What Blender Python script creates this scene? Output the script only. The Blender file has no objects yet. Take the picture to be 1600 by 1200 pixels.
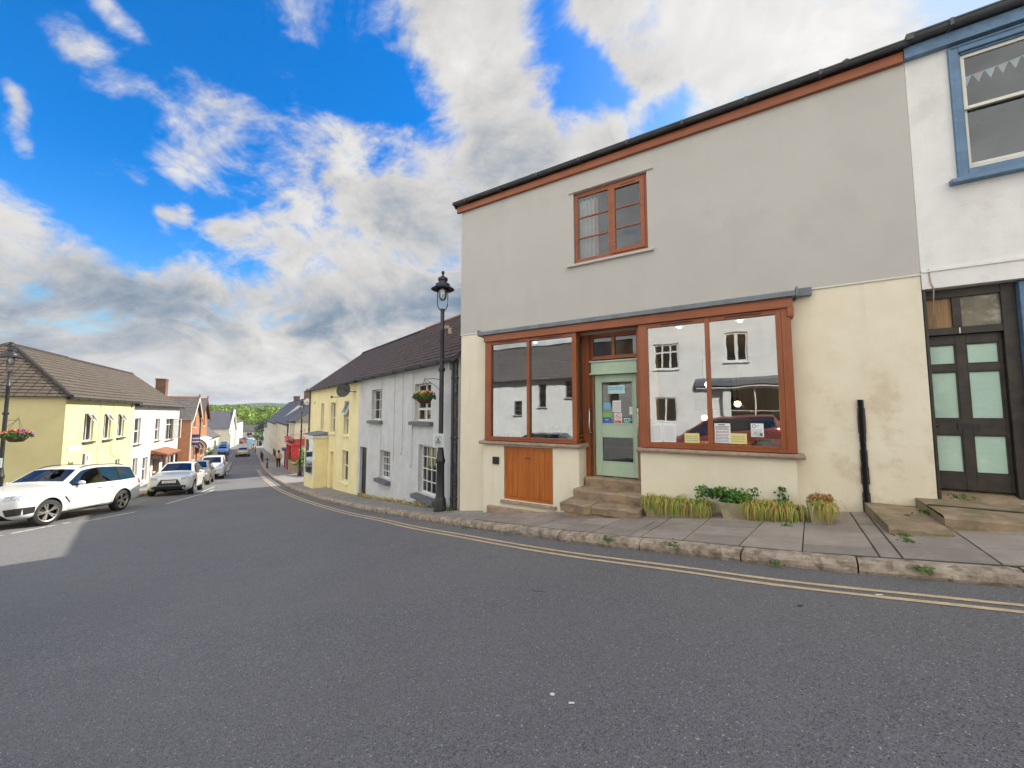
import bpy, bmesh, math, random
import numpy as np
from mathutils import Vector, Matrix
from mathutils.bvhtree import BVHTree
R = math.radians
scene = bpy.context.scene
COL = scene.collection

# ------------------------------------------------------------------ camera, sky, sun, exposure
cd = bpy.data.cameras.new('camera'); cam = bpy.data.objects.new('camera', cd); COL.objects.link(cam)
cd.sensor_width = 36.0; cd.lens = 36.0 * 620 / 1600; cd.clip_start = .05; cd.clip_end = 6000
cam.location = (0, 0, 0); cam.rotation_euler = (R(90) + math.atan(46 / 620), 0, 0)
scene.camera = cam
SUN = Vector((.85 * math.cos(R(34.2)), .53 * math.cos(R(34.2)), math.sin(R(34.2)))).normalized()
sd = bpy.data.lights.new('sun', 'SUN'); so = bpy.data.objects.new('sun', sd); COL.objects.link(so)
sd.energy = 4.2; sd.angle = R(.5); sd.color = (1, .93, .80)
so.rotation_euler = SUN.to_track_quat('Z', 'Y').to_euler(); so.location = SUN * 60
scene.view_settings.view_transform = 'Standard'; scene.view_settings.look = 'None'
scene.view_settings.exposure = .90; scene.view_settings.gamma = 1
scene.cycles.caustics_reflective = False; scene.cycles.caustics_refractive = False
scene.cycles.max_bounces = 6; scene.cycles.transparent_max_bounces = 16

W = bpy.data.worlds.new('World'); scene.world = W; W.use_nodes = True

class NT:
    """tiny helper to wire shader nodes"""
    def __init__(s, tree): s.t = tree; s.n = tree.nodes; s.l = tree.links
    def new(s, typ, **kw):
        n = s.n.new(typ)
        for k, v in kw.items(): setattr(n, k, v)
        return n
    def put(s, sock, v):
        if isinstance(v, bpy.types.NodeSocket): s.l.new(v, sock)
        elif v is not None: sock.default_value = v
    def math(s, op, a, b=None, c=None, clamp=False):
        n = s.new('ShaderNodeMath', operation=op, use_clamp=clamp); s.put(n.inputs[0], a)
        if b is not None: s.put(n.inputs[1], b)
        if c is not None: s.put(n.inputs[2], c)
        return n.outputs[0]
    def vmath(s, op, a, b=None):
        n = s.new('ShaderNodeVectorMath', operation=op); s.put(n.inputs[0], a)
        if b is not None: s.put(n.inputs[1], b)
        return n.outputs['Value'] if op in ('DOT_PRODUCT', 'LENGTH') else n.outputs[0]
    def mix(s, f, a, b, blend='MIX'):
        n = s.new('ShaderNodeMix', data_type='RGBA', blend_type=blend)
        s.put(n.inputs['Factor'], f); s.put(n.inputs['A'], a); s.put(n.inputs['B'], b)
        return n.outputs['Result']
    def rng(s, v, a, b, c=0., d=1., smooth=True):
        n = s.new('ShaderNodeMapRange', interpolation_type='SMOOTHSTEP' if smooth else 'LINEAR')
        s.put(n.inputs[0], v); s.put(n.inputs[1], a); s.put(n.inputs[2], b); s.put(n.inputs[3], c); s.put(n.inputs[4], d)
        return n.outputs[0]
    def noise(s, vec, scale, detail=4, rough=.55, dist=0.):
        n = s.new('ShaderNodeTexNoise'); s.put(n.inputs['Vector'], vec); n.inputs['Scale'].default_value = scale
        n.inputs['Detail'].default_value = detail; n.inputs['Roughness'].default_value = rough; n.inputs['Distortion'].default_value = dist
        return n.outputs['Fac']
    def map(s, vec, scale=(1, 1, 1), rot=(0, 0, 0), loc=(0, 0, 0)):
        n = s.new('ShaderNodeMapping'); s.put(n.inputs[0], vec); n.inputs['Scale'].default_value = scale
        n.inputs['Rotation'].default_value = rot; n.inputs['Location'].default_value = loc
        return n.outputs[0]

def pixdir(x, y):
    p = math.atan(46 / 620); a = (x - 800) / 620; b = -(y - 600) / 620
    return Vector((a, math.cos(p) - b * math.sin(p), math.sin(p) + b * math.cos(p))).normalized()

def build_world():
    w = NT(W.node_tree); W.node_tree.nodes.clear()
    out = w.new('ShaderNodeOutputWorld'); bg = w.new('ShaderNodeBackground'); bg.inputs['Strength'].default_value = .1
    sky = w.new('ShaderNodeTexSky', sky_type='NISHITA'); sky.sun_disc = False
    sky.sun_elevation = R(34.2); sky.sun_rotation = math.atan2(SUN.x, SUN.y); sky.dust_density = .6; sky.ozone_density = 2.5
    tc = w.new('ShaderNodeTexCoord'); d = w.vmath('NORMALIZE', tc.outputs['Generated'])
    sep = w.new('ShaderNodeSeparateXYZ'); w.put(sep.inputs[0], d)
    z = w.math('MAXIMUM', sep.outputs['Z'], 0.0)
    inv = w.math('DIVIDE', 1.0, w.math('ADD', z, .55))
    pl = w.new('ShaderNodeVectorMath', operation='SCALE'); w.put(pl.inputs[0], d); w.put(pl.inputs['Scale'], inv)   # a flat cloud layer in perspective
    P = w.map(pl.outputs[0], (1.25, 1.25, 1.1))
    def warped(vec, sc, amt):
        t = w.new('ShaderNodeTexNoise'); w.put(t.inputs['Vector'], vec); t.inputs['Scale'].default_value = sc; t.inputs['Detail'].default_value = 3
        v = w.vmath('SUBTRACT', t.outputs['Color'], (.5, .5, .5)); s = w.new('ShaderNodeVectorMath', operation='SCALE'); w.put(s.inputs[0], v); s.inputs['Scale'].default_value = amt
        return w.vmath('ADD', vec, s.outputs[0])
    PW = warped(P, 1.6, .42)
    big = w.noise(PW, 2.4, 6, .62)
    fine = w.noise(PW, 8.5, 5, .68)
    wisp = w.noise(w.map(warped(P, 2.2, .22), (1, 4.2, 1), (0, 0, R(-38))), 1.5, 6, .62)
    hi = w.rng(sep.outputs['Z'], .28, .5, .08, .26)
    dens = w.math('ADD', w.math('MULTIPLY', big, w.math('SUBTRACT', .76, hi)), w.math('ADD', w.math('MULTIPLY', fine, .24), w.math('MULTIPLY', wisp, hi)))
    dens = w.math('ADD', w.math('MULTIPLY', w.math('SUBTRACT', dens, .5), 2.7), .5)
    # where the deck is broken and where it is thick, as compass directions (warped so that no edge is round)
    dw = w.vmath('NORMALIZE', warped(d, 3.2, .16))
    neg = 0.; pos = 0.
    for (px, py), a, b, k in [((150, 290), 11, 27, .30), ((60, 120), 9, 24, .27), ((430, 90), 4, 15, .30), ((600, 125), 4, 11, .34), ((330, 345), 3, 12, .32), ((655, 195), 2, 8, .26), ((300, 425), 3, 10, .22), ((430, 400), 1, 8, .22),
        ((915, 165), 1, 6, .34), ((870, 105), 1, 7, .22), ((1060, 200), 1, 5, .24), ((1010, 60), 1, 6, .18), ((735, 60), 1, 4, .2), ((720, 330), 1, 6, .10)]:
        neg = w.math('MAXIMUM', neg, w.rng(w.vmath('DOT_PRODUCT', dw, tuple(pixdir(px, py))), math.cos(R(b)), math.cos(R(a)), 0., k))
    for (p, q), a, b, k in [(((120, 88), (340, 195)), .0, 3.4, .38), (((340, 190), (600, 340)), 2.0, 9.5, .46), (((520, 330), (700, 330)), 6, 15, .40), (((700, 10), (800, 230)), 3, 11, .40), (((800, 240), (940, 205)), 1, 4, .44), (((150, 5), (235, 70)), .0, 2.0, .28),
        (((0, 480), (250, 545)), 6, 13, .62), (((250, 545), (720, 520)), 6, 15, .55), (((0, 370), (20, 440)), 2, 8, .56), (((0, 150), (22, 215)), .0, 2.0, .40), (((268, 310), (305, 305)), .0, 2.4, .44), (((160, 243), (215, 255)), .0, 2., .32), (((370, 330), (450, 350)), .5, 4., .44), (((950, 10), (1030, 120)), 1, 7, .50), (((1090, 40), (1300, 50)), 2, 11, .50), (((1090, 120), (1110, 160)), .5, 5, .5), (((480, 10), (600, 30)), .5, 5, .30), (((380, 110), (470, 130)), .3, 4, .26)]:
        A, B = pixdir(*p), pixdir(*q); AB = B-A
        t = w.math('DIVIDE', w.vmath('DOT_PRODUCT', w.vmath('SUBTRACT', dw, tuple(A)), tuple(AB)), AB.length_squared, clamp=True)
        c = w.new('ShaderNodeVectorMath', operation='SCALE'); c.inputs[0].default_value = AB; w.put(c.inputs['Scale'], t)
        pos = w.math('MAXIMUM', pos, w.rng(w.vmath('LENGTH', w.vmath('SUBTRACT', w.vmath('SUBTRACT', dw, tuple(A)), c.outputs[0])), R(b), R(a), 0., k))
    bias = w.math('SUBTRACT', pos, w.math('MULTIPLY', neg, 1.0))
    dens = w.math('ADD', dens, bias)
    dens = w.math('ADD', dens, w.rng(sep.outputs['Y'], .15, -.25, 0., .45))       # extra cloud added out of view behind the camera, to neutralise the ambient light
    mask = w.rng(dens, .42, .80)
    thick = w.rng(dens, .62, 1.1)
    sun = w.vmath('DOT_PRODUCT', d, tuple(SUN))
    glow = w.rng(sun, .80, 1.0, 0., 1.)
    PS = w.vmath('ADD', PW, (.09, .06, .05))      # the same field a step towards the sun: bright rims, grey hearts
    relief = w.math('SUBTRACT', big, w.noise(PS, 2.4, 5, .62))
    rel = w.rng(relief, -.16, .16, -.14, .14, False)
    grey = w.rng(w.noise(w.vmath('ADD', PW, (3.1, 1.2, .4)), 1.5, 4, .5), .38, .64)
    lit = w.math('SUBTRACT', 1.04, w.math('MULTIPLY', w.math('MULTIPLY', thick, grey), .34))
    lowdark = w.math('MULTIPLY', w.rng(sep.outputs['Z'], .34, .20), w.rng(sep.outputs['Z'], .01, .10))
    lit = w.math('SUBTRACT', lit, w.math('MULTIPLY', w.math('MULTIPLY', lowdark, grey), .22))
    rel2 = w.math('SUBTRACT', fine, w.noise(w.vmath('ADD', PW, (.03, .02, .018)), 8.5, 5, .68))
    lit = w.math('ADD', w.math('ADD', lit, rel), w.rng(rel2, -.2, .2, -.10, .10, False))
    back = w.rng(sep.outputs['Y'], .25, -.35, 1.0, BACK)  # unseen rear clouds brightened to lift the shaded fronts
    val = w.math('MULTIPLY', w.math('ADD', w.math('MULTIPLY', lit, CLOUD), w.math('MULTIPLY', glow, 1.0)), back)
    cc = w.mix(w.rng(lit, .45, .95), (.50, .72, 1.0, 1), (1.0, .985, .97, 1))
    cc = w.mix(w.rng(sep.outputs['Y'], .15, -.35), cc, (1.0, .97, .92, 1))  # rear clouds warmed to offset the blue ambient light
    cm = w.new('ShaderNodeVectorMath', operation='SCALE'); w.put(cm.inputs[0], cc); w.put(cm.inputs['Scale'], val)
    hs = w.new('ShaderNodeHueSaturation'); hs.inputs['Saturation'].default_value = 1.5; hs.inputs['Value'].default_value = BLUE; hs.inputs['Hue'].default_value = .508
    w.put(hs.inputs['Color'], sky.outputs[0])
    blue = w.mix(w.rng(sep.outputs['Z'], .0, .22, .75, 0.), w.vmath('MINIMUM', hs.outputs[0], (3.2, 4.2, 5.6)), (2.2, 3.3, 5.0, 1))
    col = w.mix(mask, blue, cm.outputs[0])
    w.put(bg.inputs['Color'], col); w.l.new(bg.outputs[0], out.inputs[0])
CLOUD, BACK, BLUE = 3.75, 2.9, 1.4
build_world()

# ------------------------------------------------------------------ lie of the land: a street falling away to the left
GS = [-40,-20,-8,0,4,8.8,17,26.5,35,39.7,46,72,93,120,160,400]
GZ = [3.2,.8,-.68,-1.63,-2.06,-2.58,-3.38,-4.13,-4.90,-5.23,-5.54,-6.45,-7.3,-8.2,-9.,-9.5]
def _pchip(x):
    x = np.asarray(x, float); X = np.array(GS); Y = np.array(GZ)
    h = np.diff(X); d = np.diff(Y) / h
    m = np.zeros(len(X)); m[0] = d[0]; m[-1] = d[-1]
    m[1:-1] = (d[:-1] * h[1:] + d[1:] * h[:-1]) / (h[:-1] + h[1:])
    x = np.clip(x, X[0], X[-1]); i = np.clip(np.searchsorted(X, x) - 1, 0, len(X) - 2)
    t = (x - X[i]) / h[i]
    return (2*t**3-3*t**2+1)*Y[i]+(t**3-2*t**2+t)*h[i]*m[i]+(-2*t**3+3*t**2)*Y[i+1]+(t**3-t**2)*h[i]*m[i+1]
def Hn(x, y):
    s = -.556*x+.831*y; n = .831*x+.556*y
    w = np.clip((18-s)/14, 0, 1); w = w*w*(3-2*w)
    return _pchip(s)+.041*np.clip(n,-9,9)*w+.03*np.clip(-n-1,0,6)*np.clip((45-s)/20,0,1)*np.clip((s-2)/10,0,1)
def H(x, y): return float(Hn(x, y))
def XY(s, n): return (-.556*s+.831*n, .831*s+.556*n)
def SN(x, y): return (-.556*x+.831*y, .831*x+.556*y)

# ------------------------------------------------------------------ mesh helpers
ZB = {}
class MB:
    def __init__(s): s.v = []; s.f = []; s.m = []; s.uv = []; s.sm = []
    def add(s, vs, fs, mi=0, uvs=None, sm=False):
        b = len(s.v); s.v += [tuple(p) for p in vs]
        for k, f in enumerate(fs):
            s.f.append([b + i for i in f]); s.m.append(mi); s.sm.append(sm); s.uv.append(uvs[k] if uvs else None)
    def quad(s, a, b, c, d, mi=0, uv=None): s.add([a, b, c, d], [(0, 1, 2, 3)], mi, [uv] if uv else None)
    def poly(s, pts, mi=0, uv=None): s.add(pts, [tuple(range(len(pts)))], mi, [uv] if uv else None)
    def box(s, x0, x1, y0, y1, z0, z1, mi=0, M=None):
        vs = [Vector(p) for p in ((x0,y0,z0),(x1,y0,z0),(x1,y1,z0),(x0,y1,z0),(x0,y0,z1),(x1,y0,z1),(x1,y1,z1),(x0,y1,z1))]
        if M: vs = [M @ p for p in vs]
        s.add(vs, [(0,3,2,1),(4,5,6,7),(0,1,5,4),(1,2,6,5),(2,3,7,6),(3,0,4,7)], mi)
    def prism(s, pts, d, mi=0):           # pts: 3-d outline, d: extrusion vector
        n = len(pts); d = Vector(d); a = [Vector(p) for p in pts]; b = [p + d for p in a]
        s.add(a + b, [tuple(range(n))[::-1], tuple(range(n, 2*n))] + [(i, (i+1) % n, n+(i+1) % n, n+i) for i in range(n)], mi)
    def tube(s, path, r, n=8, mi=0, cap=True):
        path = [Vector(p) for p in path]; rings = []
        rs = r if isinstance(r, (list, tuple)) else [r]*len(path)
        ref = Vector((0, 0, 1))
        for i, p in enumerate(path):
            t = (path[min(i+1, len(path)-1)] - path[max(i-1, 0)]).normalized()
            u = t.cross(ref)
            if u.length < .05: u = t.cross(Vector((1, 0, 0)))
            u.normalize(); w = t.cross(u)
            rings.append([p + (u*math.cos(2*math.pi*k/n) + w*math.sin(2*math.pi*k/n))*rs[i] for k in range(n)])
        vs = [q for g in rings for q in g]; fs = []
        for i in range(len(path)-1):
            for k in range(n): fs.append((i*n+k, i*n+(k+1) % n, (i+1)*n+(k+1) % n, (i+1)*n+k))
        s.add(vs, fs, mi, sm=True)
        if cap: s.add(rings[0], [tuple(range(n))[::-1]], mi); s.add(rings[-1], [tuple(range(n))], mi)
    def lathe(s, c, prof, n=16, mi=0, axis='z', sm=True):
        c = Vector(c); vs = []; fs = []
        for r, h in prof:
            for k in range(n):
                a = 2*math.pi*k/n; p = (r*math.cos(a), r*math.sin(a), h)
                if axis == 'y': p = (p[0], h, p[1])
                if axis == 'x': p = (h, p[0], p[1])
                vs.append(c + Vector(p))
        for i in range(len(prof)-1):
            for k in range(n): fs.append((i*n+k, i*n+(k+1) % n, (i+1)*n+(k+1) % n, (i+1)*n+k))
        s.add(vs, fs, mi, sm=sm)
    def ball(s, c, r, n=10, m=6, mi=0, sc=(1, 1, 1)):
        s.lathe((0, 0, 0), [], n) if False else None
        vs = []; fs = []
        for i in range(m+1):
            t = math.pi*i/m
            for k in range(n):
                a = 2*math.pi*k/n
                vs.append((c[0]+r*sc[0]*math.sin(t)*math.cos(a), c[1]+r*sc[1]*math.sin(t)*math.sin(a), c[2]+r*sc[2]*math.cos(t)))
        for i in range(m):
            for k in range(n): fs.append((i*n+k, (i+1)*n+k, (i+1)*n+(k+1) % n, i*n+(k+1) % n))
        s.add(vs, fs, mi, sm=True)
    def frame(s, x0, x1, z0, z1, w, y0, y1, mi=0):      # four butted bars round an opening
        s.box(x0, x0+w, y0, y1, z0, z1, mi); s.box(x1-w, x1, y0, y1, z0, z1, mi)
        s.box(x0+w, x1-w, y0, y1, z1-w, z1, mi); s.box(x0+w, x1-w, y0, y1, z0, z0+w, mi)
    def build(s, name, mats, parent=None, loc=(0, 0, 0), rotz=0, bevel=0, smooth=None, auto=None):
        me = bpy.data.meshes.new(name); me.from_pydata(s.v, [], s.f)
        for m in (mats if isinstance(mats, (list, tuple)) else [mats]): me.materials.append(m)
        me.polygons.foreach_set('material_index', s.m)
        me.polygons.foreach_set('use_smooth', [True]*len(s.f) if smooth else s.sm)
        if any(u for u in s.uv):
            ul = me.uv_layers.new(name='UVMap'); k = 0
            for p in me.polygons:
                u = s.uv[p.index]
                for j in range(p.loop_total):
                    if u: ul.data[k].uv = u[j]
                    k += 1
        me.update()
        if auto: me.set_sharp_from_angle(angle=R(auto))
        o = bpy.data.objects.new(name, me); COL.objects.link(o)
        o.location = loc; o.rotation_euler[2] = rotz
        if parent:
            o.parent = parent
            if parent.name in ZB: o.location[2] -= ZB[parent.name]
        if bevel:
            b = o.modifiers.new('bevel', 'BEVEL'); b.width = bevel; b.segments = 2; b.limit_method = 'ANGLE'; b.angle_limit = R(40); b.harden_normals = False
        return o

def tag(o, label=None, cat=None, group=None, kind=None):
    if label: o['label'] = label
    if cat: o['category'] = cat
    if group: o['group'] = group
    if kind: o['kind'] = kind
    return o
def empty(name, label, cat, loc, rotz=0, group=None, world_z=False):
    o = bpy.data.objects.new(name, None); COL.objects.link(o); o.location = loc; o.rotation_euler[2] = rotz; o.empty_display_size = .2
    if world_z: ZB[o.name] = loc[2]
    return tag(o, label, cat, group)
def text_mb(mb, body, size, M, mi=0, ext=.002):
    cu = bpy.data.curves.new('lettering', 'FONT'); cu.body = body; cu.size = size; cu.align_x = 'CENTER'; cu.align_y = 'CENTER'; cu.extrude = ext; cu.resolution_u = 2
    ob = bpy.data.objects.new('lettering', cu); COL.objects.link(ob)
    dg = bpy.context.evaluated_depsgraph_get(); me = bpy.data.meshes.new_from_object(ob.evaluated_get(dg))
    mb.add([M @ v.co for v in me.vertices], [tuple(p.vertices) for p in me.polygons], mi)
    bpy.data.objects.remove(ob); bpy.data.curves.remove(cu); bpy.data.meshes.remove(me)
# text lying on a wall plane of a building frame (x right, y inward): faces the street
def on_wall(x, y, z): return Matrix.Translation((x, y, z)) @ Matrix.Rotation(R(90), 4, 'X')
# ------------------------------------------------------------------ materials
def mat(name, col, rough=.7, var=.12, vs=3., bump=.0, bs=40., metal=0., spec=.5, coat=0., stain=None, stain_amt=.0, stain_sc=1.2, streak=0., two=None, twosc=6., emis=None):
    m = bpy.data.materials.new(name); m.use_nodes = True; t = NT(m.node_tree)
    b = t.n['Principled BSDF']; b.inputs['Roughness'].default_value = rough; b.inputs['Metallic'].default_value = metal
    b.inputs['Specular IOR Level'].default_value = spec; b.inputs['Coat Weight'].default_value = coat
    tc = t.new('ShaderNodeTexCoord').outputs['Object']
    c = (*col, 1)
    if var or two or stain:
        f = t.noise(tc, vs, 6, .6)
        a = tuple(x*(1-var) for x in col) + (1,); d = tuple(min(1, x*(1+var)) for x in col) + (1,)
        c = t.mix(t.rng(f, .3, .7), a, d)
    if two: c = t.mix(t.rng(t.noise(tc, twosc, 5, .65), .48, .62), c, (*two, 1))
    if stain: c = t.mix(t.math('MULTIPLY', t.rng(t.noise(tc, stain_sc, 6, .6), .50, .72), stain_amt), c, (*stain, 1))
    if streak:
        f = t.noise(t.map(tc, (5, 5, .35)), 1.6, 5, .6)
        c = t.mix(t.math('MULTIPLY', t.rng(f, .5, .8), streak), c, tuple(x*.62 for x in col) + (1,))
    t.put(b.inputs['Base Color'], c)
    if bump:
        n = t.new('ShaderNodeBump'); n.inputs['Strength'].default_value = bump; n.inputs['Distance'].default_value = .02
        h = t.math('ADD', t.noise(tc, bs, 5, .6), t.math('MULTIPLY', t.noise(tc, bs*.08, 3, .5), 1.5))
        t.put(n.inputs['Height'], h); t.l.new(n.outputs[0], b.inputs['Normal'])
    if emis: b.inputs['Emission Color'].default_value = (*emis[:3], 1); b.inputs['Emission Strength'].default_value = emis[3]
    return m

def wood_mat(name, col, dark, rough=.45, axis=0, sc=1.):
    m = bpy.data.materials.new(name); m.use_nodes = True; t = NT(m.node_tree); b = t.n['Principled BSDF']
    tc = t.new('ShaderNodeTexCoord').outputs['Object']
    s = (.6, 14, 14) if axis == 0 else (14, 14, .6)
    g = t.noise(t.map(tc, tuple(x*sc for x in s)), 2.2, 6, .6, .6)
    c = t.mix(t.rng(g, .3, .72), (*col, 1), (*dark, 1)); c = t.mix(t.rng(t.noise(tc, 2.0, 3), .35, .7, 0, .35), c, (*[x*1.25 for x in col], 1))
    t.put(b.inputs['Base Color'], c); b.inputs['Roughness'].default_value = rough; b.inputs['Coat Weight'].default_value = .15
    n = t.new('ShaderNodeBump'); n.inputs['Strength'].default_value = .12; t.put(n.inputs['Height'], g); t.l.new(n.outputs[0], b.inputs['Normal'])
    return m

def glass_mat(name, refl=.3, tint=(.86, .9, .9), warp=.0, rough=0.):
    m = bpy.data.materials.new(name); m.use_nodes = True; t = NT(m.node_tree); t.n.remove(t.n['Principled BSDF']); out = t.n['Material Output']
    tr = t.new('ShaderNodeBsdfTransparent'); tr.inputs[0].default_value = (*tint, 1)
    gl = t.new('ShaderNodeBsdfGlossy'); gl.inputs['Roughness'].default_value = rough; gl.inputs['Color'].default_value = (.90, .95, 1, 1)
    fr = t.new('ShaderNodeFresnel'); fr.inputs['IOR'].default_value = 1.5
    if warp:
        tc = t.new('ShaderNodeTexCoord').outputs['Object']; n = t.new('ShaderNodeBump'); n.inputs['Strength'].default_value = warp; n.inputs['Distance'].default_value = .05
        t.put(n.inputs['Height'], t.noise(tc, 1.7, 2, .4)); t.l.new(n.outputs[0], gl.inputs['Normal'])
    mx = t.new('ShaderNodeMixShader'); f = t.math('ADD', t.math('MULTIPLY', fr.outputs[0], 1.0), refl, clamp=True)
    t.put(mx.inputs[0], f); t.l.new(tr.outputs[0], mx.inputs[1]); t.l.new(gl.outputs[0], mx.inputs[2]); t.l.new(mx.outputs[0], out.inputs[0])
    return m

def tile_mat(name, c1, c2, mortar, bw, bh, ms=.012, rough=.8, moss=None, bump=.5, mossamt=.7, off=.5):
    """roof tiles, slates, bricks or paving drawn on the mesh's own UVs (metres)"""
    m = bpy.data.materials.new(name); m.use_nodes = True; t = NT(m.node_tree); b = t.n['Principled BSDF']; b.inputs['Roughness'].default_value = rough
    tc = t.new('ShaderNodeTexCoord'); br = t.new('ShaderNodeTexBrick'); t.l.new(tc.outputs['UV'], br.inputs['Vector'])
    br.inputs['Color1'].default_value = (*c1, 1); br.inputs['Color2'].default_value = (*c2, 1); br.inputs['Mortar'].default_value = (*mortar, 1)
    br.inputs['Scale'].default_value = 1; br.inputs['Mortar Size'].default_value = ms; br.inputs['Brick Width'].default_value = bw; br.inputs['Row Height'].default_value = bh
    br.inputs['Mortar Smooth'].default_value = .2; br.offset = off
    f = t.noise(tc.outputs['Object'], 2.2, 6, .65)
    c = t.mix(t.rng(f, .3, .75, 0, .55), br.outputs['Color'], (*[x*.55 for x in c1], 1))
    f2 = t.noise(tc.outputs['Object'], 9, 5, .7)
    c = t.mix(t.rng(f2, .45, .75, 0, .5), c, (*[min(1, x*1.5) for x in c2], 1))
    if moss: c = t.mix(t.math('MULTIPLY', t.rng(t.noise(tc.outputs['Object'], 5.5, 6, .72), .53, .62), mossamt), c, (*moss, 1))
    t.put(b.inputs['Base Color'], c)
    n = t.new('ShaderNodeBump'); n.inputs['Strength'].default_value = bump; n.inputs['Distance'].default_value = .015
    h = t.math('ADD', t.math('SUBTRACT', 1., br.outputs['Fac']), t.math('MULTIPLY', t.noise(tc.outputs['Object'], 30, 4, .6), .5))
    t.put(n.inputs['Height'], h); t.l.new(n.outputs[0], b.inputs['Normal'])
    return m

def asphalt_mat():
    m = bpy.data.materials.new('asphalt'); m.use_nodes = True; t = NT(m.node_tree); b = t.n['Principled BSDF']
    tc = t.new('ShaderNodeTexCoord').outputs['Object']
    vo = t.new('ShaderNodeTexVoronoi'); t.put(vo.inputs['Vector'], tc); vo.inputs['Scale'].default_value = 140; vo.inputs['Randomness'].default_value = 1
    sp = t.new('ShaderNodeSeparateColor'); t.l.new(vo.outputs['Color'], sp.inputs[0])
    big = t.noise(tc, .35, 5, .55); mid = t.noise(tc, 3.5, 5, .65); fine = t.noise(tc, 45, 3, .7)
    base = t.mix(t.rng(big, .3, .7), (.138, .136, .137, 1), (.178, .174, .173, 1))
    base = t.mix(t.rng(mid, .35, .75, 0, .45), base, (.113, .110, .111, 1))
    stone = t.mix(t.rng(sp.outputs[0], .3, 1., 0, .75, False), base, (.27, .263, .258, 1))
    stone = t.mix(t.rng(sp.outputs[1], .2, .0, 0, .9), stone, (.03, .031, .037, 1))
    wh = t.math('GREATER_THAN', sp.outputs[2], .989)
    c = t.mix(t.math('MULTIPLY', wh, .75), stone, (.60, .59, .57, 1))
    c = t.mix(t.rng(fine, .45, .75, 0, .55), c, (.088, .084, .082, 1))
    lane = t.rng(t.noise(t.map(tc, (.16, 1.1, 1), (0, 0, R(40))), .55, 3, .5), .40, .62, 0, .30)
    c = t.mix(lane, c, (.175, .168, .160, 1))
    tar = t.rng(t.noise(tc, 1.3, 4, .7, 1.2), .495, .505, 0, 1); tar = t.math('MULTIPLY', t.math('MULTIPLY', tar, t.math('SUBTRACT', 1., tar)), t.rng(t.noise(tc, .23, 2), .58, .66, 0, 2.4))
    c = t.mix(tar, c, (.04, .04, .042, 1))
    # worn pale scuffs and a patched strip along the gutter
    sc = t.rng(t.noise(t.map(tc, (.7, 2.2, 1), (0, 0, R(35))), .9, 5, .6), .66, .80, 0, .25)
    c = t.mix(sc, c, (.20, .195, .19, 1))
    t.put(b.inputs['Base Color'], c); b.inputs['Roughness'].default_value = .82; b.inputs['Specular IOR Level'].default_value = .35
    n = t.new('ShaderNodeBump'); n.inputs['Strength'].default_value = .55; n.inputs['Distance'].default_value = .008
    t.put(n.inputs['Height'], t.math('ADD', t.math('SUBTRACT', 1., vo.outputs['Distance']), fine)); t.l.new(n.outputs[0], b.inputs['Normal'])
    return m

def leaf_mat(name, c1, c2, trans=.25):
    m = bpy.data.materials.new(name); m.use_nodes = True; t = NT(m.node_tree); b = t.n['Principled BSDF']
    tc = t.new('ShaderNodeTexCoord').outputs['Object']
    c = t.mix(t.rng(t.noise(tc, 1.7, 5, .7), .32, .68), (*c1, 1), (*c2, 1))
    t.put(b.inputs['Base Color'], c); b.inputs['Roughness'].default_value = .6
    tl = t.new('ShaderNodeBsdfTranslucent'); t.put(tl.inputs[0], c); mx = t.new('ShaderNodeMixShader'); mx.inputs[0].default_value = trans
    t.l.new(b.outputs[0], mx.inputs[1]); t.l.new(tl.outputs[0], mx.inputs[2]); t.l.new(mx.outputs[0], t.n['Material Output'].inputs[0])
    return m

def cafe_cream_mat():
    m = bpy.data.materials.new('cream_render'); m.use_nodes = True; t = NT(m.node_tree); b = t.n['Principled BSDF']; b.inputs['Roughness'].default_value = .85
    tc = t.new('ShaderNodeTexCoord').outputs['Object']
    c = t.mix(t.rng(t.noise(tc, 1.4, 6, .6), .3, .7), (.74, .675, .515, 1), (.80, .745, .60, 1))
    sx = t.new('ShaderNodeSeparateXYZ'); t.put(sx.inputs[0], tc)
    zone = t.math('MULTIPLY', t.rng(sx.outputs[0], 6.6, 7.2), t.rng(sx.outputs[2], 1.3, .2))
    st = t.math('MULTIPLY', t.rng(t.noise(tc, 2.4, 7, .65), .47, .66), zone)
    c = t.mix(t.math('MULTIPLY', st, .5), c, (.55, .43, .30, 1))
    c = t.mix(t.rng(t.noise(t.map(tc, (4, 4, .3)), 1.5, 5), .58, .8, 0, .22), c, (.47, .40, .29, 1))
    t.put(b.inputs['Base Color'], c)
    n = t.new('ShaderNodeBump'); n.inputs['Strength'].default_value = .22; n.inputs['Distance'].default_value = .02
    t.put(n.inputs['Height'], t.math('ADD', t.noise(tc, 55, 4, .6), t.math('MULTIPLY', t.noise(tc, 2.6, 4, .5), 2.))); t.l.new(n.outputs[0], b.inputs['Normal'])
    return m

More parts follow.
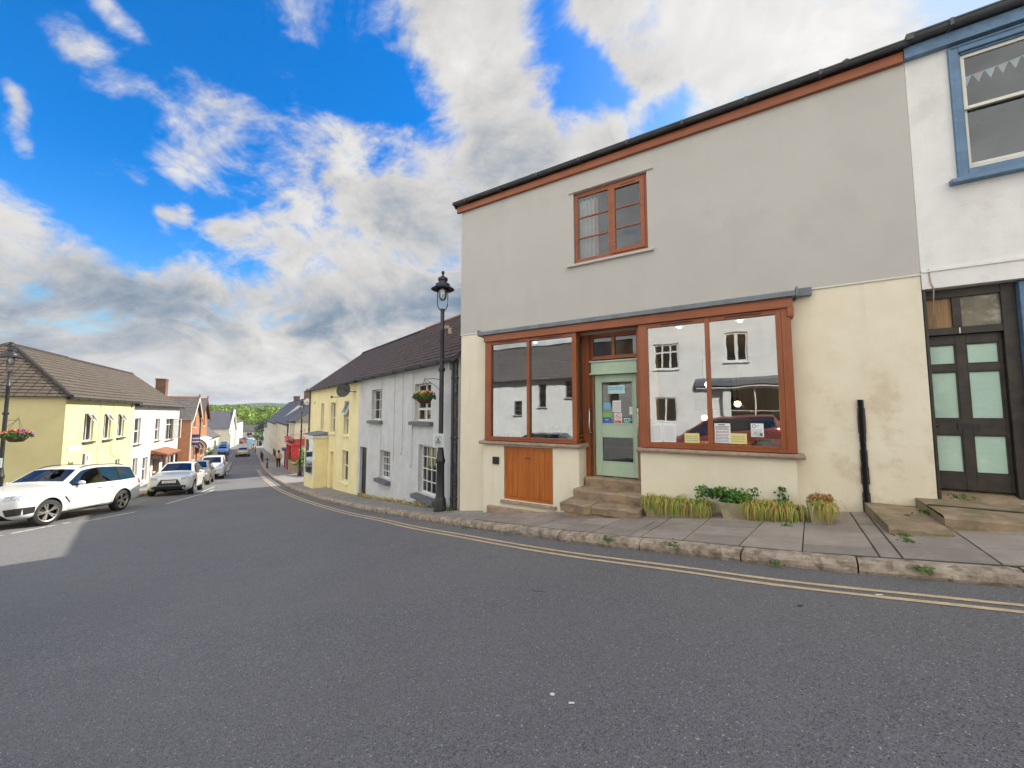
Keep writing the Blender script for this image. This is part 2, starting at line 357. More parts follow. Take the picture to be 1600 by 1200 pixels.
M = dict(
    asphalt=asphalt_mat(), cream=cafe_cream_mat(),
    tarmac=mat('pavement_tarmac', (.27, .255, .235), .9, .2, 2.5, .5, 70, two=(.21, .20, .19), twosc=25),
    slab=mat('paving_slab', (.30, .255, .22), .88, .18, 2.2, .35, 60, two=(.26, .23, .205), twosc=18, stain=(.20, .18, .16), stain_amt=.4),
    slab2=mat('paving_slab_pale', (.34, .29, .25), .88, .16, 2.5, .35, 60, two=(.33, .29, .255), twosc=14, stain=(.22, .20, .18), stain_amt=.35),
    joint=mat('joint_dirt', (.055, .052, .04), .95, .3, 8, two=(.05, .075, .02), twosc=5),
    kerb=mat('granite_kerb', (.40, .33, .255), .85, .22, 6, .5, 45, two=(.23, .18, .125), twosc=9, stain=(.11, .09, .06), stain_amt=.65, stain_sc=4),
    yellow_line=mat('faded_yellow_paint', (.62, .47, .27), .8, .12, 8, .3, 70, two=(.50, .40, .26), twosc=22),
    white_line=mat('worn_white_paint', (.62, .60, .55), .8, .1, 8, two=(.25, .25, .24), twosc=14),
    ground=mat('earth', (.12, .13, .06), .95, .3, .5),
    grey_render=mat('grey_render', (.487, .469, .438), .88, .035, .5, .16, 60, streak=.05, two=(.468, .451, .422), twosc=1.1),
    white_render=mat('white_render', (.74, .735, .72), .8, .06, 1.5, .25, 45, streak=.12, stain=(.52, .50, .46), stain_amt=.4, stain_sc=2),
    blue_paint=mat('blue_paint', (.105, .20, .325), .5, .15, 4, .15, 30, two=(.10, .165, .26), twosc=9),
    redwood=wood_mat('stained_hardwood', (.295, .080, .020), (.195, .044, .010)),
    redwood_v=wood_mat('stained_hardwood_upright', (.295, .080, .020), (.195, .044, .010), axis=2),
    orange_wood=wood_mat('oiled_pine', (.46, .135, .012), (.30, .072, .006), .5, 2),
    raw_wood=wood_mat('peeled_door_post', (.33, .20, .10), (.17, .085, .035), .8, 2),
    lead=mat('lead_flashing', (.155, .185, .205), .55, .15, 5, .2, 20),
    gutter=mat('dark_gutter', (.05, .055, .062), .45, .2, 4),
    sandstone=mat('sandstone_sill', (.36, .27, .20), .85, .15, 5, .4, 50, two=(.28, .21, .16), twosc=8),
    step=mat('worn_step_stone', (.33, .245, .17), .85, .25, 4, .7, 26, two=(.36, .27, .16), twosc=4, stain=(.10, .085, .06), stain_amt=.7, stain_sc=3),
    platform=mat('mossy_landing_stone', (.30, .225, .145), .9, .25, 3, .6, 25, two=(.20, .17, .09), twosc=4, stain=(.09, .10, .04), stain_amt=.5, stain_sc=2.6),
    mint=mat('mint_paint', (.43, .565, .43), .5, .06, 4, .1, 20, stain=(.38, .49, .38), stain_amt=.4, stain_sc=3),
    chrome=mat('chrome', (.75, .75, .75), .22, 0, metal=1.),
    black=mat('black_plastic', (.018, .018, .02), .5, 0), trim=mat('matt_trim', (.012, .012, .013), .7, 0, spec=.12), rubber=mat('rubber', (.022, .022, .024), .8, .2, 20),
    blackpaint=mat('black_iron_paint', (.022, .023, .026), .42, .25, 8, .15, 30),
    blackdoor=mat('worn_black_door_paint', (.030, .024, .019), .5, .35, 5, .2, 25, two=(.045, .033, .022), twosc=5),
    obscure=mat('green_frosted_glass', (.42, .60, .50), .25, .06, 1.2, .25, 120, two=(.50, .66, .56), twosc=2),
    dirty_glass=mat('painted_over_glass', (.17, .15, .10), .3, .25, 4, two=(.36, .33, .28), twosc=3),
    pane=glass_mat('shop_glass', .32, (.84, .88, .88), .028), pane_up=glass_mat('window_glass', .07, (.8, .84, .86), .02), pane_small=glass_mat('cottage_glass', .02, (.8, .82, .8), .03),
    carglass=glass_mat('car_glass', .07, (.10, .12, .125)), lampglass=glass_mat('lamp_glass', .12, (.95, .95, .93)),
    room=mat('dark_room', (.055, .05, .045), .9, .2, 2), roomwall=mat('cafe_wall', (.62, .60, .55), .8, .05, 1), floorwood=mat('cafe_floor', (.12, .07, .04), .5, .2, 5),
    curtain=mat('net_curtain', (.60, .60, .58), .9, .1, 12), whitepvc=mat('white_frame', (.72, .73, .71), .4, .04, 3), creamframe=mat('cream_frame', (.68, .66, .58), .5, .05, 3),
    paper=mat('white_paper', (.78, .79, .80), .7, .02, 3), yellowpaper=mat('yellow_paper', (.72, .66, .22), .7, .03, 3), ink=mat('ink', (.10, .10, .12), .8, 0), inkred=mat('red_ink', (.45, .05, .05), .8, 0),
    greyink=mat('pale_ink', (.34, .34, .36), .8, 0), skyblue=mat('blue_sticker', (.16, .45, .68), .5, .05, 4), greenst=mat('green_sticker', (.22, .50, .12), .5, .05, 4), blueposter=mat('blue_poster', (.06, .14, .50), .5, .2, 5),
    palecyan=mat('pale_cyan_sign', (.50, .72, .78), .5, .06, 6), teal=mat('dark_teal_ink', (.03, .10, .11), .6, 0), lightteal=mat('light_teal', (.42, .66, .62), .6, 0), red=mat('sign_red', (.62, .05, .06), .5, .04, 4),
    cottage=mat('pale_grey_roughcast', (.615, .62, .615), .92, .07, 2, .75, 42, streak=.14, stain=(.52, .53, .53), stain_amt=.4, stain_sc=1.6),
    slategrey=mat('grey_sill_paint', (.13, .14, .155), .6, .12, 6, .1, 30),
    yellow=mat('pale_yellow_render', (.88, .775, .44), .9, .06, 1.5, .35, 45, streak=.08), yellowL=mat('lemon_render', (.66, .585, .305), .9, .06, 1., .2, 45, streak=.08),
    weed=leaf_mat('weed_green', (.07, .16, .025), (.12, .24, .04)), 
    bladegreen=leaf_mat('grass_blade', (.20, .36, .05), (.32, .48, .09)), bladeyellow=leaf_mat('yellowing_blade', (.60, .47, .10), (.46, .46, .09)), bladestraw=leaf_mat('straw_blade', (.55, .36, .14), (.38, .22, .09)),
    shrub=leaf_mat('shrub_leaf', (.035, .10, .022), (.07, .17, .035)), midleaf=leaf_mat('mid_green_leaf', (.07, .19, .035), (.16, .32, .06)), brightleaf=leaf_mat('lime_leaf', (.25, .42, .04), (.38, .52, .07)), darkleaf=leaf_mat('dark_leaf', (.018, .055, .018), (.035, .085, .025)),
    flower=mat('coral_flower', (.75, .20, .13), .6, .2, 9), floweryel=mat('yellow_flower', (.80, .62, .10), .6, .1, 9), flowerpurple=mat('mauve_flower', (.30, .12, .35), .6, .2, 9), flowerred=mat('red_flower', (.70, .05, .03), .6, .2, 9),
    basket=mat('brown_basket', (.10, .042, .022), .8, .3, 30, .5, 60), stone=mat('trough_stone', (.36, .31, .20), .9, .2, 5, .5, 40, stain=(.15, .15, .08), stain_amt=.5, stain_sc=4), soil=mat('soil', (.05, .035, .02), .95, .3, 15),
    roofdark=tile_mat('dark_mossy_slates', (.078, .046, .034), (.125, .082, .064), (.022, .016, .014), .30, .22, .02, .8, (.13, .105, .085), .6, .55),
    roofplain=tile_mat('plain_dark_slates', (.078, .050, .040), (.108, .073, .060), (.02, .017, .018), .30, .22, .015, .75, None, .4),
    rooftile=tile_mat('brown_interlocking_tiles', (.092, .070, .052), (.125, .096, .072), (.022, .017, .013), .30, .30, .03, .85, (.10, .10, .055), .8, .35, off=0.),
    roofgrey=tile_mat('grey_slates', (.105, .095, .092), (.15, .135, .13), (.05, .045, .045), .30, .22, .012, .7, (.16, .13, .08), .4, .3), roofblue=tile_mat('blue_slates', (.085, .082, .10), (.115, .11, .13), (.05, .05, .055), .3, .22, .01, .6),
    ridge=mat('clay_ridge', (.27, .11, .06), .85, .3, 5, .3, 30), brick=tile_mat('red_brick', (.36, .135, .058), (.44, .175, .075), (.34, .24, .16), .225, .075, .011, .9, None, .3), brickdark=tile_mat('chimney_brick', (.17, .085, .055), (.23, .11, .07), (.16, .12, .09), .225, .075, .012, .9, (.06, .05, .04), .4),
    carwhite=mat('white_car_paint', (.62, .63, .62), .3, 0, coat=.6), carsilver=mat('silver_car_paint', (.40, .385, .36), .32, 0, metal=.35, coat=.5), carsand=mat('champagne_car_paint', (.42, .36, .29), .35, 0, metal=.3, coat=.5), cargrey=mat('grey_car_paint', (.22, .21, .19), .3, 0, metal=.4, coat=.5),
    carblue=mat('blue_car_paint', (.12, .27, .60), .3, 0, coat=.5), carred=mat('maroon_car_paint', (.17, .035, .035), .3, 0, coat=.6), cardark=mat('dark_car_paint', (.03, .032, .04), .3, 0, coat=.6), carpale=mat('pale_blue_car_paint', (.36, .48, .60), .3, 0, coat=.5),
    alloy=mat('alloy', (.55, .54, .52), .35, 0, metal=.9), headlight=mat('headlight', (.36, .40, .46), .12, .2, 12, coat=.8, two=(.12, .14, .17), twosc=14), taillight=mat('taillight', (.48, .02, .02), .2, 0, coat=.8), plate=mat('white_plate', (.75, .75, .73), .5, 0), yplate=mat('yellow_plate', (.70, .55, .08), .5, 0),
    skin=mat('skin', (.48, .28, .20), .6, 0), pink=mat('pink_cloth', (.62, .36, .33), .9, .12, 9), navy=mat('dark_cloth', (.025, .025, .045), .9, .1, 9), hair=mat('dark_hair', (.018, .012, .01), .6, .2, 20),
    pale=mat('cream_wall', (.70, .655, .50), .9, .06, 1.5, .2, 30, streak=.06), offwhite=mat('white_wall', (.64, .625, .585), .9, .06, 1.5, .2, 30, streak=.08), pinkwall=mat('faded_pink_wall', (.62, .55, .50), .9, .06, 1.5),
    brownpaint=mat('brown_shop_paint', (.13, .045, .03), .5, .2, 5), navypaint=mat('navy_sign', (.05, .07, .25), .5, .05, 3), bluesign=mat('sky_blue_board', (.20, .50, .68), .5, .05, 3), bollardwhite=mat('bollard_band', (.65, .35, .25), .5, 0),
    warm=mat('pendant_bulb', (1, .8, .5), .5, 0, emis=(1, .62, .25, 30)), spot=mat('ceiling_spot', (1, 1, 1), .5, 0, emis=(1, .97, .9, 10)),
    woodfar=leaf_mat('woodland', (.15, .25, .02), (.30, .40, .045), .2), wooddark=leaf_mat('woodland_dark', (.07, .14, .02), (.15, .25, .035), .2), hill=mat('far_wooded_hill', (.030, .052, .030), .95, .3, .02),  # wooddark: deeper of two greens, mixed leaf by leaf at random
    lampplate=mat('lamp_plate', (.55, .66, .66), .5, .08, 12), conduit=mat('black_conduit', (.028, .027, .032), .55, .3, 8, .5, 25, two=(.10, .09, .085), twosc=18), cable=mat('painted_cable', (.46, .47, .47), .7, 0),
)
M['bluewin'] = M['blue_paint']
# ------------------------------------------------------------------ building helpers (building frame: x right along the front, y inward, z up in world height)
def wall_panel(mb, x0, x1, z0, z1, ops=(), y=0., depth=.18, mi=0):
    xs = sorted({x0, x1, *[v for o in ops for v in (o[0], o[2])]}); zs = sorted({z0, z1, *[v for o in ops for v in (o[1], o[3])]})
    for i in range(len(xs)-1):
        for j in range(len(zs)-1):
            cx = (xs[i]+xs[i+1])/2; cz = (zs[j]+zs[j+1])/2
            if any(o[0] < cx < o[2] and o[1] < cz < o[3] for o in ops): continue
            mb.quad((xs[i], y, zs[j]), (xs[i+1], y, zs[j]), (xs[i+1], y, zs[j+1]), (xs[i], y, zs[j+1]), mi)
    for o in ops:
        a, b, c, d = o[:4]; dp = o[4] if len(o) > 4 else depth
        mb.quad((a, y, b), (a, y, d), (a, y+dp, d), (a, y+dp, b), mi); mb.quad((c, y, b), (c, y+dp, b), (c, y+dp, d), (c, y, d), mi)
        mb.quad((a, y, b), (a, y+dp, b), (c, y+dp, b), (c, y, b), mi); mb.quad((a, y, d), (c, y, d), (c, y+dp, d), (a, y+dp, d), mi)
        if len(o) > 5: mb.quad((a, y+dp, b), (c, y+dp, b), (c, y+dp, d), (a, y+dp, d), o[5])

def roof_slope(mb, eL, eR, rR, rL, course=.24, lip=.018, mi=0, wob=0.):
    eL, eR, rR, rL = map(Vector, (eL, eR, rR, rL)); L = ((rL-eL).length+(rR-eR).length)/2; n = max(2, int(L/course))
    nrm = (eR-eL).cross(rL-eL if (rL-eL).length > .1 else rR-eR).normalized()
    if nrm.z < 0: nrm = -nrm
    xd = (eR-eL).normalized()
    for k in range(n):
        a, b = k/n, (k+1)/n
        p = [eL.lerp(rL, a)+nrm*lip, eR.lerp(rR, a)+nrm*lip, eR.lerp(rR, b), eL.lerp(rL, b)]
        uv = [((q-eL).dot(xd), (a if i < 2 else b)*L) for i, q in enumerate(p)]
        mb.quad(*p, mi, uv)
        mb.quad(eL.lerp(rL, a)-nrm*.01, eR.lerp(rR, a)-nrm*.01, p[1], p[0], mi, [uv[0], uv[1], uv[1], uv[0]])

def window(root, x0, x1, z0, z1, y=.14, cols=2, rows=2, frame='whitepvc', glass='pane_small', sash=False, sill=None, curtain=0, fw=.055, bar=.026, back='room', name='window', rel=None, rail=None):
    mb = MB(); mb.frame(x0, x1, z0, z1, fw, y-.02, y+.05)
    for c in range(1, cols):
        x = x0+(x1-x0)*c/cols; w = bar if cols > 2 else max(bar, .045)
        mb.box(x-w/2, x+w/2, y-.012, y+.04, z0+fw, z1-fw)
    for r in range(1, rows):
        z = z0+(z1-z0)*(rel if rel and rows == 2 else r/rows); w = (.06 if sash else bar)
        mb.box(x0+fw, x1-fw, y-(.016 if sash else .009), y+.037, z-w/2, z+w/2)
    a, b, c, d, e = x0, x1, z0, z1, y+.05; f = y+.6
    for q in (((a,e,c),(a,f,c),(a,f,d),(a,e,d)), ((b,e,c),(b,e,d),(b,f,d),(b,f,c)), ((a,e,c),(b,e,c),(b,f,c),(a,f,c)), ((a,e,d),(a,f,d),(b,f,d),(b,e,d)), ((a,f,c),(b,f,c),(b,f,d),(a,f,d))): mb.quad(*q, 1)
    o = mb.build(name, [M[frame], M[back]], root, bevel=.006)
    g = MB(); g.quad((x0+fw*.5, y+.018, z0+fw*.5), (x1-fw*.5, y+.018, z0+fw*.5), (x1-fw*.5, y+.018, z1-fw*.5), (x0+fw*.5, y+.018, z1-fw*.5))
    g.build('pane', M[glass], o)
    if curtain:
        cm = MB()
        spans = [(x0+fw, x0+(x1-x0)*.34), (x1-(x1-x0)*.34, x1-fw)] if curtain == 1 else [(x0+fw, x1-fw)]
        for p, q in spans:
            n = max(8, int((q-p)/.03))
            zz = z0+fw if curtain < 3 else z0+(z1-z0)*.5
            for k in range(n):
                u, v = p+(q-p)*k/n, p+(q-p)*(k+1)/n
                cm.quad((u, y+.12+.018*math.sin(k*1.3), zz), (v, y+.12+.018*math.sin((k+1)*1.3), zz), (v, y+.12+.018*math.sin((k+1)*1.3), z1-fw), (u, y+.12+.018*math.sin(k*1.3), z1-fw), 0)
        cm.build('curtain', M['curtain'], o)
    if sill:
        sm = MB(); ov, th, pr, mm = sill
        sm.prism([(x0-ov, y-.02, z0), (x0-ov, -pr, z0-.03), (x0-ov, -pr, z0-th), (x0-ov, y-.02, z0-th)], (x1-x0+2*ov, 0, 0))
        sm.build('sill', M[mm], o, bevel=.008)
    return o

def gutter_run(root, x0, x1, y, z, r=.055, m='gutter', name='gutter'):
    mb = MB(); n = 8
    pts = [(r*math.cos(math.pi+math.pi*k/n), r*math.sin(math.pi+math.pi*k/n)) for k in range(n+1)]
    for k in range(n):
        (a, b), (c, d) = pts[k], pts[k+1]
        mb.quad((x0, y+a, z+b), (x0, y+c, z+d), (x1, y+c, z+d), (x1, y+a, z+b))
    mb.box(x0, x1, y-r-.012, y-r+.004, z-.006, z+.014); mb.box(x0-.006, x0+.004, y-r, y+r, z-r, z+.01); mb.box(x1-.004, x1+.006, y-r, y+r, z-r, z+.01)
    k = x0+.4
    while k < x1-.2: mb.box(k-.02, k+.02, y-r-.018, y+r+.02, z-r-.012, z+.018); k += 1.0
    return mb.build(name, M[m], root)

def house(root, x0, x1, D, zb, ze, zr, wall, roof, ops=(), over=.16, course=.24, gut=True, hipL=0, hipR=0, sides=None, ridge=True, verge=.08):
    mb = MB(); wall_panel(mb, x0, x1, zb, ze+.05, ops); h = D/2
    sl = (zr-ze)/h
    for x, hip in ((x0, hipL), (x1, hipR)):
        top = [(x, D, ze), (x, 0, ze)] if hip else [(x, D, ze), (x, h, zr-.06), (x, 0, ze)]
        mb.poly([(x, 0, zb), (x, D, zb)]+top, 1 if sides else 0)
    mb.quad((x0, D, zb), (x1, D, zb), (x1, D, ze), (x0, D, ze))
    w = mb.build('wall', [M[wall]]+([M[sides]] if sides else []), root)
    rb = MB(); ey = -over; ez = ze-over*sl+.05; zr2 = zr+.05
    a0 = x0-(over if hipL else verge); a1 = x1+(over if hipR else verge); r0 = x0+hipL if hipL else a0; r1 = x1-hipR if hipR else a1
    roof_slope(rb, (a0, ey, ez), (a1, ey, ez), (r1, h, zr2), (r0, h, zr2), course)
    roof_slope(rb, (a1, D+over, ez), (a0, D+over, ez), (r0, h, zr2), (r1, h, zr2), course)
    if hipL: roof_slope(rb, (a0, D+over, ez), (a0, ey, ez), (r0, h, zr2), (r0, h, zr2), course)
    if hipR: roof_slope(rb, (a1, ey, ez), (a1, D+over, ez), (r1, h, zr2), (r1, h, zr2), course)
    t = .09
    if not hipL and not hipR:
        for x in (a0, a1):
            rb.poly([(x, ey, ez-.01), (x, h, zr2-.01), (x, D+over, ez-.01), (x, D+over, ez-t), (x, h, zr2-t-.03), (x, ey, ez-t)], 1)
    rb.quad((a0, ey, ez-.012), (a1, ey, ez-.012), (a1, ey, ez-t), (a0, ey, ez-t), 1); rb.quad((a0, ey, ez-t), (a1, ey, ez-t), (a1, .02, ez-t+.02), (a0, .02, ez-t+.02), 1)
    ro = rb.build('roof', [M[roof], M['gutter']], root)
    if ridge:
        rg = MB(); x = r0
        while x < r1-.05:
            e = min(x+.45, r1)
            rg.prism([(x, h-.13, zr2-.06), (x, h-.07, zr2+.035), (x, h+.07, zr2+.035), (x, h+.13, zr2-.06)], (e-x-.012, 0, 0)); x = e
        for hp, ax, rx in ((hipL, a0, r0), (hipR, a1, r1)):
            if hp:
                for yy in (ey, D+over): rg.tube([(ax, yy, ez+.03), (rx, h, zr2+.02)], .085, 6)
        rg.build('ridge', M[ridge if isinstance(ridge, str) else 'roofplain'], ro)
    if gut: gutter_run(root, a0, a1, ey-.05, ez-.04)
    return w, ro

def chimney(parent, x, y, z0, z1, w=.6, d=.5, pots=1, m='brickdark'):
    mb = MB(); mb.box(x-w/2, x+w/2, y-d/2, y+d/2, z0, z1-.15)
    mb.box(x-w/2-.04, x+w/2+.04, y-d/2-.04, y+d/2+.04, z1-.15, z1)
    for f in range(len(mb.f)):        # brick coursing follows the stack
        mb.uv[f] = [(mb.v[i][0]+mb.v[i][1], mb.v[i][2]) for i in mb.f[f]]
    o = mb.build('chimney', M[m], parent)
    p = MB()
    for k in range(pots): p.lathe((x+(k-(pots-1)/2)*.28, y, z1), [(.13, 0), (.10, .06), (.09, .3), (.115, .32), (.115, .38), (.08, .38)], 10)
    if pots: p.build('chimney_pot', M['ridge'], o)
    return o

def downpipe(root, x, y, z0, z1, r=.04, m='gutter', name='downpipe'):
    mb = MB(); mb.tube([(x, y, z0), (x, y, z1)], r, 8)
    z = z0+.5
    while z < z1: mb.lathe((x, y, z), [(r+.004, -.03), (r+.012, -.028), (r+.012, .028), (r+.004, .03)], 8); z += 1.5
    return mb.build(name, M[m], root)

# ------------------------------------------------------------------ the cafe
CA = R(-31.8); CE = Vector((math.cos(CA), math.sin(CA), 0)); CN = Vector((-math.sin(CA), math.cos(CA), 0)); CO = Vector((-1.26, 9.77, 0))
def cafe_pt(t, y, z): return CO + CE*t + CN*y + Vector((0, 0, z))
cafe = empty('cafe_building', 'cafe with grey upper render, cream lower walls and red-brown timber shopfront', 'cafe', cafe_pt(0, 0, -2.45), CA, world_z=True)

def build_cafe():
    D = 7.0
    # lower cream walls with the stall risers standing forward of them
    lw = MB()
    wall_panel(lw, 0, 8.22, -3.0, 1.94, [(.9, -2.9, 6.66, 1.80, .30)])
    lw.quad((0, 0, -3), (0, 0, 1.94), (0, D, 1.94), (0, D, -3)); lw.quad((0, D, -3), (8.22, D, -3), (8.22, D, 1.94), (0, D, 1.94)); lw.quad((8.22, 0, -3), (8.22, D, -3), (8.22, D, 1.94), (8.22, 0, 1.94))
    lw.build('lower_wall', M['cream'], cafe)
    uw = MB(); wall_panel(uw, -.012, 8.22, 1.94, 5.22, [(3.03, 3.15, 4.55, 4.68)], y=-.014, depth=.12)
    uw.quad((-.012, -.014, 1.94), (-.012, -.014, 5.22), (-.012, D, 5.22), (-.012, D, 1.94))
    uw.quad((8.22, -.014, 1.94), (8.22, D, 1.94), (8.22, D, 5.22), (8.22, -.014, 5.22)); uw.quad((-.012, D, 1.94), (8.22, D, 1.94), (8.22, D, 5.22), (-.012, D, 5.22))
    uw.quad((-.012, -.014, 1.94), (8.22, -.014, 1.94), (8.22, .02, 1.94), (-.012, .02, 1.94))
    uw.poly([(0, 0, 5.22), (0, 3.5, 7.4), (0, D, 5.22)]); uw.poly([(8.22, 0, 5.22), (8.22, 3.5, 7.4), (8.22, D, 5.22)])
    uw.build('upper_wall', M['grey_render'], cafe)
    bd = MB(); bd.box(-.012, 8.225, -.019, -.0125, 1.928, 1.950); bd.build('render_bead', M['creamframe'], cafe)
    # roof edge: timber fascia, gutter, slates
    fa = MB(); fa.box(-.12, 8.2, -.085, -.016, 5.085, 5.235); fa.build('fascia_board', M['redwood'], cafe, bevel=.004)
    gutter_run(cafe, -.16, 8.24, -.155, 5.30, .05)
    rb = MB(); roof_slope(rb, (-.15, -.17, 5.27), (8.24, -.17, 5.27), (8.24, 3.5, 7.45), (-.15, 3.5, 7.45)); roof_slope(rb, (8.24, 7.2, 5.25), (-.15, 7.2, 5.25), (-.15, 3.5, 7.45), (8.24, 3.5, 7.45))
    rb.quad((-.15, -.17, 5.26), (8.24, -.17, 5.26), (8.24, .1, 5.30), (-.15, .1, 5.30), 1)
    rb.poly([(-.15, -.17, 5.26), (-.15, 3.5, 7.44), (-.15, 7.2, 5.24), (-.15, 7.2, 5.12), (-.15, 3.5, 7.3), (-.15, -.1, 5.18)], 1)
    ro = rb.build('roof', [M['roofplain'], M['gutter']], cafe)
    vt = MB(); vt.lathe((1.92, .30, 5.50), [(.075, -.15), (.075, .06), (.135, .065), (.135, .10), (.05, .135), (0, .14)], 12); vt.build('roof_vent', M['gutter'], ro)
    sp = MB(); sp.box(7.55, 7.6, .05, .08, 5.4, 5.52); sp.tube([(7.5, .06, 5.46), (7.6, .06, 5.53), (7.68, .06, 5.47)], .012, 5); sp.build('roof_clip', M['gutter'], ro)
    # upper casement window
    fr = MB(); y = .03; x0, x1, z0, z1 = 3.035, 4.545, 3.155, 4.675
    fr.frame(x0, x1, z0, z1, .05, y, y+.07); xm = 3.80
    fr.box(xm-.03, xm+.03, y-.004, y+.07, z0+.05, z1-.05)
    fr.frame(xm+.03, x1-.05, z0+.05, z1-.05, .085, y-.02, y+.05)
    fr.box(x0+.05, x0+.075, y+.005, y+.06, z0+.05, z1-.05); fr.box(x0+.075, xm-.03, y+.005, y+.06, z1-.09, z1-.05); fr.box(x0+.075, xm-.03, y+.005, y+.06, z0+.05, z0+.085)
    fr.box(xm+.22, x1-.22, y-.024, y-.018, z1-.105, z1-.085, 1)
    for k in (1, 2):
        za = z0+.085+(z1-.09-z0-.085)*k/3; fr.box(x0+.075, xm-.03, y+.012, y+.05, za-.014, za+.014)
        zb = z0+.135+(z1-z0-.27)*k/3; fr.box(xm+.115, x1-.135, y-.002, y+.045, zb-.014, zb+.014)
    a, b, c, d, e, f = x0, x1, z0, z1, y+.08, 2.2
    for q in (((a,e,c),(a,f,c),(a,f,d),(a,e,d)), ((b,e,c),(b,e,d),(b,f,d),(b,f,c)), ((a,e,c),(b,e,c),(b,f,c),(a,f,c)), ((a,e,d),(a,f,d),(b,f,d),(b,e,d)), ((a,f,c),(b,f,c),(b,f,d),(a,f,d))): fr.quad(*q, 2)
    wo = fr.build('upper_window', [M['redwood'], M['black'], M['room']], cafe, bevel=.005)
    for (p, q, r_, s_, yy) in ((x0+.07, xm-.03, z0+.08, z1-.085, y+.03), (xm+.11, x1-.13, z0+.13, z1-.13, y+.015)):
        g = MB(); g.quad((p, yy, r_), (q, yy, r_), (q, yy, s_), (p, yy, s_)); g.build('pane', M['pane_up'], wo)
    cu = MB(); n = 26
    for k in range(n):
        u, v = x0+.08+.40*k/n, x0+.08+.40*(k+1)/n; h = lambda k: .16+.03*math.sin(k*1.1)
        cu.quad((u, h(k), z0+.06), (v, h(k+1), z0+.06), (v, h(k+1), z1-.12), (u, h(k), z1-.12), 1 if k > 20 else 0)
    cu.build('curtain', [M['curtain'], M['pink']], wo)
    sl = MB(); sl.prism([(2.88, .03, 3.15), (2.88, -.075, 3.115), (2.88, -.075, 3.075), (2.88, .03, 3.075)], (1.78, 0, 0)); sl.build('sill', M['grey_render'], wo, bevel=.006)
    dr = MB(); dr.box(2.93, 4.68, -.045, -.0145, 4.69, 4.705); dr.build('drip_strip', M['grey_render'], wo)
    # ---- shopfront
    rs = MB()
    for (a, b) in ((.84, 3.16), (4.36, 6.68)):
        if a < 1: wall_panel(rs, a, b, -3, -.66, [(1.40, -1.86, 2.59, -.72, .10, 0)], y=-.20)
        else: wall_panel(rs, a, b, -3, -.66, [], y=-.20)
        rs.quad((a, -.2, -3), (a, -.2, -.66), (a, .35, -.66), (a, .35, -3)); rs.quad((b, -.2, -3), (b, .35, -3), (b, .35, -.66), (b, -.2, -.66))
    rs.build('stall_riser', M['cream'], cafe)
    hd = MB(); hd.box(.86, 6.73, -.245, -.02, 1.645, 1.80); hd.box(.86, 6.73, -.26, -.246, 1.79, 1.802); hd.box(6.66, 6.74, -.25, .0, 1.5, 1.644)
    hd.box(3.05, 4.40, -.02, .30, 1.645, 1.70)
    hd.build('header_beam', M['redwood'], cafe, bevel=.004)
    fl = MB(); fl.prism([(.74, 0, 1.925), (.74, -.26, 1.895), (.74, -.30, 1.88), (.74, -.30, 1.802), (.74, -.02, 1.806)], (6.03, 0, 0)); fl.box(6.772, 6.80, -.31, .0, 1.79, 1.94); fl.box(6.802, 6.99, -.10, -.014, 1.83, 1.955); fl.box(.72, .738, -.31, 0, 1.79, 1.93)
    fl.build('flashing', M['lead'], cafe, bevel=.006)
    def shop_window(posts, x0, x1, side):
        f = MB()
        for p, q, d in posts: f.box(p, q, -.20-d, -.08, -.56, 1.644)
        ps = sorted(posts)
        for i in range(len(ps)-1):
            a, b = ps[i][1], ps[i+1][0]
            f.box(a, b, -.19, -.09, 1.57, 1.643); f.box(a, b, -.19, -.09, -.56, -.515)
            m = (a+b)/2; f.box(a+.25*(b-a), a+.80*(b-a), -.2, -.1895, 1.595, 1.612, 1)
        f.box(x0, x1, -.215, -.07, -.605, -.561)
        if side: # glazed return into the door recess
            f2v = MB()
            f2v.box(3.075, 3.125, .20, .30, -.56, 1.644); f2v.box(3.075, 3.122, -.079, .20, 1.57, 1.643); f2v.box(3.075, 3.122, -.079, .20, -.56, -.515); f2v.box(3.126, 3.33, .20, .31, -1.3, 1.644)
        o = f.build('shop_window', [M['redwood_v'], M['black']], cafe, bevel=.005)
        if side:
            rr = f2v.build('return_frame', M['redwood_v'], o, bevel=.005)
            g = MB(); g.quad((3.10, -.08, -.52), (3.10, .20, -.52), (3.10, .20, 1.575), (3.10, -.08, 1.575)); g.build('pane', M['pane_small'], o)
        for i in range(len(ps)-1):
            a, b = ps[i][1], ps[i+1][0]
            g = MB(); nx, nz = 6, 8
            for k in range(nx):
                for l in range(nz):
                    u, v = a-.01+(b-a+.02)*k/nx, a-.01+(b-a+.02)*(k+1)/nx; p, q = -.53+2.12*l/nz, -.53+2.12*(l+1)/nz
                    g.quad((u, -.145, p), (v, -.145, p), (v, -.145, q), (u, -.145, q))
            g.build('pane', M['pane'], o, smooth=True)
        return o
    shop_window([(.87, 1.035, .0), (1.98, 2.045, .004), (3.035, 3.13, .006)], .87, 3.13, True)
    shop_window([(4.37, 4.525, .0), (5.485, 5.555, .004), (6.50, 6.575, .0), (6.577, 6.70, .012)], 4.37, 6.70, False)
    si = MB()
    for a, b in ((.755, 3.225), (4.30, 6.79)):
        si.prism([(a, .0, -.607), (a, -.285, -.622), (a, -.29, -.66), (a, -.275, -.692), (a, .0, -.692)], (b-a, 0, 0))
        if a < 1: si.prism([(3.12, .001, -.610), (3.225, .001, -.610), (3.225, .28, -.610), (3.12, .28, -.610)], (0, 0, -.08))
    si.build('stone_sill', M['sandstone'], cafe, bevel=.012)
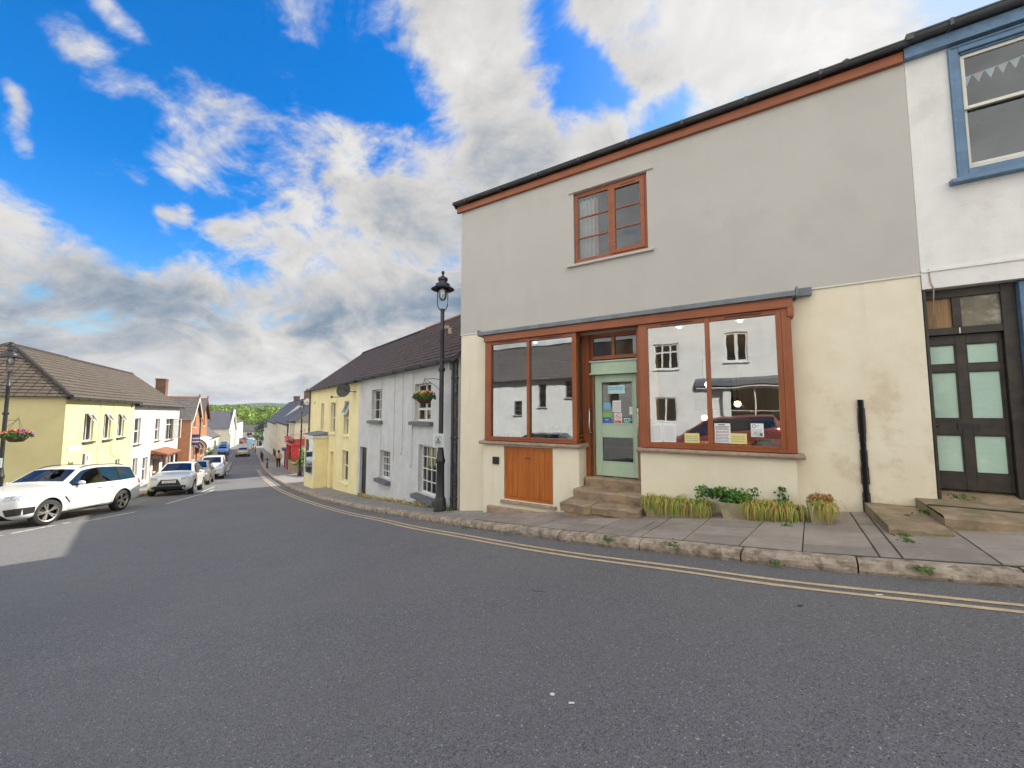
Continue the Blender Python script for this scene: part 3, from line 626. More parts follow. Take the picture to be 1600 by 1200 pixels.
    # door recess: raw posts, fanlight, door
    rc = MB(); rc.box(3.24, 3.335, .20, .34, -1.30, 1.10); rc.box(4.205, 4.30, .20, .34, -1.30, 1.10); rc.build('door_post', M['raw_wood'], cafe, bevel=.012)
    rp = MB(); rp.box(4.302, 4.375, -.08, .34, -.6, 1.644); rp.build('recess_post', M['redwood_v'], cafe, bevel=.005)
    fn = MB(); fn.frame(3.24, 4.30, 1.105, 1.644, .075, .20, .30); fn.box(3.735, 3.795, .203, .298, 1.18, 1.569)
    for q in (((3.3,.32,1.16),(3.3,1.5,1.16),(3.3,1.5,1.6),(3.3,.32,1.6)), ((4.25,.32,1.16),(4.25,.32,1.6),(4.25,1.5,1.6),(4.25,1.5,1.16))): fn.quad(*q, 1)
    fo = fn.build('fanlight', [M['redwood'], M['room']], cafe, bevel=.005)
    for a, b in ((3.31, 3.74), (3.79, 4.23)): g = MB(); g.quad((a, .25, 1.17), (b, .25, 1.17), (b, .25, 1.58), (a, .25, 1.58)); g.build('pane', M['pane_up'], fo)
    dc = MB(); dc.box(3.30, 4.24, .16, .33, .80, 1.07); dc.box(3.27, 4.27, .145, .33, .79, .83); dc.box(3.27, 4.27, .13, .33, 1.04, 1.075)
    dco = dc.build('door_casing', M['mint'], cafe, bevel=.01)
    dr = MB(); x0, x1, zb, zt = 3.345, 4.195, -1.255, .785; y0, y1 = .27, .315
    dr.box(x0, 3.475, y0, y1, zb, zt); dr.box(4.125, x1, y0, y1, zb, zt)
    for a, b in ((zb, -.975), (-.465, -.215), (.655, zt)): dr.box(3.476, 4.124, y0+.001, y1-.001, a, b)
    for a, b in ((-.975, -.465), (-.215, .655)):
        dr.frame(3.4761, 4.1239, a+.0005, b-.0005, .018, y0-.006, y0+.02)
    do = dr.build('door', M['mint'], cafe, bevel=.004)
    g = MB(); g.quad((3.48, .295, -.21), (4.12, .295, -.21), (4.12, .295, .65), (3.48, .295, .65)); g.build('pane', M['pane_up'], do)
    g = MB(); g.quad((3.48, .295, -.97), (4.12, .295, -.97), (4.12, .295, -.47), (3.48, .295, -.47)); g.build('kick_pane', M['pane_small'], do)
    for x, dx, za, zc in ((3.29, -.02, -.40, .10), (4.235, .02, -.46, .12)):
        h = MB(); h.tube([(x, .20, za), (x+dx, .12, za+.02), (x+dx, .11, za+.10), (x+dx, .11, zc-.10), (x+dx, .12, zc-.02), (x, .20, zc)], .017, 8)
        h.lathe((x, .195, za), [(.03, -.01), (.03, .01)], 10, axis='y'); h.lathe((x, .195, zc), [(.03, -.01), (.03, .01)], 10, axis='y'); h.build('handle', M['chrome'], do)
    # steps
    def slabstone(mb, x0, x1, y0, y1, z0, z1, seed, nx=14):
        rnd = random.Random(seed); top = []; 
        f = [y0+rnd.uniform(-.012, .012) for _ in range(nx+1)]; zz = [z1+rnd.uniform(-.012, .006) for _ in range(nx+1)]; nb = [rnd.uniform(.015, .05) for _ in range(nx+1)]
        X = [x0+(x1-x0)*k/nx for k in range(nx+1)]
        for k in range(nx):
            A = [(X[i], f[i]+nb[i]*.9, z0) for i in (k, k+1)]; B = [(X[i], f[i]+.01, (z0+z1)/2+.01) for i in (k, k+1)]; Cc = [(X[i], f[i], zz[i]-.02) for i in (k, k+1)]; Dd = [(X[i], f[i]+.025, zz[i]) for i in (k, k+1)]; E = [(X[i], y1, zz[i]+.004) for i in (k, k+1)]
            for p, q in ((A, B), (B, Cc), (Cc, Dd), (Dd, E)): mb.quad(p[0], p[1], q[1], q[0])
        for x, i in ((x0, 0), (x1, nx)): mb.poly([(x, y1, z0), (x, f[i]+nb[i]*.9, z0), (x, f[i]+.01, (z0+z1)/2+.01), (x, f[i], zz[i]-.02), (x, f[i]+.025, zz[i]), (x, y1, zz[i]+.004)])
    st = MB(); slabstone(st, 3.20, 4.375, .02, .36, -1.46, -1.275, 1)
    so_ = st.build('threshold', M['step'], cafe)
    st = MB(); slabstone(st, 3.12, 4.40, -.42, .30, -1.70, -1.455, 2); slabstone(st, 3.02, 3.62, -.80, -.2, -1.80, -1.635, 3, 8); slabstone(st, 3.63, 4.46, -.80, -.2, -1.78, -1.635, 4, 10); slabstone(st, 3.08, 4.44, -.74, -.2, -2.1, -1.79, 6)
    st.build('steps', M['step'], cafe)
    # timber hatch in the left riser
    ht = MB(); ht.frame(1.41, 2.58, -1.85, -.73, .05, -.185, -.11); 
    n = 8
    for k in range(n):
        a = 1.462+1.066*k/n; ht.box(a+.002, a+1.066/n-.002, -.175 if k != 4 else -.1755, -.115, -1.795, -.782)
    for x in (1.955, 2.035): ht.lathe((x, -.178, -.96), [(.022, -.002), (.022, .002), (0, -.004)], 12, mi=1, axis='y')
    ht.build('cupboard_hatch', [M['orange_wood'], M['black']], cafe, bevel=.003)
    hs = MB(); hs.prism([(1.33, -.02, -1.862), (1.33, -.255, -1.885), (1.33, -.255, -1.945), (1.33, -.02, -1.945)], (1.34, 0, 0)); hs.build('hatch_sill', M['sandstone'], cafe, bevel=.008)
    vb = MB(); vb.box(1.12, 1.27, -.245, -.201, -1.12, -.965); vb.box(1.135, 1.255, -.25, -.2455, -1.105, -.98); vb.build('vent_box', M['black'], cafe, bevel=.006)
    # rough footing shelf left of the hatch
    ft = MB(); ft.box(1.0, 2.75, -.30, -.205, -2.45, -2.03); ft.build('footing', M['sandstone'], cafe, bevel=.02)
    # black cable conduit rising out of the pavement
    cn = MB(); rnd = random.Random(5); n = 14
    for k in range(n):
        z0, z1 = -1.5+1.7*k/n, -1.5+1.7*(k+1)/n; w = .040+rnd.uniform(-.007, .007); cn.box(7.49-w, 7.49+w, -.030-rnd.uniform(0, .003), -.001, z0, z1)
    cn.tube([(7.485, -.036, -1.5), (7.485, -.036, .20)], .022, 8, 1); cn.build('conduit', [M['conduit'], M['trim']], cafe)
    # inside: plastered room, floor, ceiling with spots
    rm = MB(); a, b, c, d, e, f = .05, 8.1, .36, 5.5, -1.3, 1.80
    rm.quad((a,c,e),(a,c,f),(a,d,f),(a,d,e)); rm.quad((b,c,e),(b,d,e),(b,d,f),(b,c,f)); rm.quad((a,d,e),(b,d,e),(b,d,f),(a,d,f)); rm.quad((a,c,f-.16),(b,c,f-.16),(b,d,f-.16),(a,d,f-.16)); rm.quad((.92,-.06,f-.162),(6.64,-.06,f-.162),(6.64,c,f-.162),(.92,c,f-.162)); rm.quad((a,c,e+.02),(b,c,e+.02),(b,d,e+.02),(a,d,e+.02), 1); rm.box(3.1, 4.3, 1.3, 1.7, e+.03, -.3, 2); rm.box(3.3, 3.34, 1.28, 1.299, e+.03, -.3, 1); rm.box(3.1, 4.3, 1.285, 1.299, -.78, -.74, 1)
    rm.box(.9, 3.1, -.06, .45, -.72, -.66, 1); rm.box(4.40, 6.65, -.06, .45, -.72, -.66, 1)
    rm.box(4.3, 4.34, .36, 1.6, -1.28, 1.6); rm.box(2.0, 6.4, 4.2, 4.8, -1.28, -.2, 1); rm.box(2.4, 3.2, 5.3, 5.49, -1.28, .8, 2); rm.box(4.6, 5.6, 5.35, 5.49, .1, 1.0, 2)
    rm.build('interior', [M['roomwall'], M['floorwood'], M['room']], cafe)
build_cafe()

def build_cafe_contents():
    # furniture and plants seen through the shop windows
    def at(t, y, z): return cafe_pt(t, y, z)
    tb = MB(); tb.box(-.75, .75, -.32, .32, .70, .735); 
    t = empty('cafe_table', 'wooden cafe table behind the right-hand shop window', 'table', at(5.7, .85, -1.28), CA)
    tb.build('tabletop', M['floorwood'], t, bevel=.006)
    for sx in (-.65, .65):
        for sy in (-.25, .25): l = MB(); l.box(sx-.025, sx+.025, sy-.025, sy+.025, 0, .699); l.build('leg', M['black'], t)
    t2 = empty('cafe_table', 'wooden cafe table behind the left-hand shop window', 'table', at(2.35, .95, -1.28), CA)
    tb.build('tabletop', M['floorwood'], t2, bevel=.006)
    for sx in (-.65, .65):
        for sy in (-.25, .25): l = MB(); l.box(sx-.025, sx+.025, sy-.025, sy+.025, 0, .699); l.build('leg', M['black'], t2)
    for i, (tt, lab) in enumerate(((1.32, 'small wooden stool nearest the left corner post behind shop glass'), (1.58, 'small wooden stool between two others behind left shop glass'), (1.86, 'small wooden stool next to the mullion behind left shop glass'))):
        s = empty('stool', lab, 'stool', at(tt, .12, -.66), CA, 'toy stools on the window shelf')
        a = MB(); a.box(-.08, .08, -.08, .08, .2, .225); a.build('seat', M['redwood'] if i != 1 else M['lead'], s)
        for sx in (-.06, .06):
            for sy in (-.06, .06): l = MB(); l.box(sx-.012, sx+.012, sy-.012, sy+.012, 0, .199); l.build('leg', M['redwood'] if i != 1 else M['lead'], s)
    rnd = random.Random(8)
    def pot(t, y, z, r, h, lab, gl, white, leaf):
        p = empty('potted_plant', lab, 'plant', at(t, y, z), CA)
        a = MB(); a.lathe((0, 0, 0), [(0, .0), (r*.72, 0), (r, h), (r*.92, h), (r*.88, h*.85), (0, h*.85)], 16); a.build('pot', M[white], p)
        f = MB()
        for _ in range(gl): leaf_quad(f, (rnd.gauss(0, r*.55), rnd.gauss(0, r*.55), h+abs(rnd.gauss(.07, .07))), rnd.uniform(.04, .08), rnd)
        f.build('foliage', M[leaf], p)
    pot(6.34, .06, -.66, .17, .26, 'leafy green plant in white pot at right end of the shop window', 90, 'whitepvc', 'shrub')
    pot(2.93, .08, -.66, .12, .18, 'green plant in pale pot by the post left of the door', 60, 'creamframe', 'brightleaf')
    pot(2.50, .10, -.66, .09, .14, 'dark bushy plant on the left window shelf beside the mullion', 120, 'rubber', 'darkleaf')
    for i, (tt, y, z, lab) in enumerate(((5.35, 1.5, .60, 'glowing bulb pendant nearest the mullion in the right shop window'), (5.85, 1.9, .20, 'glowing bulb pendant hanging lowest in the right shop window'), (5.1, 3.0, -.1, 'glowing bulb pendant deep inside the cafe'))):
        p = empty('pendant_lamp', lab, 'lamp', at(tt, y, z), CA, 'pendant lamps in the cafe')
        b = MB(); b.ball((0, 0, 0), .06, 10, 8); b.build('bulb', M['warm'], p); c = MB(); c.tube([(0, 0, .05), (0, 0, 1.62-z)], .006, 5); c.lathe((0, 0, .05), [(.03, 0), (.025, .06), (.01, .08)], 8); c.build('flex', M['black'], p)
    for tt, y, lab in ((1.9, .35, 'white ceiling spotlight nearest the left mullion'), (2.8, .5, 'white ceiling spotlight above the post left of the door'), (5.0, .35, 'white ceiling spotlight in the left pane of the right window'), (6.0, .35, 'white ceiling spotlight in the right pane of the right window')):
        p = empty('ceiling_spotlight', lab, 'spotlight', at(tt, y, 1.615), CA, 'ceiling spotlights in the cafe')
        b = MB(); b.lathe((0, 0, 0), [(0, 0), (.035, 0)], 12); b.build('lens', M['spot'], p); c = MB(); c.lathe((0, 0, 0), [(.035, -.004), (.055, -.004), (.055, .01)], 12); c.build('rim', M['whitepvc'], p)

def leaf_quad(mb, c, s, rnd, mi=0, up=.3):
    d = Vector((rnd.gauss(0, 1), rnd.gauss(0, 1), rnd.gauss(0, 1)*.8+up))
    if d.length < .1: d = Vector((0, 0, 1))
    d.normalize(); u = d.cross(Vector((rnd.gauss(0, 1), rnd.gauss(0, 1), rnd.gauss(0, 1)))).normalized(); w = d.cross(u)
    c = Vector(c); a = s*rnd.uniform(.7, 1.2); b = a*rnd.uniform(.45, .75)
    mb.poly([c-u*a, c-u*a*.2+w*b, c+u*a, c-u*a*.2-w*b], mi)
build_cafe_contents()

# notices stuck in the windows
def notice(t, y, z, w, h, label, m='paper', draw=None, name='notice', cat='notice', group=None):
    o = empty(name, label, cat, cafe_pt(t, y, z), CA, group)
    b = MB(); b.box(-w/2, w/2, -.0015, .0015, 0, h); b.build('sheet', M[m], o)
    d = MB()
    if draw: draw(d, w, h)
    if d.f: d.build('print', [M['greyink'], M['ink'], M['inkred'], M['red'], M['palecyan'], M['teal'], M['paper'], M['lightteal'], M['skyblue']], o)
    return o
def lines(d, w, h, n, a=.88, b=.08, mi=0, seed=1, th=.35):
    r = random.Random(seed); s = (a-b)*h/n
    for k in range(n):
        z = h*b+s*k; x = -w*.42
        while x < w*.36:
            l = r.uniform(.06, .2)*w; e = min(x+l, w*.43); d.quad((x, -.0025, z), (e, -.0025, z), (e, -.0025, z+s*th), (x, -.0025, z+s*th), mi); x = e+.025*w
def ring(d, cx, cz, r0, r1, y, mi, n=24):
    for k in range(n):
        a, b = 2*math.pi*k/n, 2*math.pi*(k+1)/n
        d.quad((cx+r0*math.cos(a), y, cz+r0*math.sin(a)), (cx+r0*math.cos(b), y, cz+r0*math.sin(b)), (cx+r1*math.cos(b), y, cz+r1*math.sin(b)), (cx+r1*math.cos(a), y, cz+r1*math.sin(a)), mi)
YN = -.1475
notice(4.64, YN, -.505, .21, .33, 'white menu sheet against the left post of the right shop window', draw=lambda d, w, h: lines(d, w, h, 22, seed=1, th=.25))
notice(4.865, YN, -.505, .21, .33, 'white menu sheet second from the left in the right shop window', draw=lambda d, w, h: lines(d, w, h, 22, seed=2, th=.25))
notice(5.225, YN, -.505, .235, .165, 'yellow notice left of the mullion in the right shop window', 'yellowpaper', lambda d, w, h: lines(d, w, h, 3, .85, .2, seed=3))
def poster(d, w, h):
    d.quad((-.06, -.0025, h*.90), (.04, -.0025, h*.90), (.04, -.0025, h*.955), (-.06, -.0025, h*.955), 5); lines(d, w, h, 3, .88, .68, 1, 4, .55); lines(d, w, h, 2, .64, .52, 2, 5, .5); lines(d, w, h, 6, .5, .06, 1, 6, .4)
notice(5.695, YN, -.49, .235, .325, 'white poster with printed text right of the mullion', draw=poster)
notice(5.925, YN-.002, -.495, .235, .17, 'yellow notice overlapping the printed poster', 'yellowpaper', lambda d, w, h: lines(d, w, h, 3, .85, .2, seed=7))
def cert(d, w, h): ring(d, -w*.25, h*.80, .018, .03, -.0025, 0); lines(d, w, h, 9, .62, .08, 0, 8, .35); lines(d, w*.4, h, 2, .9, .75, 8, 9, .4)
notice(6.19, YN, -.375, .175, .215, 'white certificate with a round emblem near the plant pot', draw=cert)
YD = .2935
notice(3.79, YD, .40, .34, .17, 'pale blue banner sticker at top of the mint door glass', 'palecyan', lambda d, w, h: lines(d, w, h, 2, .9, .45, 8, 10, .6), 'sticker', 'sticker')
notice(3.59, YD, .09, .15, .13, 'plain sky-blue sticker on the left of the mint door glass', 'skyblue', None, 'sticker', 'sticker')
notice(3.79, YD, .03, .17, .23, 'white paper notice in the middle of the mint door glass', 'paper', lambda d, w, h: lines(d, w, h, 8, .9, .1, 0, 11), 'notice', 'notice')
notice(4.07, YD, -.02, .06, .15, 'narrow white card at right edge of the mint door glass', 'paper', lambda d, w, h: lines(d, w, h, 4, .9, .4, 0, 12), 'notice', 'notice')
notice(3.59, YD, -.075, .19, .09, 'green sticker low on the left of the mint door glass', 'greenst', None, 'sticker', 'sticker')
notice(3.58, YD, -.205, .18, .125, 'blue leaflet in the lower left corner of the mint door glass', 'blueposter', lambda d, w, h: lines(d, w*.5, h, 1, .85, .55, 4, 13, .5), 'leaflet', 'leaflet')
def nosmoke(d, w, h):
    ring(d, 0, h*.64, .042, .054, -.0025, 3); d.prism([(-.034, -.0026, h*.64+.026), (-.026, -.0026, h*.64+.034), (.034, -.0026, h*.64-.026), (.026, -.0026, h*.64-.034)], (0, -.0004, 0), 3)
    d.quad((-.03, -.0024, h*.62), (.025, -.0024, h*.62), (.025, -.0024, h*.66), (-.03, -.0024, h*.66), 1); d.quad((-w*.42, -.0025, h*.06), (w*.42, -.0025, h*.06), (w*.42, -.0025, h*.30), (-w*.42, -.0025, h*.30), 3); lines(d, w*.8, h, 2, .26, .10, 6, 14, .45)
notice(3.815, YD, -.205, .15, .215, 'white no-smoking sign with a red barred circle on the mint door', 'paper', nosmoke, 'no_smoking_sign', 'sign')
def cup(d, w, h):
    d.prism([(-.075, -.0026, .115), (.055, -.0026, .115), (.045, -.0026, .05), (.02, -.0026, .03), (-.04, -.0026, .03), (-.065, -.0026, .05)], (0, -.0004, 0), 7)
    ring(d, .062, .085, .016, .027, -.0028, 7, 14); d.box(-.085, .065, -.003, -.0026, .012, .022, 7); d.box(-.05, -.03, -.0034, -.0031, .055, .09, 5); d.box(-.012, .025, -.0034, -.0031, .055, .09, 5)
notice(3.995, YD, -.205, .19, .135, 'dark teal sticker with a pale coffee cup on the mint door', 'teal', cup, 'sticker', 'sticker')
# ------------------------------------------------------------------ white house with blue paint, right of the cafe
wh = empty('white_house', 'white rendered house with a blue sash window and black panelled door', 'house', cafe_pt(8.22, 0, -1.35), CA, world_z=True)
def build_white_house():
    X0, X1, D = 8.225, 15.0, 7.0; B = -2.2
    def L(x): return x-8.22
    mb = MB(); wall_panel(mb, L(X0), L(X1), 1.72, 5.12, [(L(8.70), 3.24, L(10.32), 5.03)], y=-.004, depth=.13)
    mb.quad((L(X0), -.004, 1.72), (L(X1), -.004, 1.72), (L(X1), .5, 1.72), (L(X0), .5, 1.72))
    mb.quad((L(X0), D, B), (L(X1), D, B), (L(X1), D, 5.2), (L(X0), D, 5.2)); 
    mb.poly([(L(X1), -.004, 1.72), (L(X1), D, 1.72), (L(X1), D, 5.2), (L(X1), 3.5, 7.3), (L(X1), -.004, 5.12)])
    mb.quad((L(X1), .5, B), (L(X1), D, B), (L(X1), D, 1.72), (L(X1), .5, 1.72))
    mb.box(L(X0), L(X1), -.035, -.0045, 1.955, 1.985); mb.box(L(X0), L(X1), -.018, -.0046, 1.722, 1.9545)
    mb.build('wall', M['white_render'], wh)
    fb = MB(); fb.box(L(X0)-.02, L(X1), -.10, -.005, 5.10, 5.265); fb.build('fascia_board', M['blue_paint'], wh, bevel=.004)
    gutter_run(wh, L(X0)+.03, L(X1), -.16, 5.34, .07)
    br = MB(); br.box(L(X0)-.02, L(X0)+.06, -.24, -.05, 5.27, 5.36); br.build('gutter_bracket', M['gutter'], wh)
    rb = MB(); roof_slope(rb, (L(X0)+.02, -.18, 5.30), (L(X1), -.18, 5.30), (L(X1), 3.5, 7.5), (L(X0)+.02, 3.5, 7.5)); roof_slope(rb, (L(X1), 7.2, 5.3), (L(X0)+.02, 7.2, 5.3), (L(X0)+.02, 3.5, 7.5), (L(X1), 3.5, 7.5)); rb.quad((0.02, -.18, 5.28), (L(X1), -.18, 5.28), (L(X1), .1, 5.3), (.02, .1, 5.3))
    rb.build('roof', M['roofplain'], wh)
    # sash window in a blue architrave
    w = MB(); a, b, c, d = L(8.655), L(10.36), 3.19, 5.075
    w.frame(a, b, c+.0, d, .10, -.035, .05); w.frame(a-.0, b, c+.0, d+.0, .03, -.05, -.0355); w.frame(a+.1005, b-.1005, c+.1005, d-.1005, .025, .0, .09)
    wo = w.build('sash_window', M['blue_paint'], wh, bevel=.008)
    s = MB(); a, b, c, d = L(8.78), L(10.235), 3.32, 4.95; m = 4.165
    s.frame(a, b, m, d, .045, .03, .065); s.frame(a, b, c, m+.05, .045, .068, .105); s.box(a+.045, b-.045, .066, .11, c+.045, c+.09)
    for k in (1, 2):
        x = a+(b-a)*k/2.0-.02 if k == 1 else None
        if x: s.box(x-.016, x+.016, .034, .062, m+.045, d-.045); s.box(x-.016, x+.016, .072, .10, c+.09, m+.005)
    so_ = s.build('sash', M['creamframe'], wo, bevel=.004)
    for z0, z1, y in ((m, d, .048), (c, m+.03, .087)):
        g = MB(); g.quad((a+.03, y, z0+.02), (b-.03, y, z0+.02), (b-.03, y, z1-.02), (a+.03, y, z1-.02)); g.build('pane', M['pane_up'], wo)
    k = MB(); e, f = .12, 2.0
    for q in (((a,e,c),(a,f,c),(a,f,d),(a,e,d)), ((b,e,c),(b,e,d),(b,f,d),(b,f,c)), ((a,e,c),(b,e,c),(b,f,c),(a,f,c)), ((a,e,d),(a,f,d),(b,f,d),(b,e,d)), ((a,f,c),(b,f,c),(b,f,d),(a,f,d))): k.quad(*q)
    k.build('room', M['room'], wo)
    sl = MB(); sl.prism([(L(8.57), -.004, 3.19), (L(8.57), -.115, 3.17), (L(8.57), -.125, 3.11), (L(8.57), -.004, 3.11)], (1.9, 0, 0)); sl.build('sill', M['blue_paint'], wo, bevel=.01)
    # bunting hangs inside the window
    bu = empty('bunting', 'string of pale triangular bunting behind the blue sash window', 'bunting', cafe_pt(8.82, .16, 4.58), CA)
    c_ = MB(); n = 12; pts = [(1.36*k/n, 0, .12+.26*k/n-.05*math.sin(math.pi*k/n)) for k in range(n+1)]; c_.tube(pts, .005, 5); c_.build('cord', M['curtain'], bu)
    for k in range(n):
        p, q = Vector(pts[k]), Vector(pts[k+1]); t = MB(); t.poly([p.lerp(q, .04), p.lerp(q, .96), (p+q)/2+Vector((0, .003, -.135))]); t.build('pennant', M['curtain'] if k % 2 else M['palecyan'], bu)
    # recessed entrance: frame, fanlights, door
    e = MB(); y0, y1 = .14, .26
    e.box(L(8.23), L(8.262), .0, .5, B, 1.719); e.box(L(9.0), L(9.13), y0, y1, B, 1.719); e.box(L(8.262), L(9.0), y0, y1, 1.085, 1.185); e.box(L(8.262), L(9.0), y0, y1, 1.60, 1.719); e.box(L(8.545), L(8.63), y0+.004, y1, 1.1852, 1.5998); e.box(L(8.263), L(8.30), y0+.01, y1, 1.1853, 1.5997)
    eo = e.build('door_frame', M['blackdoor'], wh, bevel=.006)
    n1 = MB(); text_mb(n1, '1', .115, on_wall(L(8.60), y0-.004, 1.128), 0, .003); n1.build('house_number', M['whitepvc'], eo)
    for a, b, mm, nm in ((8.30, 8.545, 'raw_wood', 'boarded_light'), (8.63, 9.0, 'dirty_glass', 'fanlight_pane')):
        g = MB(); g.quad((L(a), y0+.04, 1.185), (L(b), y0+.04, 1.185), (L(b), y0+.04, 1.60), (L(a), y0+.04, 1.60)); g.build(nm, M[mm], eo)
    d = MB(); xa, xb, zb, zt = L(8.264), L(8.998), -1.03, 1.082; y0, y1 = .20, .25
    xs = [(8.278, 8.565), (8.662, 8.968)]; zs = [(-.80, -.29), (-.075, .575), (.675, .955)]
    prev = xa
    for i, (p, q) in enumerate(xs): d.box(prev, L(p), y0, y1, zb, zt); prev = L(q)
    d.box(prev, xb, y0, y1, zb, zt)
    for p, q in xs:
        zz = zb
        for u, v in zs: d.box(L(p)+.0002, L(q)-.0002, y0+.001, y1, zz, u); zz = v
        d.box(L(p)+.0002, L(q)-.0002, y0+.001, y1, zz, zt)
        for u, v in zs: d.frame(L(p)+.0004, L(q)-.0004, u+.0004, v-.0004, .014, y0+.004, y0+.03)
    do = d.build('door', M['blackdoor'], wh, bevel=.004)
    for p, q in xs:
        for u, v in zs: g = MB(); g.quad((L(p), y0+.022, u), (L(q), y0+.022, u), (L(q), y0+.022, v), (L(p), y0+.022, v)); g.build('door_glass', M['obscure'], do)
    l = MB(); l.frame(L(8.52), L(8.74), -.215, -.135, .014, y0-.012, y0-.0005); l.box(L(8.534), L(8.726), y0-.006, y0-.0005, -.2, -.149, 1); l.build('letterbox', [M['blackpaint'], M['black']], do)
    kn = MB(); kn.lathe((L(8.31), y0, -.17), [(.0, -.05), (.022, -.045), (.024, -.03), (.012, -.02), (.012, 0)], 12, axis='y'); kn.build('knob', M['blackpaint'], do)
    # blue shopfront beyond the door
    s = MB(); s.box(L(9.132), L(9.25), .05, .3, B, 1.7); s.box(L(9.25), L(X1), .08, .28, -1.3, -.5); s.box(L(9.25), L(X1), .08, .28, 1.35, 1.7); s.box(L(11.4), L(11.5), .08, .28, -.5, 1.35); s.build('shopfront', M['blue_paint'], wh, bevel=.008)
    g = MB(); g.quad((L(9.25), .15, -.5), (L(11.4), .15, -.5), (L(11.4), .15, 1.35), (L(9.25), .15, 1.35)); g.build('pane', M['pane_up'], wh)
    r = MB(); r.quad((L(9.2), .9, B), (L(X1), .9, B), (L(X1), .9, 1.72), (L(9.2), .9, 1.72)); r.build('room', M['room'], wh)
    cb = MB(); cb.tube([(L(8.30), -.02, 2.0), (L(8.31), -.03, 1.80), (L(8.335), -.025, 1.72), (L(8.33), .02, 1.45), (L(8.345), .12, 1.22), (L(8.31), .13, 1.19)], .007, 6); cb.build('cable', M['sandstone'], wh)
    # moss-edged stone landing and low step
build_white_house()
def landing():
    rnd = random.Random(4)
    t = empty('stone_landing', 'mossy stone landing in front of the black panelled door', 'landing', cafe_pt(8.0, -.3, -1.36), CA, world_z=True)
    mb = MB(); n = 22
    X = [0+5.5*k/n for k in range(n+1)]; f = [-.70+rnd.uniform(-.015, .015) for _ in X]
    zt = lambda x, y: -1.185+.03*(y+.7)+.010*x+.006*math.sin(x*7)+.02*max(0, x-1)
    for k in range(n):
        a, b = X[k], X[k+1]
        rows = [(f[k], f[k+1], -2.0, -2.0), (f[k]-.006, f[k+1]-.006, -1.35, -1.35), (f[k], f[k+1], zt(a, -.7)-.03, zt(b, -.7)-.03), (f[k]+.03, f[k+1]+.03, zt(a, -.67), zt(b, -.67)), (.3, .3, zt(a, .3), zt(b, .3)), (.60, .60, -1.04, -1.04)]
        for r in range(len(rows)-1):
            p, q = rows[r], rows[r+1]; mb.quad((a, p[0], p[2]), (b, p[1], p[3]), (b, q[1], q[3]), (a, q[0], q[2]))
    mb.poly([(0, f[0], -2.0), (0, f[0], zt(0, -.7)-.03), (0, .3, zt(0, .3)), (0, .6, -1.04), (0, .6, -2)])
    mb.build('landing_block', M['platform'], t)
    g = MB()
    for x in (.95, 2.1, 3.4): g.box(x-.008, x+.008, -.66, .29, zt(x, 0)-.004, zt(x, 0)+.008)
    g.box(.0, 5.4, -.18, -.165, -1.17, -1.148); g.build('moss_joint', M['joint'], t)
    s = empty('stone_step', 'low worn stone step on the pavement left of the mossy landing', 'step', cafe_pt(7.72, -.65, -1.40), CA, world_z=True)
    mb = MB(); Lx = [-.26, -.12, .0, .12, .27]; zf = [-1.315, -1.305, -1.30, -1.31, -1.30]; fy = [-.64, -.66, -.65, -.665, -.655]
    for k in range(4):
        a, b = Lx[k], Lx[k+1]
        for p, q in (((fy[k], fy[k+1], -2, -2), (fy[k], fy[k+1], zf[k]-.03, zf[k+1]-.03)), ((fy[k], fy[k+1], zf[k]-.03, zf[k+1]-.03), (fy[k]+.03, fy[k+1]+.03, zf[k], zf[k+1])), ((fy[k]+.03, fy[k+1]+.03, zf[k], zf[k+1]), (.64, .64, -1.27, -1.27))):
            mb.quad((a, p[0], p[2]), (b, p[1], p[3]), (b, q[1], q[3]), (a, q[0], q[2]))
    mb.poly([(-.26, -.64, -2), (-.26, -.64, -1.345), (-.26, -.61, -1.315), (-.26, .64, -1.27), (-.26, .64, -2)])
    mb.build('step_block', M['platform'], s); h = MB(); h.lathe((.05, 0, -1.28), [(0, .0), (.035, .001)], 10); h.build('drain_hole', M['black'], s)
landing()

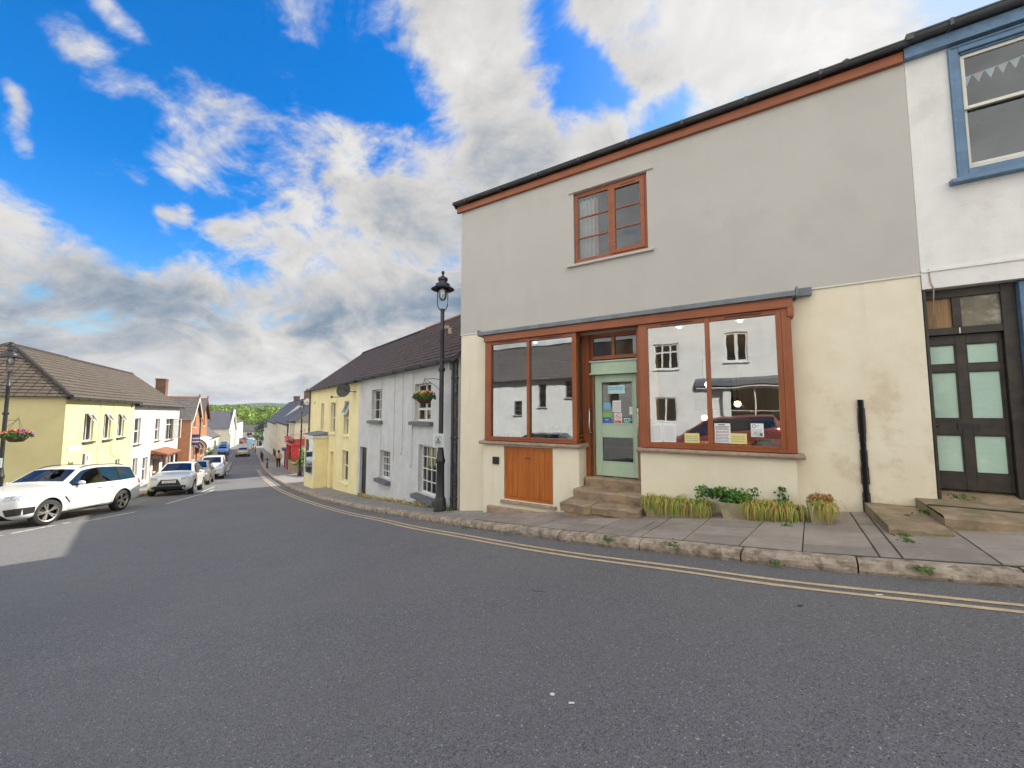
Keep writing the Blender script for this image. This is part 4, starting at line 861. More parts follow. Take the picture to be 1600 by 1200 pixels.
# ------------------------------------------------------------------ grey cottage and yellow cottage below the cafe
KA = R(-52); KO = Vector((-1.35, 9.95, 0)); KE = Vector((math.cos(KA), math.sin(KA), 0)); KN = Vector((-math.sin(KA), math.cos(KA), 0))
def cot_pt(t, y, z): return KO + KE*t + KN*y + Vector((0, 0, z))
gc = empty('grey_cottage', 'pale grey roughcast cottage with dark mossy slate roof beside the cafe', 'cottage', cot_pt(-4, 0, -2.75), KA, world_z=True)
def build_grey():
    def L(t): return t+4
    ops = [(L(-2.58), -.22, L(-1.50), .88), (L(-6.42), -.24, L(-5.38), .88), (L(-2.25), -2.28, L(-1.08), -.90), (L(-5.42), -2.24, L(-4.46), -1.28), (L(-7.66), -3.6, L(-6.85), -1.31, .11)]
    wm, ro = house(gc, L(-7.95), L(.03), 6.0, -4.2, 1.50, 3.88, 'cottage', 'roofdark', ops, over=.20, ridge='ridge')
    sl = (.16, .13, .13, 'slategrey')
    window(gc, *[L(-2.58), L(-1.50), -.22, .88], cols=2, rows=2, rel=.32, sill=sl, frame='creamframe', bar=.07)
    window(gc, *[L(-6.42), L(-5.38), -.24, .88], cols=2, rows=3, sill=sl, frame='creamframe')
    window(gc, *[L(-2.25), L(-1.08), -2.28, -.90], cols=4, rows=4, sill=(.10, .14, .20, 'slategrey'), frame='whitepvc', fw=.06)
    window(gc, *[L(-5.42), L(-4.46), -2.24, -1.28], cols=4, rows=4, sill=(.10, .14, .18, 'slategrey'), frame='whitepvc', fw=.05)
    d = MB(); d.box(L(-7.65), L(-6.86), .10, .14, -3.6, -1.32)
    for z0, z1 in ((-3.0, -2.4), (-2.25, -1.45)): d.frame(L(-7.52), L(-6.99), z0, z1, .03, .09, .0995)
    do = d.build('door', M['black'], gc); hb = MB(); hb.lathe((L(-6.95), .10, -2.35), [(0, -.05), (.025, -.04), (.012, 0)], 8, axis='y'); hb.build('knob', M['chrome'], do)
    ch = MB()
    for t, z0, z1 in ((-3.45, -1.2, 1.42), (-4.15, -1.55, 1.42), (-5.35, -1.2, 1.42), (-2.7, -1.5, 1.42), (-7.55, .6, 1.4)):
        pts = [(L(t), -.012, z1), (L(t)+.015, -.012, (z0+z1)/2), (L(t), -.012, z0)]
        if t in (-3.45, -2.7): pts += [(L(t)-.03, -.014, z0-.10), (L(t)-.10, -.014, z0-.12), (L(t)-.12, -.014, z0-.03)]
        ch.tube(pts, .006, 5)
    ch.build('cable', M['cable'], gc)
    downpipe(gc, L(-.16), -.06, -2.6, 1.42, .045); downpipe(gc, L(-.03), -.045, -2.6, 1.30, .05, 'conduit')
    hh = MB(); hh.box(L(-.36), L(-.30), -.10, -.0, 1.12, 1.3); hh.build('alarm_box', M['whitepvc'], gc)
    aerial(gc, L(-4.9), 3.0, 3.95)
def aerial(parent, x, y, z, h=1.2):
    m = MB(); m.tube([(x, y, z-.1), (x, y, z+h)], .014, 6); m.tube([(x-.5, y-.15, z+h-.1), (x+.5, y+.15, z+h-.1)], .010, 5)
    for k in range(8): u = -.45+.13*k; m.tube([(x+u, y+.3*u-.12, z+h-.22), (x+u, y+.3*u+.12, z+h+.02)], .006, 4); m.tube([(x+u-.06, y+.3*u+.12, z+h-.22), (x+u+.06, y+.3*u-.12, z+h+.02)], .006, 4)
    m.build('aerial', M['chrome'], parent)
build_grey()
yc = empty('yellow_cottage', 'pale yellow cottage with a white shop bay beyond the grey cottage', 'cottage', cot_pt(-12, 0, -3.55), KA, world_z=True)
def build_yellow():
    def L(t): return t+12
    ops = [(L(-14.45), -.92, L(-13.75), .53), (L(-12.40), -.94, L(-11.55), .53), (L(-10.08), -.94, L(-9.35), .55), (L(-10.12), -2.98, L(-9.22), -1.62), (L(-13.45), -4.6, L(-12.75), -1.88, .22, 0), (L(-12.25), -4.6, L(-11.6), -1.84, .22, 0)]
    house(yc, L(-17.1), L(-7.955), 6.0, -5.2, 1.46, 3.84, 'yellow', 'roofplain', ops, over=.20)
    sl = (.08, .08, .09, 'yellow')
    window(yc, L(-14.45), L(-13.75), -.92, .53, cols=1, rows=2, sash=True, sill=sl); window(yc, L(-12.40), L(-11.55), -.94, .53, cols=1, rows=2, sash=True, sill=sl)
    w = window(yc, L(-10.08), L(-9.35), -.94, .55, cols=1, rows=2, sash=True, sill=sl)
    tv = MB(); tv.frame(-.36, .36, -.62, 0, .045, -.02, .02); a = tv.build('top_vent', M['whitepvc'], w, loc=(L(-9.715), .10, .54)); a.rotation_euler[0] = R(-22)
    g = MB(); g.quad((-.33, 0, -.58), (.33, 0, -.58), (.33, 0, -.04), (-.33, 0, -.04)); g = g.build('vent_pane', M['pane_up'], w, loc=(L(-9.715), .10, .54)); g.rotation_euler[0] = R(-22)
    window(yc, L(-10.12), L(-9.22), -2.98, -1.62, cols=1, rows=2, sash=True, sill=sl)
    # projecting white shop bay
    b = MB(); x0, x1 = L(-14.9), L(-12.75); b.box(x0, x1, -.62, -.002, -4.9, -3.16); b.box(x1-.12, x1, -.60, -.002, -3.16, -1.22)
    bo = b.build('shop_bay', M['yellow'], yc, bevel=.01)
    f = MB(); f.frame(x0, x1-.125, -3.155, -1.225, .11, -.64, -.55); f.box(x0-.06, x1+.06, -.70, -.0, -1.22, -1.10); f.box(x0, x0+.08, -.55, -.002, -3.155, -1.225)
    f.quad((x0, -.05, -3.1), (x1-.13, -.05, -3.1), (x1-.13, -.05, -1.25), (x0, -.05, -1.25), 1); f.build('bay_frame', [M['whitepvc'], M['roomwall']], bo, bevel=.006)
    g = MB(); g.quad((x0+.08, -.60, -3.08), (x1-.2, -.60, -3.08), (x1-.2, -.60, -1.3), (x0+.08, -.60, -1.3)); g.build('pane', M['pane_up'], bo)
    rf = MB(); rf.prism([(x0-.08, .0, -.93), (x0-.08, -.72, -1.06), (x0-.08, -.72, -1.10), (x0-.08, 0, -1.10)], (x1-x0+.16, 0, 0)); rf.build('bay_roof', M['lead'], bo)
    dm = MB(); dm.lathe((0, 0, 0), [(.0, .07), (.13, .058), (.22, .03), (.295, -.02), (.30, -.02), (.22, .02), (.13, .05), (.0, .062)], 24)
    ds = dm.build('satellite_dish', M['slategrey'], yc, loc=(L(-8.75), -.42, .98)); ds.rotation_euler = (R(74), 0, R(-78)); ds.location.z = .98+3.55
    ar = MB(); ar.tube([(L(-8.35), -.01, .90), (L(-8.5), -.25, .92), (L(-8.72), -.36, .98)], .018, 6); ar.tube([(L(-8.75), -.42, .7), (L(-9.1), -.75, .68)], .012, 5); ar.ball((L(-9.12), -.77, .69), .05, 8, 5); ar.build('dish_arm', M['black'], yc)
    downpipe(yc, L(-17.0), -.06, -4.4, 1.38); 
    c = MB()
    for t in (-12.6, -11.35): c.tube([(L(t), -.012, 1.4), (L(t), -.012, -1.9 if t < -12 else -3.2)], .01, 5)
    c.build('cable', M['yellow'], yc)
    fl = MB(); fl.lathe((L(-15.9), -.02, .62), [(0, -.05), (.07, -.045), (.08, 0)], 10, axis='y'); fl.build('wall_light', M['whitepvc'], yc)
build_yellow()

# ------------------------------------------------------------------ cream row further down on the right (front along the street at n = 3.6)
DA = R(-56.2)
def row_pt(s, n): x, y = XY(s, n); return Vector((x, y, 0))
def row_root(name, label, cat, s, n=3.6):
    p = row_pt(s, n); return empty(name, label, cat, (p.x, p.y, H(p.x, p.y)+.1), DA, world_z=True)
ra = row_root('shop_building', 'cream hip-roofed shop with a bright red shopfront, behind the bushes', 'shop', 39.0)
def build_A():   # local x = 39-s (negative going away)
    house(ra, -6.2, 0, 5.0, -6.6, -.68, .78, 'pale', 'roofgrey', [(-1.6, -2.2, -.9, -1.0), (-3.0, -2.2, -2.3, -1.0), (-4.6, -2.2, -3.9, -1.0)], hipR=2.2, hipL=.0, course=.3)
    for a in (-1.6, -3.0, -4.6): window(ra, a, a+.7, -2.2, -1.0, cols=1, rows=2, sash=True, y=.1, sill=(.06, .08, .08, 'slategrey'))
    # two windows on the end wall, drawn as frames standing on that wall
    for y in (1.25, 2.6):
        f = MB(); 
        for (p, q, u, v) in ((y, y+.07, -2.15, -1.0), (y+.53, y+.6, -2.15, -1.0), (y+.07, y+.53, -1.07, -1.0), (y+.07, y+.53, -2.15, -2.08), (y+.07, y+.53, -1.61, -1.55)): f.box(.002, .05, p, q, u, v)
        f.quad((.004, y+.06, -2.1), (.004, y+.54, -2.1), (.004, y+.54, -1.05), (.004, y+.06, -1.05), 1); f.build('window', [M['whitepvc'], M['room']], ra)
    s = MB(); s.box(-5.6, .26, -.35, -.003, -2.75, -2.28); s.box(.003, .26, -.002, 1.35, -2.75, -2.28); s.box(-5.6, .32, -.42, 1.40, -2.277, -2.2); s.box(-.25, .12, -.2, -.003, -5.6, -2.752); s.box(-5.5, -5.2, -.2, -.003, -5.6, -2.752); s.box(-3.4, -3.2, -.2, -.003, -5.6, -2.752); s.box(.003, .10, .0, .5, -5.6, -2.752)
    s.build('red_shopfront', M['red'], ra, bevel=.01)
    g = MB(); g.quad((-5.2, -.06, -4.8), (-.25, -.06, -4.8), (-.25, -.06, -2.76), (-5.2, -.06, -2.76)); g.build('pane', M['pane_up'], ra)
build_A()
sg = empty('hanging_sign', 'round pinkish-red hanging sign on the cream end wall', 'sign', tuple(row_pt(38.95, 4.3))[:2]+(-1.95,), DA)
m = MB(); m.lathe((.25, 0, 0), [(0, -.02), (.30, -.02), (.32, 0), (.30, .02), (0, .02)], 20, axis='y'); m.build('sign_disc', M['flower'], sg); m = MB(); m.lathe((.25, 0, 0), [(.18, -.024), (.24, -.024)], 20, axis='y'); m.build('sign_ring', M['paper'], sg); m = MB(); m.tube([(-.0, 0, .55), (.6, 0, .55)], .02, 5); m.tube([(.25, 0, .55), (.25, 0, .3)], .012, 5); m.build('sign_bracket', M['blackpaint'], sg)
rbb = row_root('terraced_house', 'cream terraced house with dark slates beyond the red shop', 'house', 45.3)
def build_B():
    W1 = [(-2.2-3.3*k, -3.15+.0, -1.3-3.3*k, -1.75) for k in range(5)]
    ops = W1 + [(-2.2-3.3*k, -5.2, -1.3-3.3*k, -3.9) for k in (1, 2, 3, 4)] + [(-1.9, -6.3, -.9, -3.9)]
    house(rbb, -17.0, -.005, 6.0, -7.5, -1.05, 1.0, 'pale', 'roofblue', ops, course=.35)
    for o in ops[:-1]: window(rbb, *[o[0], o[2], o[1], o[3]], cols=1, rows=2, sash=True, y=.04, sill=(.06, .08, .1, 'pale'))
    d = MB(); d.box(-1.9, -.9, .1, .14, -6.3, -3.9); d.build('door', M['navypaint'], rbb)
    p = MB(); p.box(-2.3, -.5, -.4, -.003, -3.70, -3.5); p.box(-2.2, -2.1, -.12, -.003, -6.3, -3.702); p.build('door_canopy', M['navypaint'], rbb)
    downpipe(rbb, -.2, -.06, -5.8, -1.1, .06)
build_B()
rcc = row_root('terraced_house', 'taller cream terraced house with white gable verge and brick chimneys', 'house', 62.5)
def build_C():
    ops = [(-3.0-4.2*k, -3.3, -1.9-4.2*k, -1.9) for k in range(6)] + [(-3.0-4.2*k, -5.9, -1.9-4.2*k, -4.3) for k in range(6)]
    house(rcc, -29, 0, 7.0, -9.0, -1.30, 2.1, 'pale', 'roofblue', ops, course=.4, sides='pinkwall')
    for o in ops: window(rcc, *[o[0], o[2], o[1], o[3]], cols=1, rows=2, sash=True, y=.04)
    v = MB()
    v.prism([(.0, -.35, -1.55), (0, 3.5, 2.18), (0, 7.3, -1.5), (0, 7.3, -1.8), (0, 3.5, 1.75), (0, -.35, -1.95)], (.18, 0, 0)); v.build('verge_board', M['offwhite'], rcc)
    chimney(rcc, -.7, 3.5, 1.6, 3.15, .8, .6, 1); chimney(rcc, -1.1, 5.0, 1.0, 2.95, 1.0, .6, 0); chimney(rcc, -14, 3.5, 1.6, 2.9, 1.5, .8, 0)
build_C()
rdd = row_root('terraced_house', 'narrow cream house with grey slates at the far end of the cream row', 'house', 91.6)
house(rdd, -14, 0, 7.0, -10, -2.6, .2, 'offwhite', 'roofgrey', [(-2.6-4*k, -4.4, -1.6-4*k, -3.2) for k in range(3)], course=.45)
for k in range(3): window(rdd, -2.6-4*k, -1.6-4*k, -4.4, -3.2, cols=1, rows=2, sash=True, y=.1)

# ------------------------------------------------------------------ left side of the street
def lroot(name, label, cat, x, y, az): return empty(name, label, cat, (x, y, H(x, y)), R(az), world_z=True)
LA = 118
lt = lroot('corner_house', 'lemon yellow corner house with hipped brown tile roof behind the white car', 'house', -18.3, 16.3, LA)
def build_corner():
    ops = [(1.68, -1.26, 2.62, .0), (3.70, -1.28, 4.55, -.02), (5.40, -1.26, 6.28, -.03), (5.40, -3.25, 6.02, -2.42)]
    house(lt, 0, 7.65, 6.0, -5.2, .78, 3.05, 'yellowL', 'rooftile', ops, hipL=3.0, course=.30, over=.22)
    for i, o in enumerate(ops):
        w = window(lt, *[o[0], o[2], o[1], o[3]], cols=2, rows=1, y=.10, sill=(.10, .10, .10, 'gutter') if i < 3 else None, bar=.05)
        if i < 3:
            v = MB(); xm = (o[0]+o[2])/2; v.frame(-.22, .22, -.42, 0, .045, -.02, .02); v.quad((-.19, 0, -.38), (.19, 0, -.38), (.19, 0, -.03), (-.19, 0, -.03), 1)
            a = v.build('top_vent', [M['whitepvc'], M['pane_up']], w, loc=(o[2]-.27, .04, o[3]-.03)); a.rotation_euler[0] = R(-30)
    c = MB(); c.tube([(3.2, -.012, .7), (3.2, -.012, -2.2), (3.5, -.012, -2.5)], .011, 5); c.tube([(4.7, -.012, .7), (4.7, -.012, -2.0), (5.3, -.012, -2.3)], .011, 5); c.tube([(1.1, -.012, -2.2), (1.1, -.012, -3.2)], .02, 5); c.build('cable', M['yellowL'], lt)
    l = MB(); l.lathe((.35, -.08, -2.5), [(0, -.28), (.09, -.25), (.10, .05), (.02, .16), (0, .2)], 8); l.build('wall_lantern', M['stone'], lt)
    f = MB(); f.box(7.1, 7.25, -.10, -.002, .35, .52); f.build('alarm_box', M['sandstone'], lt)
build_corner()
sn = empty('street_nameplate', 'white street nameplate on the sunlit lemon yellow wall', 'nameplate', Vector((-18.3, 16.3, -1.62))+Vector((math.cos(R(LA)), math.sin(R(LA)), 0))*1.0-Vector((-math.sin(R(LA)), math.cos(R(LA)), 0))*.012, R(LA))
m = MB(); m.box(-.62, .62, -.012, .004, 0, .24); m.build('plate', M['plate'], sn); m = MB(); m.frame(-.60, .60, .02, .22, .012, -.0145, -.0125); m.build('plate_border', M['slategrey'], sn)
m = MB(); rr = random.Random(2); lx = -.52
for word in (5, 6):
    for k in range(word): lw_ = rr.uniform(.05, .07); m.box(lx, lx+lw_, -.0145, -.0125, .075, .165) if k % 2 else m.frame(lx, lx+lw_, .075, .165, .018, -.0145, -.0125); lx += lw_+.018
    lx += .07
m.build('lettering', M['cable'], sn)

lw = lroot('white_terraced_house', 'white terraced house with a brown shop porch, joined to the lemon house', 'house', *(Vector((-18.3, 16.3))+Vector((math.cos(R(LA)), math.sin(R(LA))))*7.66), LA)
def build_lwhite():
    def L(t): return t-7.66
    ops = [(L(7.85), -1.82, L(8.85), -.28), (L(11.62), -1.82, L(12.6), -.34), (L(13.95), -1.94, L(15.95), -.38), (L(7.95), -4.6, L(8.75), -2.62), (L(9.60), -4.22, L(10.55), -2.74), (L(11.6), -6.2, L(13.0), -2.95, .35, 1), (L(14.3), -4.8, L(16.6), -2.75)]
    house(lw, 0.005, L(17.4), 6.0, -6.6, .62, 3.02, 'offwhite', 'rooftile', ops, course=.30, over=.22, verge=.02)
    for i, o in enumerate(ops):
        if i in (0, 1, 4): window(lw, *[o[0], o[2], o[1], o[3]], cols=1, rows=2, sash=True, y=.12, sill=(.08, .08, .1, 'brownpaint' if i < 2 else 'offwhite'), frame='whitepvc', curtain=2 if i == 4 else 0)
        if i == 2: 
            w = window(lw, *[o[0], o[2], o[1], o[3]], cols=3, rows=2, rel=.72, y=.12, sill=(.08, .08, .1, 'brownpaint'), frame='creamframe', bar=.06)
            for ang, x in ((-62, o[2]-.02),):
                v = MB(); v.frame(-.66, 0, -1.45, -.05, .05, -.02, .02); v.quad((-.62, 0, -1.4), (-.04, 0, -1.4), (-.04, 0, -.1), (-.62, 0, -.1), 1); a = v.build('open_casement', [M['creamframe'], M['pane_up']], w, loc=(x, .06, o[3])); a.rotation_euler[2] = R(62)
        if i == 3: window(lw, *[o[0], o[2], o[1], o[3]], cols=1, rows=1, y=.12, frame='offwhite', curtain=2)
        if i == 6: window(lw, *[o[0], o[2], o[1], o[3]], cols=2, rows=1, y=.05, frame='brownpaint', fw=.14, curtain=2)
    # the first sash tilts open
    v = MB(); v.frame(-.45, .45, -.75, 0, .06, -.02, .02); v.quad((-.4, 0, -.7), (.4, 0, -.7), (.4, 0, -.05), (-.4, 0, -.05), 1); a = v.build('open_sash', [M['whitepvc'], M['pane_up']], lw, loc=(L(8.35), .0, -1.02)); a.location.z = -1.02+ZB[lw.name]; a.rotation_euler[0] = R(-28)
    p = MB(); p.prism([(L(11.0), 0, -2.38), (L(11.0), -.85, -2.66), (L(11.0), -.85, -2.74), (L(11.0), 0, -2.60)], (3.4, 0, 0)); po = p.build('porch_roof', M['ridge'], lw)
    q = MB()
    for x in (11.15, 14.15): q.box(L(x)-.08, L(x)+.08, -.75, -.6, -5.4, -2.85); q.box(L(x)-.10, L(x)+.10, -.58, -.004, -2.98, -2.75)
    q.box(L(11.0), L(14.4), -.82, -.74, -2.86, -2.745); q.build('porch_post', M['brownpaint'], lw, bevel=.01)
    d = MB(); d.box(L(11.62), L(12.98), .30, .345, -6.1, -2.96); d.build('door', M['brownpaint'], lw)
    b = MB(); b.box(L(14.0), L(17.0), -.05, -.003, -2.68, -2.08); b.build('sign_board', M['plate'], lw)
    f = MB(); f.box(L(7.8), L(11.2), -.06, -.003, -6.2, -4.45); f.build('plinth', M['slategrey'], lw)
    c = MB(); c.tube([(L(9.9), -.012, .5), (L(9.9), -.012, -2.0)], .012, 5); c.tube([(L(7.9), -.012, -2.05), (L(13.8), -.012, -1.98)], .012, 5); c.build('cable', M['offwhite'], lw)
build_lwhite()

bk = lroot('brick_house', 'red brick house with twin gables and a striped awning', 'house', -34.7, 43.0, 120)
def build_brick():
    W = 11.4; hw = W/2; ze, za = -.55, 1.78; B = -8.0; D = 8
    wall = MB(); wins = [(1.9, -1.55, 3.0, .15), (7.9, -1.55, 9.0, .15)]; low = [(1.9, -5.2, 3.0, -3.5), (4.2, -6.3, 5.0, -3.5), (7.0, -5.2, 9.4, -3.6)]
    wall_panel(wall, 0, W, B, ze, wins[:0]+low+[(w[0], w[1], w[2], ze) for w in wins])
    for g in (0, 1):
        a = g*hw; w = wins[g]; k = (w[3]-ze)/(za-ze)*hw/2
        wall.poly([(a, 0, ze), (w[0], 0, ze), (w[0], 0, w[3]), (a+k, 0, w[3])]); wall.poly([(w[2], 0, ze), (a+hw, 0, ze), (a+hw-k, 0, w[3]), (w[2], 0, w[3])]); wall.poly([(a+k, 0, w[3]), (a+hw-k, 0, w[3]), (a+hw/2, 0, za)])
        wall.quad((w[0], 0, w[1]), (w[0], 0, w[3]), (w[0], .18, w[3]), (w[0], .18, w[1])); wall.quad((w[2], 0, w[1]), (w[2], .18, w[1]), (w[2], .18, w[3]), (w[2], 0, w[3]))
    wall.quad((0, 0, B), (0, 0, ze), (0, D, ze), (0, D, B)); wall.quad((W, 0, B), (W, D, B), (W, D, ze), (W, 0, ze)); wall.quad((0, D, B), (W, D, B), (W, D, ze), (0, D, ze))
    for f in range(len(wall.f)): wall.uv[f] = [(wall.v[i][0]+wall.v[i][1], wall.v[i][2]) for i in wall.f[f]]
    wall.build('wall', M['brick'], bk)
    rf = MB(); sl = (za-ze)/(hw/2)
    for g in (0, 1):
        a = g*hw; o = .28 if g == 0 else .0; p = .28 if g == 1 else .0
        roof_slope(rf, (a-o, D, ze-o*sl+.05), (a-o, -.3, ze-o*sl+.05), (a+hw/2, -.3, za+.06), (a+hw/2, D, za+.06), .3)
        roof_slope(rf, (a+hw+p, -.3, ze-p*sl+.05), (a+hw+p, D, ze-p*sl+.05), (a+hw/2, D, za+.06), (a+hw/2, -.3, za+.06), .3)
    ro = rf.build('roof', M['roofgrey'], bk)
    for g in (0, 1):
        a = g*hw; b = MB()
        for s in (-1, 1):
            x0 = a+hw/2; x1 = a+hw/2+s*(hw/2+.25); b.prism([(x0, -.32, za+.04), (x1, -.32, ze-.2), (x1, -.32, ze-.45), (x0, -.32, za-.28)], (0, .06, 0))
        b.build('bargeboard', M['offwhite'] if g == 0 else M['brownpaint'], ro)
        r = MB(); y = -.3
        while y < D: r.prism([(a+hw/2-.13, y, za+.0), (a+hw/2, y, za+.16), (a+hw/2+.13, y, za+.0)], (0, .42, 0)); y += .45
        r.build('ridge', M['ridge'], ro); f = MB(); f.lathe((a+hw/2, -.28, za+.1), [(.08, 0), (.06, .15), (.1, .22), (.0, .42)], 8); f.build('finial', M['ridge'], ro)
    for w in wins+low[:1]+low[2:]: window(bk, w[0], w[2], w[1], w[3], cols=2, rows=2, y=.12, sill=(.1, .1, .1, 'offwhite'))
    d = MB(); d.box(4.2, 5.0, .12, .16, -6.3, -3.5); d.build('door', M['brownpaint'], bk)
    downpipe(bk, .12, -.08, -6.2, -.6, .06, 'offwhite'); downpipe(bk, 5.7, -.08, -3.4, -.6, .06)
    # striped quarter-round awning
    aw = MB(); n, x0, x1, r = 8, 3.4, 6.6, 1.15
    for k in range(n):
        a, b = R(90*k/n), R(90*(k+1)/n); pa = (-r*math.sin(a), -3.95+r*.95*math.cos(a)); pb = (-r*math.sin(b), -3.95+r*.95*math.cos(b))
        aw.quad((x0, pa[0], pa[1]), (x0, pb[0], pb[1]), (x1, pb[0], pb[1]), (x1, pa[0], pa[1]), 1)
    for ring_ in range(7):
        q0, q1 = r*(ring_/7), r*((ring_+1)/7)
        for k in range(n):
            a, b = R(90*k/n), R(90*(k+1)/n); P = lambda q, t: (x0-.004, -q*math.sin(t), -3.95+q*.95*math.cos(t)); aw.poly([P(q0, a), P(q1, a), P(q1, b), P(q0, b)], 0 if ring_ % 2 == 0 else 1)
    aw.build('awning', [M['brownpaint'], M['offwhite']], bk)
    cn = MB(); cn.prism([(7.6, 0, -2.9), (7.6, -.7, -3.15), (7.6, -.7, -3.3), (7.6, 0, -3.25)], (2.6, 0, 0)); cn.build('bay_hood', M['offwhite'], bk)
    for x in (1.2, 8.55): chimney(ro, x+.6, 4.5, 1.2, 2.35, .5, .5, 1, 'brick')
    aerial(bk, 4.5, 5.0, 2.2, 1.4)
    sb = MB(); sb.box(1.0, 1.08, -.75, -.05, -3.5, -2.3); sb.build('projecting_sign', M['navypaint'], bk); s2 = MB()
    for z in (-2.75, -3.1): s2.box(.99, 1.09, -.70, -.1, z-.08, z+.08)
    s2.build('sign_stripe', M['plate'], bk)
build_brick()
bh = lroot('gabled_house', 'house behind the terrace with brown roof, clay verge and brick chimney', 'house', -32.9, 37.8, 120)
house(bh, 0, 5.2, 5.0, -7, .9, 2.85, 'offwhite', 'rooftile', [], course=.35, gut=False, ridge='ridge'); chimney(bh, 4.9, 1.4, 1.0, 3.6, 1.1, .8, 0)
v = MB(); v.prism([(-.15, -.2, .82), (-.15, 2.5, 3.03), (-.15, 5.2, .82), (-.15, 5.2, .62), (-.15, 2.5, 2.8), (-.15, -.2, .62)], (.12, 0, 0)); v.build('verge', M['ridge'], bh)
wl = lroot('low_cottage', 'low white cottage with grey slate roof past the brick house', 'cottage', -41.3, 54.0, 120)
house(wl, 0, 12, 6, -9, -3.45, -.9, 'offwhite', 'roofgrey', [(2.5, -5.3, 3.5, -4.0), (7, -5.3, 8, -4.0)], course=.35)
for x in (2.5, 7): window(wl, x, x+1, -5.3, -4.0, cols=2, rows=2, y=.1)
cu = lroot('chapel', 'pale chapel with tall gable window and wide blue slate roof', 'chapel', -64.5, 91.0, 120)
def build_chapel():
    W, D, ze, za, B = 13.0, 26.0, -3.3, .35, -10.5
    m = MB(); wall_panel(m, 0, W, B, ze, [(5.6, -6.5, 7.4, ze)], depth=.3); a = .55
    kz = ze+a*0; m.poly([(0, 0, ze), (5.6, 0, ze), (5.6, 0, -2.1), (W*.5*((-2.1-ze)/(za-ze)), 0, -2.1)]); m.poly([(7.4, 0, ze), (W, 0, ze), (W-W*.5*((-2.1-ze)/(za-ze)), 0, -2.1), (7.4, 0, -2.1)]); m.poly([(W*.5*((-2.1-ze)/(za-ze)), 0, -2.1), (W-W*.5*((-2.1-ze)/(za-ze)), 0, -2.1), (W/2, 0, za)])
    m.quad((0, 0, B), (0, 0, ze), (0, D, ze), (0, D, B), 1); m.quad((W, 0, B), (W, D, B), (W, D, ze), (W, 0, ze)); m.poly([(0, D, B), (0, D, ze), (W/2, D, za), (W, D, ze), (W, D, B)])
    m.build('wall', [M['offwhite'], M['pale']], cu)
    r = MB(); roof_slope(r, (-.4, D, ze-.15), (-.4, -.1, ze-.15), (W/2, -.1, za+.1), (W/2, D, za+.1), .5); roof_slope(r, (W+.4, -.1, ze-.15), (W+.4, D, ze-.15), (W/2, D, za+.1), (W/2, -.1, za+.1), .5); ro = r.build('roof', M['roofblue'], cu)
    v = MB(); v.prism([(-.6, -.15, ze-.5), (W/2, -.15, za+.6), (W+.6, -.15, ze-.5), (W+.6, -.15, ze-.9), (W/2, -.15, za+.1), (-.6, -.15, ze-.9)], (0, -.3, 0)); v.build('gable_coping', M['offwhite'], ro)
    f = MB(); f.quad((5.6, .25, -6.5), (7.4, .25, -6.5), (7.4, .25, -2.1), (5.6, .25, -2.1), 1); f.frame(5.6, 7.4, -6.5, -2.1, .12, .1, .24); f.box(6.45, 6.55, .1, .24, -6.3, -2.2); f.build('gable_window', [M['creamframe'], M['dirty_glass']], cu)
    b = MB()
    for x in (.35, 12.65): b.prism([(x-.3, 0, -4.2), (x-.3, -.35, -4.9), (x-.3, -.35, B), (x-.3, 0, B)], (.6, 0, 0))
    b.build('buttress', M['offwhite'], cu)
    s = MB()
    for y in (3, 7, 11, 15): s.box(-.05, -.004, y, y+1.4, -6.0, -4.2)
    s.build('side_window', M['dirty_glass'], cu)
build_chapel()
fw = lroot('far_house', 'big white house with hipped grey roof beyond the chapel', 'house', -73.2, 106.0, 120)
house(fw, 0, 20, 9, -11, -2.3, -.2, 'offwhite', 'roofgrey', [(2+4*k, -4.6, 3.2+4*k, -3.2) for k in range(4)]+[(2+4*k, -7.8, 3.2+4*k, -6.2) for k in range(4)], hipR=4, hipL=3, course=.5)
for k in range(4):
    window(fw, 2+4*k, 3.2+4*k, -4.6, -3.2, cols=1, rows=2, sash=True, y=.1); window(fw, 2+4*k, 3.2+4*k, -7.8, -6.2, cols=1, rows=2, sash=True, y=.1)
for i, (px, Z, L_, ze, zr, wl_, rf_, lab, az) in enumerate(((384, 150, 9, -6.6, -4.3, 'pinkwall', 'roofgrey', 'small pinkish house at the far end of the street, left of the others', 10), (394, 165, 11, -6.2, -3.6, 'brick', 'roofblue', 'small brick house at the far end of the street', 5), (407, 158, 8, -6.4, -4.2, 'offwhite', 'roofgrey', 'small white house at the far end of the street near the bushes', -8))):
    X = (px-800)/620*Z; f = empty('far_house', lab, 'house', (X, Z, -10), R(az), world_z=True)
    house(f, -L_/2, L_/2, 7, -11, ze, zr, wl_, rf_, [(-L_*.3, ze-2, -L_*.1, ze-.6), (L_*.1, ze-2, L_*.3, ze-.6)], course=.6); 
    for a in (-.3, .1): window(f, L_*a, L_*(a+.2), ze-2, ze-.6, cols=2, rows=1, y=.1)

